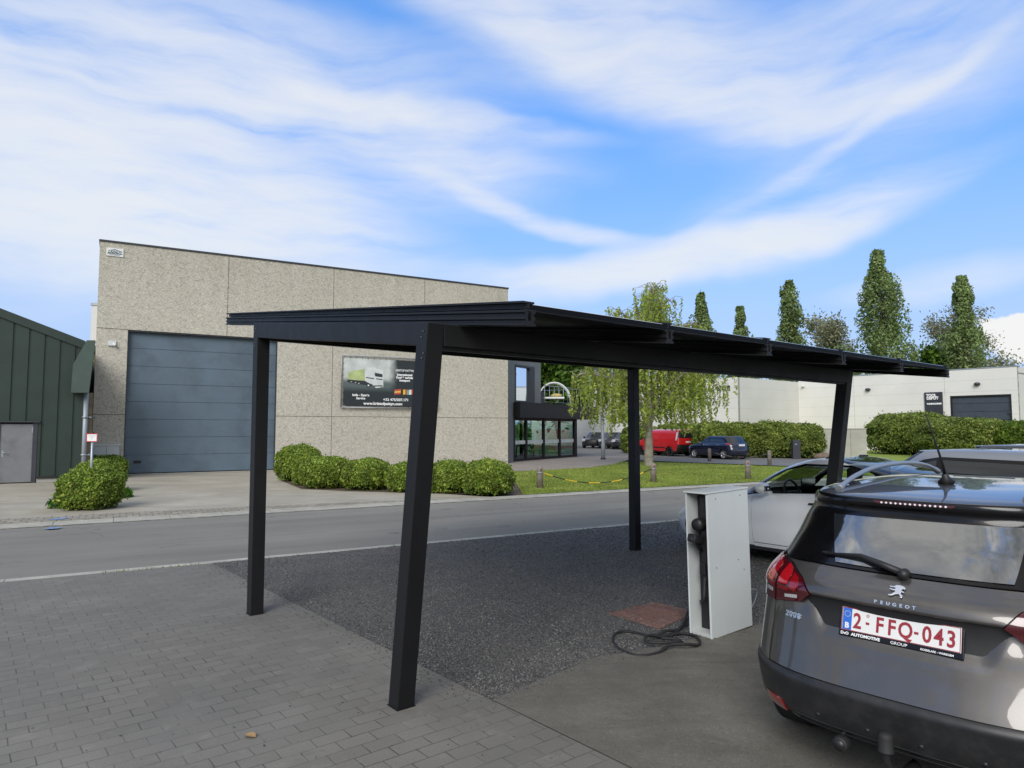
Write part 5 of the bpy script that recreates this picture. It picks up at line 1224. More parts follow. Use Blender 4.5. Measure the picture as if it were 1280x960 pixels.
    patch(S, [(.93, .9), (1.07, .9), (1.06, max(1.6, vh*.35)), (.94, max(1.6, vh*.35))], .003, step, .01).build('grille', K['black'], fbo)
    for sg in (-1, 1):
        q = [(.86, vh*.55), (.93, vh*.62), (.93, vh*.85), (.83, vh*.92)]; q = [((p if sg > 0 else 2-p), v) for p, v in q]; q = q if sg > 0 else q[::-1]
        patch(S, q, .006, .04, .015).build('headlight', K['clearlens'], car)
    if spec.get('rear', True):
        patch(S, [(-pb, .5), (pb, .5), (pb, spec['vbt']-.05), (-pb, spec['vbt']-.05)], .0, step, .012).build('rear_bumper', spec.get('bumpm', paint), car)
        tg = patch(S, [(-pb, spec['vbt']), (pb, spec['vbt']), (pb, vg), (-pb, vg)], .0, step, .012).build('tailgate', paint, car)
        for sg in (-1, 1):
            a0, a1 = spec.get('lamp', (.1, .2)); v0_, v1_ = spec.get('lampv', (spec['vbt']+1.2, vg-.4)); q = [(sg*a0, v0_), (sg*a1, v0_+.2), (sg*a1, v1_), (sg*a0*1.1, v1_)]; q = q if sg > 0 else q[::-1]
            patch(S, q, .006, .04, .015).build('taillight', K['redlens'], car)
        P = S(0, spec.get('plv', spec['vbt']+1))[0]; bm = MB(); bm.box((0, P[1]-.012, P[2]), (.52, .012, .11)); pl = bm.build('number_plate', K['signwhite'], car)
    for x in (-1, 1):
        for y in (wr, wf): wheel(car, x*(spec['tw']/2-spec.get('ww', .205)*.5-.01), y, r, spec.get('ww', .205), x, spec.get('rimm', K['alloy']), hi=spec.get('hi', False))
    bm = MB(); bm.box((0, (wr+wf)/2, zs+.02), (spec['tw']-.1, wf-wr-2*ar, .12)); bm.build('underbody', K['black'], car)
    if spec.get('mirror'):
        my, mz, mx = spec['mirror']
        for sg in (-1, 1):
            bm = MB(); bm.ell((sg*mx, my, mz), (.125, .085, .075), 16); bm.tube([(sg*(mx-.16), my-.02, mz-.07), (sg*(mx-.05), my, mz-.05)], .03, 8); mo = bm.build('mirror', spec.get('mirm', paint), car)
            for p in mo.data.polygons: p.use_smooth = True
            bm = MB(); bm.box((sg*(mx+.01), my-.072, mz), (.12, .02, .075), bev=.008); bm.build('mirror_glass', K['skyglass'], mo)
    return car
def on_surface(S, p, v, off=.002, roll=0.0):
    P = S(p, v)[0]; N = S.normal(np.array([p]), np.array([v]))[0]; dx = (S(p+.004, v)-S(p-.004, v))[0]; x = Vector(dx).normalized(); z = Vector(N); y = z.cross(x)
    M = Matrix((x, y, z)).transposed().to_4x4(); M.translation = Vector(P)+z*off; return M@Matrix.Rotation(roll, 4, 'Z')
# ================================================================ the grey hatchback seen from behind
SUV = Shell(SUV_RINGS)
SX, SY, SHD = 1.762, 3.263, 47.0
spec = dict(wr=.79, wf=3.33, r=.325, sill=.30, vh=9.2, vg=12, vt=15.6, vr=16.75, pr=.157, pf=.812, pb=.12, pfb=.88, cladrear=False, hp=.77, doors=[.98, 1.95, 2.98], tw=1.72, hi=True, ww=.215,
            qtop=[(.2, 11.95), (.157, 11.95), (.166, 11.85), (.217, 10.25), (.212, 7.6), (.166, 6.85), (.12, 6.9)],
            glass=[[(.72, 1.12), (1.08, 1.10), (1.12, 1.30), (.98, 1.30)], [(1.14, 1.10), (1.92, 1.08), (1.95, 1.345), (1.2, 1.335)], [(2.0, 1.08), (2.78, 1.085), (2.50, 1.30), (2.02, 1.35)]],
            dlo=[(.66, 1.095), (2.92, 1.065), (2.55, 1.345), (1.95, 1.385), (1.1, 1.36), (.92, 1.33)], clad=.055, rear=False, rearglass=False, sideglass=K['darkglass'], wg=K['darkglass'], mirror=(2.78, 1.03, 1.0), handle='chrome')
suv = base_car('parked_car', 'graphite grey hatchback seen from behind with white and red number plate', Vector((SX, SY, 0)), SHD, SUV, K['paintgrey'], spec, step=.05)
fine = .024
def tg_shape(P):
    P = P.copy(); x, z = P[:, 0], P[:, 2]; ss = lambda a, b, t: np.clip((t-a)/(b-a), 0, 1)**2*(3-2*np.clip((t-a)/(b-a), 0, 1))
    groove = ss(.80, .905, z)*(1-ss(.918, .934, z))*.022*(1-ss(.47, .53, np.abs(x)))
    hw = .335+(z-.76)*.35; rec = (1-ss(0, .055, np.abs(x)-hw))*ss(.735, .80, z)*(1-ss(.915, .932, z))*.024
    P[:, 1] += groove+rec; return P
h2 = [(.118, 3.98), (.118, 6.93), (.0835, 7.4), (.072, 8.6), (.0865, 10.15), (.112, 11.2), (.124, 11.62), (.087, 11.83), (0, 11.82)]
tgp = h2+[(-p, v) for p, v in h2[:-1]][::-1]
tailgate = patch(SUV, tgp, .0, .026, .014, deform=tg_shape).build('tailgate', K['paintgrey'], suv)
# rear bumper in grained plastic, in two tiers
def bp_shape(P):
    P = P.copy(); z = P[:, 2]; ss = lambda a, b, t: np.clip((t-a)/(b-a), 0, 1)
    P[:, 1] -= .012*ss(.47, .50, z)*(1-ss(.525, .535, z)); return P
patch(SUV, [(-.215, 1.25), (.215, 1.25), (.215, 3.9), (-.215, 3.9)], .006, .03, .02, deform=bp_shape)
bmp = patch(SUV, [(-.20, 1.22), (-.06, 1.22), (.06, 1.22), (.20, 1.22), (.225, 3.9), (-.225, 3.9)], .006, .03, .02, deform=bp_shape).build('rear_bumper', K['plastic'], suv)
patch(SUV, [(-.19, .5), (-.1, .35), (.1, .35), (.19, .5), (.2, 1.24), (-.2, 1.24)], -.004, .035, .02).build('lower_valance', K['plastic'], bmp)
bm = MB()
pts = [(-.088, .75), (-.094, .95), (-.088, 1.15), (.088, 1.15), (.094, .95), (.088, .75)]
P = [Vector(SUV(p, v)[0])+Vector(SUV.normal(np.array([p]), np.array([v]))[0])*.004 for p, v in resample([(q[0], q[1]) for q in pts], .004)]
bm.tube(P+[P[0]], .004, 6); bm.build('trim_line', K['plastic'], bmp)
for p, v in ((-.062, 1.5), (-.02, 1.5), (.02, 1.5), (.062, 1.5)):
    M = on_surface(SUV, p, v, .008); bm = MB(); bm.lathe([(.0, .003), (.009, .003), (.0095, .0), (.012, .0), (.0125, -.002)], n=20); o = bm.build('parking_sensor', K['plastic'], bmp); o.matrix_local = M
for sg in (-1, 1):
    q = [(sg*.1, .95), (sg*.118, .88), (sg*.13, 1.0), (sg*.128, 1.55), (sg*.102, 1.45)]; patch(SUV, q, .011, .02, .01).build('fog_reflector', K['redlens'], bmp)
# tail lamps: outer half on the wing, inner half on the tailgate
for sg in (-1, 1):
    m = lambda L_: [(sg*p, v) for p, v in L_]
    o = patch(SUV, m([(.1195, 6.93), (.164, 6.9), (.21, 7.65), (.214, 10.2), (.165, 11.8), (.132, 11.35), (.1195, 10.95)]), .007, fine, .018).build('taillight', K['reddark'], suv)
    i_ = patch(SUV, m([(.1165, 6.98), (.084, 7.45), (.0735, 8.6), (.0875, 10.1), (.1165, 11.1)]), .006, fine, .018).build('taillight', K['reddark'], suv)
    patch(SUV, m([(.124, 9.0), (.16, 8.8), (.2, 9.2), (.2, 10.2), (.163, 11.5), (.138, 11.2), (.1245, 10.6)]), .0085, .02, .001).build('lens_segment', K['redbright'], o)
    patch(SUV, m([(.122, 8.3), (.15, 8.55), (.205, 8.3), (.205, 8.9), (.16, 8.7), (.122, 8.9)]), .0087, .02, .001).build('lens_segment', K['redlens'], o)
    patch(SUV, m([(.1145, 9.0), (.1, 9.1), (.1, 10.2), (.106, 10.7), (.1145, 11.0)]), .0078, .02, .001).build('lens_segment', K['redbright'], i_)
    patch(SUV, m([(.0975, 8.7), (.09, 8.5), (.086, 9.3), (.0905, 10.0), (.0975, 10.3)]), .0078, .02, .001).build('lens_segment', K['redlens'], i_)
    patch(SUV, m([(.0985, 8.3), (.1145, 8.3), (.1145, 8.75), (.0985, 8.75)]), .0078, .02, .001).build('lens_segment', K['redlens'], i_)
    patch(SUV, m([(.087, 7.75), (.103, 7.5), (.103, 7.85), (.087, 8.15)]), .0078, .02, .001).build('lens_segment', K['clearlens'], i_)
    patch(SUV, m([(.124, 7.6), (.15, 7.6), (.15, 8.0), (.124, 8.0)]), .0087, .02, .001).build('lens_segment', K['clearlens'], o)
# rear window, black edge and spoiler
gp_ = [(-.155, 12.15), (-.128, 11.78), (-.087, 11.93), (0, 11.9), (.087, 11.93), (.128, 11.78), (.155, 12.15), (.156, 15.5), (-.156, 15.5)]
rw = patch(SUV, gp_, .003, .026, .008).build('rear_window', K['glossblack'], suv)
patch(SUV, [(-.0635, 12.12), (0, 12.1), (.0835, 12.14), (.101, 14.5), (0, 14.48), (-.0885, 14.4)], .009, .03, .001).build('pane', K['rearglass'], rw)
spo = patch(SUV, [(-.185, 15.4), (.185, 15.4), (.19, 16.72), (-.19, 16.72)], .006, .03, .02).build('spoiler', K['glossblack'], suv)
bl = patch(SUV, [(-.04, 16.02), (.04, 16.02), (.044, 16.38), (-.044, 16.38)], .009, .02, .01).build('brake_light', K['reddark'], spo)
bm = MB()
for k in range(14):
    M = on_surface(SUV, -.034+.068*k/13, 16.2, .0105); bm.add([M@Vector(q) for q in ((-.007, 0, 0), (0, -.006, 0), (.007, 0, 0), (0, .006, 0))], [(0, 1, 2, 3)])
bm.build('light_element', K['whiteink'], bl)
# wiper
wp = empty('wiper'); wp.parent = suv
P0, P1, P2 = Vector(SUV(.0, 12.05)[0]), Vector(SUV(-.04, 12.5)[0]), Vector(SUV(-.078, 12.4)[0]); off = Vector((0, -.03, .012))
bm = MB(); bm.tube([P0+off*.6, P0.lerp(P1, .5)+off*1.1, P1+off*1.0, P2+off*.6], .012, 8, rs=[.019, .017, .012, .006]); bm.lathe([(0, -.05), (.02, -.048), (.026, -.03), (.027, .0)], P0+Vector((0.005, 0, .002)), 'y', 16); bm.build('arm', K['black'], wp)
bm = MB(); Pa, Pb = Vector(SUV(-.012, 12.25)[0]), Vector(SUV(-.082, 12.45)[0]); bm.tube([Pa+off*.35, (Pa+Pb)/2+off*.45+Vector((0, 0, .012)), Pb+off*.3], .008, 6); bm.build('blade', K['rubber'], wp)
# badge and lettering
lion = [(735, 632), (752, 636), (762, 645), (760, 655), (750, 652), (745, 660), (760, 668), (762, 675), (748, 672), (750, 683), (760, 692), (758, 704), (748, 706), (750, 698), (738, 684), (725, 690), (712, 700), (697, 702), (700, 694), (712, 690), (722, 675), (722, 668), (708, 668), (695, 662), (697, 656), (712, 660), (722, 656), (715, 650), (695, 650), (692, 643), (712, 643), (720, 634)]
sc_ = .078/75; bm = MB(); bm.prism([((x-727)*sc_, (669-y)*sc_) for x, y in lion][::-1], 0, .006); o = bm.build('badge', K['chrome'], tailgate); o.matrix_local = on_surface(SUV, -.001, 10.3, .004)
bv = o.modifiers.new('edge', 'BEVEL'); bv.width = .0015; bv.segments = 2
for i, ch in enumerate('PEUGEOT'):
    lettering('letter', ch, .022, K['chrome'], tailgate, on_surface(SUV, (-.014+.0049*i-.0015), 9.12, .003), .0015, 'CENTER', .0006, 1.1)
for i, ch in enumerate('2008'):
    lettering('letter', ch, .04, K['chrome'], tailgate, on_surface(SUV, (-.0985+.0047*i), 6.35, .003), .0015, 'CENTER', .0012, 1.15)
# number plate in its frame
npl = empty('number_plate'); npl.parent = suv; Mx = Matrix((Vector((1, 0, 0)), Vector((0, math.sin(.28), math.cos(.28))), Vector((0, -math.cos(.28), math.sin(.28))))).transposed().to_4x4(); Mx.translation = (.004, .118, .845); npl.matrix_local = Mx
bm = MB(); bm.box((0, -.011, -.008), (.545, .148, .014), bev=.006); bm.build('plate_frame', K['glossblack'], npl)
bm = MB(); bm.box((0, .0, .0005), (.522, .112, .006), bev=.002); pf_ = bm.build('plate_face', mat('plate white', (.7, .7, .68), .35, var=.02), npl)
K['platered'] = mat('plate red', (.28, .018, .03), .4); K['eublue'] = mat('plate blue', (.02, .13, .55), .4); K['staryellow'] = mat('plate star yellow', (.7, .6, .1), .4)
bm = MB()
for c, s in (((0, .0535, .0042), (.518, .003, .0012)), ((0, -.0535, .0042), (.518, .003, .0012)), ((.2575, 0, .0042), (.003, .104, .0012)), ((-.2575, 0, .0042), (.003, .104, .0012))): bm.box(c, s)
bm.build('plate_border', K['platered'], npl)
bm = MB(); bm.box((-.233, 0, .004), (.042, .103, .0015)); bm.build('country_band', K['eublue'], npl)
bm = MB()
for k in range(12):
    a = 2*PI*k/12; bm.box((-.233+.0135*math.cos(a), .024+.0135*math.sin(a), .0052), (.003, .003, .0008))
bm.build('star_ring', K['staryellow'], npl)
def pl_text(s, x, y, size, m, bold=.001, sx=1.0): return lettering('lettering', s, size, m, npl, T3(x, y, .0048), .0006, 'CENTER', bold, sx)
pl_text('B', -.233, -.043, .036, K['signwhite'], .0015)
for ch, x in (('2', -.185), ('F', -.082), ('F', -.028), ('Q', .032), ('0', .123), ('4', .172), ('3', .222)): pl_text(ch, x, -.037, .102, K['platered'], .0022, .78)
for x, w_ in ((-.137, .016), (.079, .018)): bm = MB(); bm.box((x, -.006, .0052), (w_, .011, .0012)); bm.build('dash', K['platered'], npl)
bm = MB(); bm.lathe([(.0065, 0), (.0065, .001), (.0045, .001), (.0045, 0)], (-.137, .03, .005), n=18); bm.build('sticker', K['platered'], npl)
for s, x, sz, b_, sx in (('DvO', -.243, .019, .0007, 1.0), ('AUTOMOTIVE', -.145, .019, .0009, 1.1), ('GROUP', .005, .019, .0001, 1.15), ('ROESELARE - WAREGEM', .165, .0125, .0003, 1.0)):
    lettering('lettering', s, sz, K['whiteink'], npl, T3(x, -.0765, -.0005), .0004, 'CENTER', b_, sx)
# towing ball, socket, aerial, rails
tw = empty('tow_bar'); tw.parent = suv
bm = MB(); bm.tube([(0, -.085, .40), (0, -.085, .37), (0, -.083, .30), (.01, -.06, .23), (.03, .02, .2), (.05, .14, .22)], .018, 12, rs=[.02, .018, .017, .02, .024, .028]); bm.build('neck', K['plastic'], tw)
bm = MB(); bm.lathe([(0, .055), (.018, .054), (.028, .046), (.031, .03), (.031, -.02), (.034, -.024), (.034, -.03), (.0, -.03)], (0, -.085, .365), n=24); bm.build('ball_cap', K['rubber'], tw)
bm = MB(); bm.box((.09, .02, .2), (.09, .1, .05), bev=.015); bm.build('tow_housing', K['galv'], tw); bm = MB(); bm.box((.07, -.035, .225), (.035, .02, .03), bev=.006); bm.build('key_cap', mat('worn yellow cap', (.35, .3, .1), .6), tw)
sk_ = empty('tow_socket'); sk_.parent = suv
bm = MB(); bm.lathe([(.0, -.03), (.03, -.028), (.037, -.015), (.038, .02), (.034, .04), (.02, .06)], (-.255, .06, .245), 'y', 22); bm.build('socket_body', K['rubber'], sk_)
bm = MB(); bm.lathe([(0, -.036), (.024, -.036), (.026, -.029)], (-.255, .06, .245), 'y', 20); bm.tube([(-.255, .07, .28), (-.24, .1, .31), (-.22, .16, .32)], .012, 8); bm.build('socket_lid', K['plastic'], sk_)
an = empty('antenna'); an.parent = suv
bm = MB(); bm.tube([(0, 1.0, 1.495), (0, .985, 1.52), (0, .97, 1.545)], .03, 12, rs=[.045, .022, .011]); bm.build('base', K['black'], an)
bm = MB(); bm.tube([(0, .972, 1.54), (0, .94, 1.60), (0, .67, 1.885)], .006, 8, rs=[.010, .007, .0032]); bm.build('rod', K['black'], an)
for sg in (-1, 1):
    path = [(sg*.445, .60, 1.452), (sg*.45, .74, 1.487), (sg*.457, .95, 1.522), (sg*.47, 1.25, 1.549), (sg*.487, 1.7, 1.558), (sg*.495, 2.1, 1.548), (sg*.49, 2.42, 1.515), (sg*.475, 2.6, 1.465)]
    bm = MB(); P = smooth(path, 5); n = 10
    for i, p in enumerate(P): pass
    bm.tube(P, .02, 12, rs=[.021 if i < 3 or i > len(P)-4 else .0145 for i in range(len(P))]); bm.build('roof_rail', K['silverrail'], suv)
# ================================================================ white electric sedan
SED_RINGS = [(.18, .20, 4.5, .19, .84, .55, .6), (.06, .32, 4.62, .28, .885, .65, .8), (.0, .46, 4.68, .42, .915, .7, .85), (.02, .62, 4.66, .54, .92, .7, .85), (.05, .78, 4.58, .62, .918, .7, .85, .02),
             (.08, .92, 4.44, .69, .905, .7, .8, .04), (.12, 1.05, 4.2, .76, .885, .65, .75, .03), (.3, 1.10, 3.85, .84, .855, .6, .7, .01), (.62, 1.115, 3.5, .92, .825, .55, .55, -.03),
             (.8, 1.15, 3.38, 1.0, .80, .5, .5, -.03), (1.05, 1.22, 3.2, 1.11, .76, .46, .45, -.01), (1.3, 1.285, 3.02, 1.215, .72, .44, .42, .01), (1.55, 1.34, 2.84, 1.30, .68, .4, .4, .015), (1.75, 1.378, 2.66, 1.358, .645, .35, .35, .018),
             (1.9, 1.398, 2.52, 1.39, .60, .3, .3, .02), (2.0, 1.408, 2.4, 1.402, .45, .2, .2, .02), (2.1, 1.418, 2.3, 1.414, .25, .1, .1, .012), (2.17, 1.424, 2.23, 1.423, .03, .02, .02)]
SED = Shell(SED_RINGS, 2.6)
K['glassroof'] = mirrorglass('tinted glass roof', (.01, .012, .015), .22)
TX, TY, THD = 5.84, 7.40, -38.0
sspec = dict(wr=.97, wf=3.845, r=.335, sill=.23, vh=6.2, vg=8, vt=13.4, vr=14.5, pr=.2, pf=.845, pb=.18, pfb=.905, hp=.775, doors=[.95, 2.02, 3.08], tw=1.83, ww=.235, open=(8.15, 13.6), hi=True, sillpaint=True,
             glass=[[(1.25, 1.12), (1.98, 1.0), (1.98, 1.33), (1.7, 1.32)], [(2.07, .995), (3.12, .945), (2.93, 1.11), (2.68, 1.255), (2.42, 1.325), (2.07, 1.335)]],
             dlo=[(.95, 1.15), (1.5, 1.03), (3.25, .915), (3.26, .955), (3.0, 1.115), (2.72, 1.265), (2.44, 1.345), (1.7, 1.35), (1.38, 1.25)], vbt=5.2, hz=.12, handle='black', mirror=(2.86, 1.02, 1.0), roofmat=K['glassroof'], rimm=K['alloy'], wg=K['carglass'], rg=K['carglass'], lamp=(.1, .24))
sed = base_car('parked_car', 'white sedan parked nose away beyond the white charging cabinet', Vector((TX, TY, 0)), THD, SED, K['paintwhite'], sspec, step=.06)
K['seatc'] = mat('dark seat cloth', (.02, .02, .022), .7)
for x, y in ((-.38, 2.35), (.38, 2.35)):
    s_ = empty('seat'); s_.parent = sed
    bm = MB(); bm.box((x, y+.05, .5), (.5, .55, .2), bev=.06); bm.build('cushion', K['seatc'], s_)
    bm = MB(); bm.box((x, y-.3, .85), (.5, .16, .62), Matrix.Rotation(.25, 3, 'X'), bev=.06); bm.build('backrest', K['seatc'], s_)
    bm = MB(); bm.box((x, y-.4, 1.22), (.26, .1, .18), bev=.04); bm.build('headrest', K['seatc'], s_)
bm = MB(); bm.box((0, 1.2, .62), (1.35, .8, .3), bev=.08); bm.build('rear_bench', K['seatc'], sed)
bm = MB(); bm.box((0, 3.05, .80), (1.45, .45, .16), bev=.06); bm.build('dashboard', K['seatc'], sed)
bm = MB(); n = 22; bm.tube([(-.38+.18*math.cos(2*PI*i/n), 2.80+.05*math.sin(2*PI*i/n), .93+.17*math.sin(2*PI*i/n)) for i in range(n+1)], .016, 8, caps=False); bm.tube([(-.38, 2.8, .93), (-.38, 3.0, .85)], .03, 8); bm.box((-.38, 2.8, .93), (.3, .03, .06), bev=.01); bm.build('steering_wheel', K['black'], sed)
bm = MB(); bm.box((0, 2.78, 1.0), (.36, .02, .23), bev=.006); bm.build('touch_screen', K['glossblack'], sed)
# ================================================================ hatchback family used for the other cars
def hatch_rings(L, W, H, hood, ws, rk=1.0):
    w = W/2
    return [(.16, .22, L-.15, .2, w*.93, .5, .55), (.04, .34, L-.04, .32, w*.97, .6, .65), (.0, .48, L, .46, w*.99, .62, .7), (.0, .6, L, .58, w, .62, .7), (.05, .75, L-.02, .7, w, .6, .7), (.08, .88, L-.1, hood-.12, w*.985, .58, .65),
            (.12, .96, L-.35, hood-.04, w*.955, .55, .6), (.17, 1.02, L-.8, hood+.02, w*.925, .5, .5), (.22, 1.05, L-1.05, hood+.06, w*.90, .48, .4), (.34*rk, 1.05+(H-1.05)*.35, L-1.05-(ws)*.36, hood+.06+(H-hood-.06)*.36, w*.84, .45, .36), (.45*rk, 1.05+(H-1.05)*.65, L-1.05-ws*.66, hood+.06+(H-hood-.06)*.66, w*.775, .42, .34),
            (.52*rk, 1.05+(H-1.05)*.84, L-1.05-ws*.88, hood+.06+(H-hood-.06)*.86, w*.72, .38, .3), (.62*rk, 1.05+(H-1.05)*.93, L-1.05-ws, hood+.06+(H-hood-.06)*.94, w*.66, .34, .3, .015), (.95*rk, H-.02, L-1.3-ws, H-.02, w*.45, .25, .25, .02), (1.5, H, L-1.6-ws, H, w*.12, .06, .06, .005)]
def hatch_spec(L, W, H, wb, fo, belt=.98, **kw):
    wr = L-fo-wb; wf = L-fo; m = (wr+wf)/2; r = kw.pop('r', .315)
    s = dict(wr=wr, wf=wf, r=r, sill=.26, vh=6.2, vg=8, vt=11.2, vr=11.6, pr=.19, pf=.80, pb=.165, pfb=.875, hp=.775, doors=[wr+.3, m+.02, wf-.42], tw=W-.02, vbt=4.3, mirror=(wf-.62, 1.02, W/2+.08), lamp=(.14, .24), wg=K['darkglass'], sideglass=K['darkglass'],
             glass=[[(wr-.05, 1.12), (m-.03, 1.10), (m-.03, H-.16), (wr+.2, H-.2)], [(m+.05, 1.10), (wf-.68, 1.09), (wf-1.15, H-.2), (m+.05, H-.16)]],
             dlo=[(wr-.35, 1.10), (wf-.5, 1.065), (wf-1.1, H-.165), (m, H-.12), (wr+.05, H-.15), (wr-.2, 1.2)])
    s.update(kw); return s
R3 = hatch_rings(4.4, 1.82, 1.50, .9, .75); S3 = Shell(R3, 2.7)
c3_ = Vector((TX, TY, 0))+dL*2.85+dD*.35
base_car('parked_car', 'silver grey hatchback parked beyond the white sedan', c3_, THD, S3, K['paintsilver'], hatch_spec(4.4, 1.82, 1.50, 2.65, .88), step=.09)
R4 = hatch_rings(4.3, 1.80, 1.52, .92, .7); S4 = Shell(R4, 2.7)
base_car('parked_car', 'dark grey car farthest along the row, only its roof showing', Vector((TX, TY, 0))+dL*6.0+dD*.1, THD-1, S4, K['paintdark'], hatch_spec(4.3, 1.80, 1.52, 2.6, .86), step=.1)
# far side: navy hatchback, three dark cars, red van
pN = spot(884, 573); pNr = spot(939, 572.5)
SN = Shell(hatch_rings(4.34, 1.84, 1.5, .92, .8), 2.7)
base_car('parked_car', 'dark navy hatchback with silver wheels parked behind the red van', spot(929, 574.5), -28, SN, K['paintnavy'], hatch_spec(4.34, 1.84, 1.50, 2.64, .88), step=.1).scale = (.92,)*3
SF1 = Shell(hatch_rings(4.3, 1.8, 1.5, .92, .8), 2.7)
def far_car(label, u, v, hd, paint, H=1.5):
    p = spot(u, v)-az(hd)*4.2; base_car('parked_car', label, p, hd, SF1, paint, hatch_spec(4.3, 1.8, 1.5, 2.6, .86, handles=False), step=.16)
far_car('black car parked right beside the glazed office, leftmost of the far three', 737, 560.5, 205, K['paintblack'])
far_car('dark car half hidden by the lamp column and willow strands', 758, 561, 205, K['paintdark'])
far_car('black car seen just left of the slender upright carport post', 775, 562, 205, K['paintblack'])
VAN = [(.12, .3, 4.85, .3, .95, .3, .5), (.04, .45, 4.95, .42, .98, .35, .6), (.0, .6, 4.98, .58, .99, .3, .65), (.0, .8, 4.96, .74, .99, .28, .65), (.02, 1.0, 4.85, .9, .985, .26, .6), (.03, 1.12, 4.6, 1.02, .97, .26, .55), (.04, 1.2, 4.35, 1.1, .96, .25, .5), (.045, 1.28, 4.15, 1.18, .95, .25, .4),
       (.05, 1.32, 4.02, 1.22, .94, .25, .35), (.07, 1.5, 3.78, 1.42, .9, .24, .3), (.09, 1.68, 3.55, 1.62, .86, .22, .3), (.11, 1.8, 3.4, 1.77, .82, .2, .28), (.14, 1.88, 3.25, 1.86, .76, .2, .25), (.3, 1.95, 3.0, 1.94, .5, .15, .2), (.8, 1.97, 2.4, 1.97, .1, .05, .05)]
SV = Shell(VAN, 3.2)
vsp = dict(cat='van', wr=.97, wf=3.93, r=.34, sill=.34, vh=6.2, vg=8, vt=11.2, vr=11.8, pr=.17, pf=.80, pb=.2, pfb=.82, hp=.775, doors=[2.2, 3.2-.1, 3.98-.35+.1], tw=1.95, vbt=3.3, mirror=(3.4, 1.28, 1.08), lamp=(.17, .24), wg=K['darkglass'], sideglass=K['darkglass'], rearglass=False,
           glass=[[(3.12, 1.3), (3.82, 1.28), (3.45, 1.66), (3.12, 1.72)]], dlo=[(3.05, 1.26), (3.95, 1.24), (3.5, 1.72), (3.05, 1.78)], mirm=K['black'], handle='black', rimm=K['black'], bumpm=K['black'])
van = base_car('delivery_van', 'bright red delivery van parked nose left at the far hedge', spot(861, 570.5), -32, SV, K['paintred'], vsp, step=.11); van.scale = (.9,)*3
for sg in (-1, 1):
    patch(SV, sidepoly(SV, [(1.4, .58), (3.55, .6), (3.55, .68), (1.4, .66)], sg), .01, .08, .01).build('rub_strip', K['black'], van)
    patch(SV, sidepoly(SV, [(.22, 1.15), (.34, 1.15), (.34, 1.75), (.22, 1.72)], sg), .01, .08, .01).build('pillar_strip', K['lightgrey'], van)
# ---------------------------------------------------------------- foliage
def cards(P, N, size, m, name, parent, jit=.9, aspect=1.7):
    """small leaf quads at P, turned loosely towards N"""
    n = len(P); P = np.asarray(P, float); N = np.asarray(N, float)+RNG.normal(0, jit, (n, 3)); N /= np.linalg.norm(N, axis=1, keepdims=True)+1e-9
    R = RNG.normal(0, 1, (n, 3)); A = np.cross(N, R); A /= np.linalg.norm(A, axis=1, keepdims=True)+1e-9; B = np.cross(N, A)
    s = (size*RNG.uniform(.6, 1.35, n))[:, None]; a, b = A*s*.5, B*s*.5*aspect
    V = np.stack([P-b, P+a*.95, P+b, P-a*.95], 1).reshape(-1, 3)
    return numesh(name, V, np.arange(n*4).reshape(-1, 4), m, parent)
K['leafbox'] = leafmat('clipped shrub leaf', (.08, .15, .016), (.23, .35, .038), (.48, .55, .11), clump=3.0)
K['leafhedge'] = leafmat('tall hedge leaf', (.08, .135, .022), (.2, .275, .045), (.38, .43, .095), clump=1.6)
K['leafhedge2'] = leafmat('bright hedge leaf', (.05, .11, .008), (.12, .2, .015), (.25, .33, .03), clump=1.1)
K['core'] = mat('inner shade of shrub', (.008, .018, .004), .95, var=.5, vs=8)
def shrub(name, label, c, r, h, nleaf, size, m, group=None, sq=2.6, ry=None, rz=0.0, cat='shrub', core=.9, seed=0, twig=True):
    rg = np.random.default_rng(seed+11); ry = ry or r; t = thing(name, label, cat, (c[0], c[1], 0), rz, group)
    n = nleaf; d = rg.normal(0, 1, (n, 3)); d[:, 2] = np.where(d[:, 2] < -.5, -d[:, 2], d[:, 2]); d /= np.linalg.norm(d, axis=1, keepdims=True)
    k = (np.abs(d[:, 0])**sq+np.abs(d[:, 1])**sq+np.abs(d[:, 2])**sq)**(-1/sq)
    ph = rg.uniform(0, 6, 6); lump = 1+.035*np.sin(d[:, 0]*5+ph[0])*np.cos(d[:, 1]*6+ph[1])+.035*np.sin(d[:, 2]*9+d[:, 0]*8+ph[2])
    rad = rg.uniform(0, 1, n)**.25*.16+.86+rg.exponential(.026, n)
    P = d*k[:, None]*(lump*rad)[:, None]*np.array([r, ry, h*.55]); P[:, 2] += h*.46
    P[:, 2] = np.where(P[:, 2] < .03, rg.uniform(.02, .2, n)*h, P[:, 2])
    cards(P, d, size, m, 'foliage', t)
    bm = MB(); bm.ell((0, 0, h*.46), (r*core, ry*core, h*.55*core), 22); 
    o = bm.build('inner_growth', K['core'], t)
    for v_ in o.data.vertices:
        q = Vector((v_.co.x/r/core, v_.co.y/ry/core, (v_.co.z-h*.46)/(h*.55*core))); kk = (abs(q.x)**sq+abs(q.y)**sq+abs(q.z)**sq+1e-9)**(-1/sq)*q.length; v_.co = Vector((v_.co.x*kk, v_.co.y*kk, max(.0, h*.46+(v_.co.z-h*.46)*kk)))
    if twig:
        bm = MB()
        for i in range(5): a = rg.uniform(0, 6.28); bm.tube([(0, 0, 0), (r*.5*math.cos(a), ry*.5*math.sin(a), h*.55)], .02, 5)
        bm.build('stem', K['bark'], t)
    return t
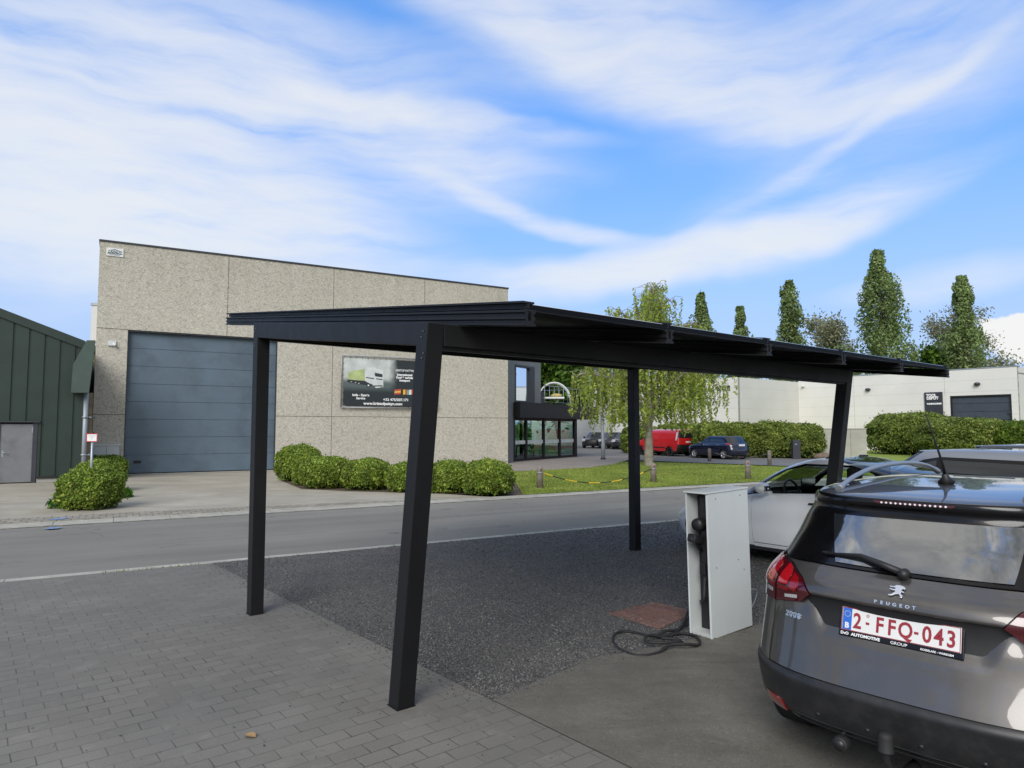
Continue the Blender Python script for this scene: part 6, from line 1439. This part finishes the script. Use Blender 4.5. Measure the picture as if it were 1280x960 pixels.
def px_shrub(u0, u1, vt, vb, lab, n, size, m, name='round_shrub', group=None, seed=0, sq=2.6, cat='shrub', depth=1.0, yoff=0.0):
    p = spot((u0+u1)/2, vb); r = (u1-u0)/2/CF*p.y; c = p+Vector((p.x, p.y, 0)).normalized()*(r*.8*depth+yoff); f = c.y/p.y
    h = at_depth((u0+u1)/2, vt, c.y).z; return shrub(name, lab, c, r*f*.94, h*.97, n, size, m, group, sq, ry=r*f*depth, seed=seed, cat=cat)
GL, GR = 'clipped round shrubs left of the roller door', 'clipped round shrubs along the warehouse front'
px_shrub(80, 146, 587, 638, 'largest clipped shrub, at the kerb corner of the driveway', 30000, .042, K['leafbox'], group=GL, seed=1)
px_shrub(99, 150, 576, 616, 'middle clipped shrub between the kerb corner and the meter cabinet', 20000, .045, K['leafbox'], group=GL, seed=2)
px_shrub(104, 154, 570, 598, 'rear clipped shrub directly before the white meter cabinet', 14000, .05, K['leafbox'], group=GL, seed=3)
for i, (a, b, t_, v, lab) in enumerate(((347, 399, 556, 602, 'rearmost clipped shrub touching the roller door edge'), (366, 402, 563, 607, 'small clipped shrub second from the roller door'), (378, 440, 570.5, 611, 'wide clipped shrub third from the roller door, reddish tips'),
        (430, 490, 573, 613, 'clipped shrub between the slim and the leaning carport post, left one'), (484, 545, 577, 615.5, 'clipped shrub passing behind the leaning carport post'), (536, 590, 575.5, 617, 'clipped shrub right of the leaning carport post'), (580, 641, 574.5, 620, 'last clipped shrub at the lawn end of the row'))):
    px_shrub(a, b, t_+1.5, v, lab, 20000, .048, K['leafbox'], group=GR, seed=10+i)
# weeds at the foot of the big shrub
K['weed'] = leafmat('fresh weed', (.03, .1, .01), (.07, .2, .015), (.2, .35, .03))
for u, v, lab, s in ((84, 634, 'tuft of fresh weeds at the left foot of the largest shrub', 1), (143, 622, 'tuft of weeds at the driveway side of the largest shrub', 2)):
    p = spot(u, v); n = 350; a = RNG.uniform(0, 6.28, n); rr = RNG.uniform(0, .28, n)**.8; hh = RNG.uniform(.05, .45, n)*(1-rr/.5)
    t = thing('weed_tuft', lab, 'weeds', p, group='weeds at the shrub foot'); cards(np.stack([rr*np.cos(a)*1.2, rr*np.sin(a), hh], 1), np.stack([np.cos(a), np.sin(a), a*0+.2], 1), .07, K['weed'], 'leaves', t, .5, 3)
# tall hedges on the right
GH = 'tall clipped hedges before the white building'
for i, (a, b, t_, v, lab) in enumerate(((868, 915, 526, 572, 'tall hedge mound behind the navy hatchback, leftmost of its row'), (903, 948, 527, 572, 'tall hedge mound just right of the navy hatchback'), (938, 990, 525.5, 572.5, 'tall hedge mound behind the dark letterbox pillar'), (968, 1026, 527.5, 573, 'rounded end of the hedge beside the yard wall'))):
    px_shrub(a, b, t_+3, v, lab, 17000, .095, K['leafhedge'], 'tall_hedge', GH, 30+i, 3.2, 'hedge')
for i, (a, b, t_, v, lab) in enumerate(((778, 830, 534, 568, 'dark hedge behind the willow trunk'), (822, 876, 531, 569, 'hedge directly behind the red van'))):
    px_shrub(a, b, t_, v, lab, 7000, .16, K['leafhedge'], 'tall_hedge', GH, 36+i, 3.4, 'hedge', yoff=2.0)
for i, (a, b, t_, v, lab, m) in enumerate(((1095, 1188, 512, 569, 'great rounded hedge left of the grey roller door', K['leafhedge']), (1160, 1254, 518.5, 574, 'great rounded hedge below the grey roller door', K['leafhedge']), (1238, 1330, 523, 576, 'brighter green hedge at the right end of the row', K['leafhedge2']))):
    px_shrub(a, b, t_+6, v, lab, 30000, .1, m, 'tall_hedge', GH, 40+i, 3.0, 'hedge')
# ---------------------------------------------------------------- trees
def limb_tree(base, H, spread, trunk_r, seed, levels=3, up=.6, n0=7, start=.25, crown_top=1.0):
    """returns branch polylines [(points, radii)] and tips"""
    rg = random.Random(seed); br = []; tips = []
    def grow(p, d, L, r, lev):
        pts = [p.copy()]; rs = [r]; n = 5; q = p.copy(); dd = d.copy()
        for i in range(n):
            dd = (dd+Vector((rg.gauss(0, .12), rg.gauss(0, .12), rg.gauss(0, .08)+up*.06))).normalized(); q = q+dd*(L/n); pts.append(q.copy()); rs.append(r*(1-.75*(i+1)/n))
        br.append((pts, rs)); 
        if lev >= levels: tips.append((pts, dd)); return
        k = n0 if lev == 0 else rg.randint(3, 5)
        for j in range(k):
            f = start+(1-start)*(j+rg.random())/k if lev == 0 else .3+.7*rg.random(); i = min(n-1, int(f*n)); o = pts[i].lerp(pts[i+1], f*n-i)
            a = rg.uniform(0, 6.28); e = Vector((math.cos(a), math.sin(a), up+rg.uniform(-.2, .3))).normalized(); nd = (dd*.25+e).normalized()
            grow(o, nd, L*(spread if lev == 0 else .55)*(1.1-.45*f), rs[i]*.55, lev+1)
        tips.append((pts, dd))
    grow(Vector((0, 0, 0)), Vector((0, 0, 1)), H*crown_top, trunk_r, 0); return br, tips
def wood(br, name, m, parent, minr=.004, n=6):
    bm = MB()
    for pts, rs in br:
        bm.tube(pts, .1, n if rs[0] > .05 else 4, rs=[max(r, minr) for r in rs], caps=False)
    return bm.build(name, m, parent)
K['leafpop'] = leafmat('poplar leaf', (.13, .2, .065), (.26, .36, .12), (.4, .5, .2), clump=.35)
K['leaflush'] = leafmat('lush tree leaf', (.03, .08, .008), (.08, .17, .014), (.17, .29, .03), clump=.5)
K['leafpale'] = leafmat('pale spring leaf', (.2, .22, .11), (.34, .36, .2), (.5, .49, .32), clump=.5)
K['leafwil'] = leafmat('willow leaf', (.23, .31, .04), (.42, .53, .08), (.64, .71, .18), clump=1.2, trans=.5)
def poplar(u, vt, w_px, Y, lab, seed, group='poplars behind the white building', n=9000):
    top = at_depth(u, vt, Y); H = top.z; x = top.x; rg = np.random.default_rng(seed); t = thing('poplar_tree', lab, 'tree', (x, Y, 0), rg.uniform(0, 6), group); R = w_px/2/CF*Y*1.12
    bm = MB(); bm.tube([(0, 0, 0), (.1, 0, H*.5), (0, .1, H*.97)], .3, 8, rs=[.38, .22, .04])
    C_ = []
    nb = 120
    for i in range(nb):
        f = .16+.83*((i+rg.random())/nb); prof = (math.sin(min(1, (f-.05)/.35)*PI/2) if f < .42 else ((1-f)/.58)**.6)*(1.08+.2*math.sin(f*17+seed*2.1))
        a = rg.uniform(0, 6.28); rr = R*prof*rg.uniform(.35, 1.0); b0 = Vector((0, 0, H*(f-.09))); b1 = Vector((rr*math.cos(a), rr*math.sin(a), H*f+rg.uniform(0, .8)))
        bm.tube([b0, b0.lerp(b1, .5)+Vector((0, 0, -.3)), b1], .04, 4, rs=[.07, .05, .02]); C_.append((b1, R*(.1+.26*prof)*rg.uniform(.7, 1.3), rg.uniform(.9, 1.7)))
    bm.build('trunk', K['bark'], t); P = []; N = []
    for c, r, st in C_:
        k = n//nb; d = rg.normal(0, 1, (k, 3)); d /= np.linalg.norm(d, axis=1, keepdims=True); q = d*(rg.uniform(.35, 1, k)**.5)[:, None]*np.array([r, r, r*st*1.6])+np.array(c); P.append(q); N.append(d)
    P = np.concatenate(P); N = np.concatenate(N); keep = P[:, 2] < H; cards(P[keep], N[keep], .2, K['leafpop'], 'crown', t); return t
for u, vt, w_, Y, lab, s in ((876, 366, 33, 84, 'dark poplar rising just right of the willow crown', 1), (925, 383, 24, 92, 'smallest slim poplar above the middle of the carport roof', 2), (985, 350.5, 38, 84, 'medium poplar above the right half of the carport roof', 3),
                             (1098, 313, 54, 80, 'tallest and widest poplar of the row', 4), (1201, 345, 38, 82, 'poplar near the right edge with a twin tip', 5)):
    poplar(u, vt, w_, Y, lab, s, n=21000 if w_ > 50 else 13000)
def leafy(name, lab, u, vt, w_px, Y, m, bark, seed, n, size, dens=1.0, levels=3, group=None, up=.6, cat='tree', start=.25):
    top = at_depth(u, vt, Y); H = top.z; t = thing(name, lab, cat, (top.x, Y, 0), seed*1.3, group); R = w_px/2/CF*Y
    br, tips = limb_tree(None, H*.86, 1.0*R/(H*.8)*1.1, .03*H*.5, seed, levels, up, 9, start); wood(br, 'trunk', bark, t, .018 if bark is K['barkp'] else .004)
    rg = np.random.default_rng(seed); P = []; k = max(1, int(n/len(tips)))
    for pts, d in tips:
        f = rg.uniform(.2, 1, k)*(len(pts)-1); i = np.minimum(f.astype(int), len(pts)-2); A = np.array(pts); q = A[i]+(A[i+1]-A[i])*(f-i)[:, None]+rg.normal(0, size*dens, (k, 3)); P.append(q)
    P = np.concatenate(P); N = rg.normal(0, 1, P.shape); N[:, 2] += .6; cards(P, N, size, m, 'crown', t); return t
leafy('leafy_tree', 'lush green tree behind the office terrace', 700, 440, 75, 62, K['leaflush'], K['bark'], 21, 16000, .26, 2.6, 3)
leafy('leafy_tree', 'dark green tree left part behind the office roof terrace', 735, 455, 60, 92, K['leaflush'], K['bark'], 22, 9000, .26, 2.4, 3)
leafy('pale_tree', 'pale green spreading tree between the medium and the tallest poplar', 1041, 402, 92, 95, K['leafpale'], K['barkp'], 23, 9000, .24, 3.0, 3, 'pale spring trees behind the white building')
leafy('pale_tree', 'nearly bare grey tree right of the tallest poplar', 1150, 390, 100, 92, K['leafpale'], K['barkp'], 24, 5200, .2, 3.2, 3, 'pale spring trees behind the white building')
leafy('pale_tree', 'brownish sparse tree right of the twin tipped poplar', 1238, 394, 100, 88, K['leafpale'], K['barkp'], 25, 5600, .2, 3.0, 3, 'pale spring trees behind the white building')
for i, (u, vt, w_, lab) in enumerate(((1175, 436, 60, 'low green tree at the foot of the twin tipped poplar'), (1068, 440, 40, 'low green tree at the left foot of the tallest poplar'), (938, 420, 40, 'low green tree beside the smallest poplar'), (1275, 452, 40, 'green bush top at the right edge above the wall'))):
    leafy('leafy_tree', lab, u, vt, w_, 86, K['leafpop'] if i else K['leaflush'], K['bark'], 30+i, 5000, .3, 2.5, 2, 'low green trees behind the white building')
leafy('leafy_tree', 'thin green tree top showing over the green shed', 105, 410, 24, 45, K['leafpale'], K['bark'], 41, 1500, .14, 1.6, 3)
# distant tree belt, one mass
P = []; 
for i in range(120): 
    x = -60+i*3.4; y = 150+12*math.sin(i*.7); h = 5+2.5*math.sin(i*1.7)+random.uniform(-1, 1); n = 160; d = RNG.normal(0, 1, (n, 3)); d /= np.linalg.norm(d, axis=1, keepdims=True); P.append(np.array([x, y, h*.5])+d*np.array([3.2, 2.5, h*.52]))
P = np.concatenate(P); o = cards(P, RNG.normal(0, 1, P.shape), .9, K['leafpop'], 'distant_woods', None); tag(o, 'far belt of green trees behind the buildings', 'trees', kind='stuff')
# weeping tree on the lawn
wbase = spot(811, 582.5); wil = thing('weeping_tree', 'weeping pale green tree with hanging strands on the lawn behind the carport', 'tree', wbase)
rg = random.Random(5); Y = wbase.y; pxm = Y/CF; tz = at_depth(800, 362, Y).z; br = []; ends = []
def X(u): return (u-811)*pxm*.92
def Zp(v): return at_depth(811, v, Y).z
trunk = [Vector((0, 0, 0)), Vector((.02, 0, 1.2)), Vector((X(812), 0, Zp(540))), Vector((X(814), 0, Zp(515))), Vector((X(812), .1, Zp(480))), Vector((X(808), 0, Zp(440))), Vector((X(804), 0, Zp(400)))]
br.append((trunk, [.24, .19, .16, .13, .1, .07, .04]))
limbs = [(.30, -1.2, 505), (.36, .8, 500), (.45, -1.9, 470), (.5, 1.8, 465), (.58, -2.6, 440), (.62, 2.5, 440), (.70, -1.2, 410), (.74, 1.4, 408), (.84, -.2, 372), (.86, .9, 385), (.55, -3.3, 462), (.6, 3.0, 458), (.8, -1.7, 398), (.8, 2.0, 405), (.95, .3, 366)]
def at_f(P_, f): i = min(len(P_)-2, int(f*(len(P_)-1))); return P_[i].lerp(P_[i+1], f*(len(P_)-1)-i)
for f, x, v in limbs:
    x *= .88
    for yy in ((-1, 1) if abs(x) < 2.8 else (0,)):
        o = at_f(trunk, f); e = Vector((x*1.05, yy*rg.uniform(.6, 2.6), Zp(v)+rg.uniform(-.4, .3))); m_ = o.lerp(e, .5)+Vector((0, 0, .35)); P_ = smooth([o, m_, e, e+Vector((x*.18, yy*.3, -.35))], 4); br.append((P_, list(np.linspace(.065, .014, len(P_)))))
        for k in range(13):
            s = at_f(P_, rg.uniform(.25, 1)); a = rg.uniform(0, 6.28); q = s+Vector((math.cos(a)*rg.uniform(.2, .8), math.sin(a)*rg.uniform(.2, .8), rg.uniform(.0, .35))); P2_ = [s, s.lerp(q, .6)+Vector((0, 0, .12)), q]; br.append((P2_, [.016, .012, .008])); ends.append(q); ends.append(s.lerp(q, .5))
wood(br, 'trunk', K['barkp'], wil, n=8)
LP = []; LN = []; tw_ = []
def floor_z(x):      # how low the strands reach, across the crown
    u = 811+x/pxm
    return float(np.interp(u, [705, 722, 745, 770, 800, 830, 860, 885, 903], [Zp(525), Zp(520), Zp(528), Zp(545), Zp(525), Zp(530), Zp(545), Zp(548), Zp(540)]))
for e in ends:
    L_ = (e.z-floor_z(e.x))*(rg.uniform(.12, .6) if rg.random() < .55 else rg.uniform(.6, 1.04))
    if rg.random() < .10: continue
    L_ = max(.5, min(L_, 5.2)); n = int(L_/.055); p = e.copy(); sw = Vector((rg.gauss(0, .05)+.012*e.x, rg.gauss(0, .05), 0)); pts = [p.copy()]
    for i in range(n):
        p = p+Vector((sw.x*.055+rg.gauss(0, .006), sw.y*.055+rg.gauss(0, .006), -.055)); LP.append((p.x+rg.gauss(0, .045), p.y+rg.gauss(0, .045), p.z)); LN.append((rg.gauss(0, 1), rg.gauss(0, 1), .1))
        if i % 8 == 0: pts.append(p.copy())
    if len(pts) > 2: tw_.append((pts, [.005]*len(pts)))
wood(tw_, 'twigs', K['barkp'], wil, .004, 3)
o = cards(np.array(LP), np.array(LN), .086, K['leafwil'], 'crown', wil, .5, 2.0)
# ---------------------------------------------------------------- sky, sun, camera
SUN_AZ, SUN_EL = 196.0, 34.0
w = bpy.data.worlds.new('World'); SC.world = w; w.use_nodes = True; t = NT(w.node_tree); bg = t.n['Background']
sky = t.new('TexSky'); sky.sky_type = 'NISHITA'; sky.sun_disc = False; sky.sun_elevation = math.radians(SUN_EL); sky.sun_rotation = math.radians(SUN_AZ); sky.air_density = 1.0; sky.dust_density = .6; sky.ozone_density = 2.5; sky.altitude = 50
D_ = t.vmath('NORMALIZE', t.new('TexCoord').outputs['Generated']); sp = t.new('SeparateXYZ'); t.put(sp.inputs[0], D_)
A = t.math('ARCTAN2', sp.outputs[0], sp.outputs[1]); E_ = t.math('ARCSINE', sp.outputs[2])
cx = t.new('CombineXYZ'); t.put(cx.inputs[0], A); t.put(cx.inputs[1], E_); AE = cx.outputs[0]
def ang(u, v):
    d = ray(u, v).normalized(); return math.atan2(d.x, d.y), math.asin(d.z)
# gentle warp so that no edge is straight
wn = t.new('TexNoise'); t.put(wn.inputs['Vector'], AE); wn.inputs['Scale'].default_value = 4.5; wn.inputs['Detail'].default_value = 3
wv = t.vmath('SUBTRACT', wn.outputs['Color'], (.5, .5, .5)); ws = t.new('VectorMath', operation='SCALE'); t.put(ws.inputs[0], wv); ws.inputs['Scale'].default_value = .07
AW = t.vmath('ADD', AE, ws.outputs[0])
def streak(vec, rot, sx, sy, scale, detail=6, rough=.55, dist=.15):
    return t.noise(t.mapping(vec, (sx, sy, 1), (0, 0, math.radians(rot))), scale, detail, rough, dist)
nA = streak(AW, 6, 1, 7, 2.6); nB_ = streak(AW, -17, 1, 5, 2.6); nC = streak(AW, 3, 1.2, 6, 7, 6, .6, .3)
sel = t.maprange(A, -.05, .3, 0, 1, True)
nn = t.new('Mix', data_type='FLOAT'); t.put(nn.inputs[0], sel); t.put(nn.inputs[2], nA); t.put(nn.inputs[3], nB_); NN = nn.outputs[0]
acc = None
def mask(u, v, lu, lv, rot, wgt, soft=1.0):
    """soft elongated cloud region: centre and half sizes, tilt in degrees (up to the right)"""
    global acc
    a0, e0 = ang(u, v); a1, e1 = ang(u+5, v); k = (a1-a0)/5; rx, ry = lu*k, lv*k
    m = t.new('Mapping'); t.put(m.inputs['Vector'], AW); m.vector_type = 'TEXTURE'; m.inputs['Location'].default_value = (a0, e0, 0); m.inputs['Rotation'].default_value = (0, 0, math.radians(rot)); m.inputs['Scale'].default_value = (rx, ry, 1)
    l = t.new('VectorMath', operation='LENGTH'); t.put(l.inputs[0], m.outputs[0]); f = t.math('MULTIPLY', t.maprange(l.outputs['Value'], 1.35, .15, 0, 1, True), wgt); acc = f if acc is None else t.math('ADD', acc, f)
for q in ((40, 130, 600, 175, -4, .98), (230, 300, 350, 85, -3, .95), (120, 270, 430, 150, 0, .4), (430, 150, 300, 45, -8, .55), (560, 150, 190, 16, -6, .55), (300, 40, 380, 60, -6, .5), (770, 40, 230, 75, -12, .7), (900, 120, 250, 40, -8, .4),
          (620, 20, 260, 40, -22, .4), (1120, 60, 330, 120, 8, .45), (1090, 160, 240, 15, 24, .42), (1010, 150, 130, 16, 2, .35), (860, 325, 260, 30, 9, .98), (720, 345, 180, 22, 3, .5), (1010, 285, 170, 40, 16, .62), (1000, 240, 200, 50, 18, .22), (640, 262, 150, 15, -20, .55), (740, 295, 80, 12, -8, .4), (560, 210, 140, 50, -15, .35),
          (1180, 350, 160, 26, 4, .35), (1150, 235, 130, 25, 20, .2), (450, 380, 60, 20, 0, .2)): mask(*q)
cl = t.math('MULTIPLY', acc, t.maprange(NN, .32, .64, .35, 1.15)); cl = t.math('ADD', cl, t.math('MULTIPLY', acc, t.maprange(nC, .35, .68, -.16, .2)))
haze = t.maprange(E_, .0, .42, .95, .0, True)
cl = t.math('MULTIPLY', t.math('SUBTRACT', 1, t.math('EXPONENT', t.math('MULTIPLY', t.math('MAXIMUM', cl, 0.0), -1.75))), 1.08, clamp=True)
# low cumulus near the horizon
def puff(u, v, lu, lv):
    a0, e0 = ang(u, v); a1, _ = ang(u+5, v); k = (a1-a0)/5
    pn = t.noise(AE, 22, 6, .6); m = t.new('Mapping'); t.put(m.inputs['Vector'], AE); m.vector_type = 'TEXTURE'; m.inputs['Location'].default_value = (a0, e0, 0); m.inputs['Scale'].default_value = (lu*k, lv*k, 1)
    l = t.new('VectorMath', operation='LENGTH'); t.put(l.inputs[0], m.outputs[0]); d = t.math('SUBTRACT', l.outputs['Value'], t.maprange(pn, .3, .7, -.35, .35)); return t.maprange(d, 1.05, .85, 0, 1, True)
pf1 = puff(1290, 420, 80, 38)
# clouds behind the camera: broken cumulus with grey bellies
bn_ = t.noise(t.mapping(D_, (1.6, 1.6, 2.6)), 1.9, 8, .6, .3); bk = t.maprange(bn_, .38, .52, 0, 1, True); behind = t.maprange(sp.outputs[1], .25, -.15, 0, 1, True)
bk = t.math('MULTIPLY', bk, behind)
# tones
up_ = t.maprange(E_, 0, 1.0, 0, 1)
S_ = t.mix(1.0, sky.outputs[0], (1.62, 2.06, 2.85), 'MULTIPLY')
hi = t.mix(t.maprange(E_, .05, .75, 0, 1), (8.0, 8.6, 9.3), (7.5, 7.9, 9.0))
S_ = t.mix(.6, S_, (1.5, 4.1, 9.3)); S_ = t.mix(haze, S_, (4.9, 6.3, 8.9)); c = t.mix(cl, S_, hi)
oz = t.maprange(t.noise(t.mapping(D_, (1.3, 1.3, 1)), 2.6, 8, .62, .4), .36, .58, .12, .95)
c = t.mix(t.math('MULTIPLY', t.maprange(E_, .62, .95, 0, 1, True), oz), c, t.mix(t.maprange(t.noise(D_, 5, 6, .6), .35, .65, 0, 1), (6.0, 5.9, 5.8), (14, 13.4, 12.4)))  # overhead cloud outside the view, added and brightened to light the scene
c = t.mix(t.math('MULTIPLY', pf1, .9), c, (9.6, 9.4, 9.0))
shade = t.maprange(t.noise(D_, 3.2, 6, .6), .35, .65, 0, 1)
c = t.mix(bk, c, t.mix(shade, (3.2, 3.3, 3.4), (9.5, 9.2, 8.7)))
# below the horizon the world is ground coloured
c = t.mix(t.maprange(sp.outputs[2], -.02, -.06, 0, 1), c, (1.3, 1.25, 1.1))
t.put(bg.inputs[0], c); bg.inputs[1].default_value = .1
sd = bpy.data.lights.new('sun', 'SUN'); sd.energy = 3.1; sd.angle = math.radians(36); sd.color = (1, .965, .92); so = bpy.data.objects.new('sun', sd); COL.objects.link(so)
d = -(az(SUN_AZ)*math.cos(math.radians(SUN_EL))+Vector((0, 0, math.sin(math.radians(SUN_EL))))); so.rotation_euler = d.to_track_quat('-Z', 'Y').to_euler(); so.location = (-20, -25, 40)
cd = bpy.data.cameras.new('camera'); cam = bpy.data.objects.new('camera', cd); COL.objects.link(cam); cd.sensor_fit = 'HORIZONTAL'; cd.sensor_width = 36; cd.lens = CF/1280*36; cd.clip_start = .05; cd.clip_end = 3000
R_, U_, B_ = Vector((1, 0, 0)), Vector((0, -CS, CC)), Vector((0, -CC, -CS)); M = Matrix((R_, U_, B_)).transposed().to_4x4(); M.translation = (0, 0, CH); cam.matrix_world = M; SC.camera = cam
SC.view_settings.view_transform = 'Standard'; SC.view_settings.look = 'None'; SC.view_settings.exposure = 0; SC.view_settings.gamma = 1
SC.cycles.max_bounces = 8; SC.cycles.transparent_max_bounces = 12; SC.cycles.caustics_reflective = False; SC.cycles.caustics_refractive = False
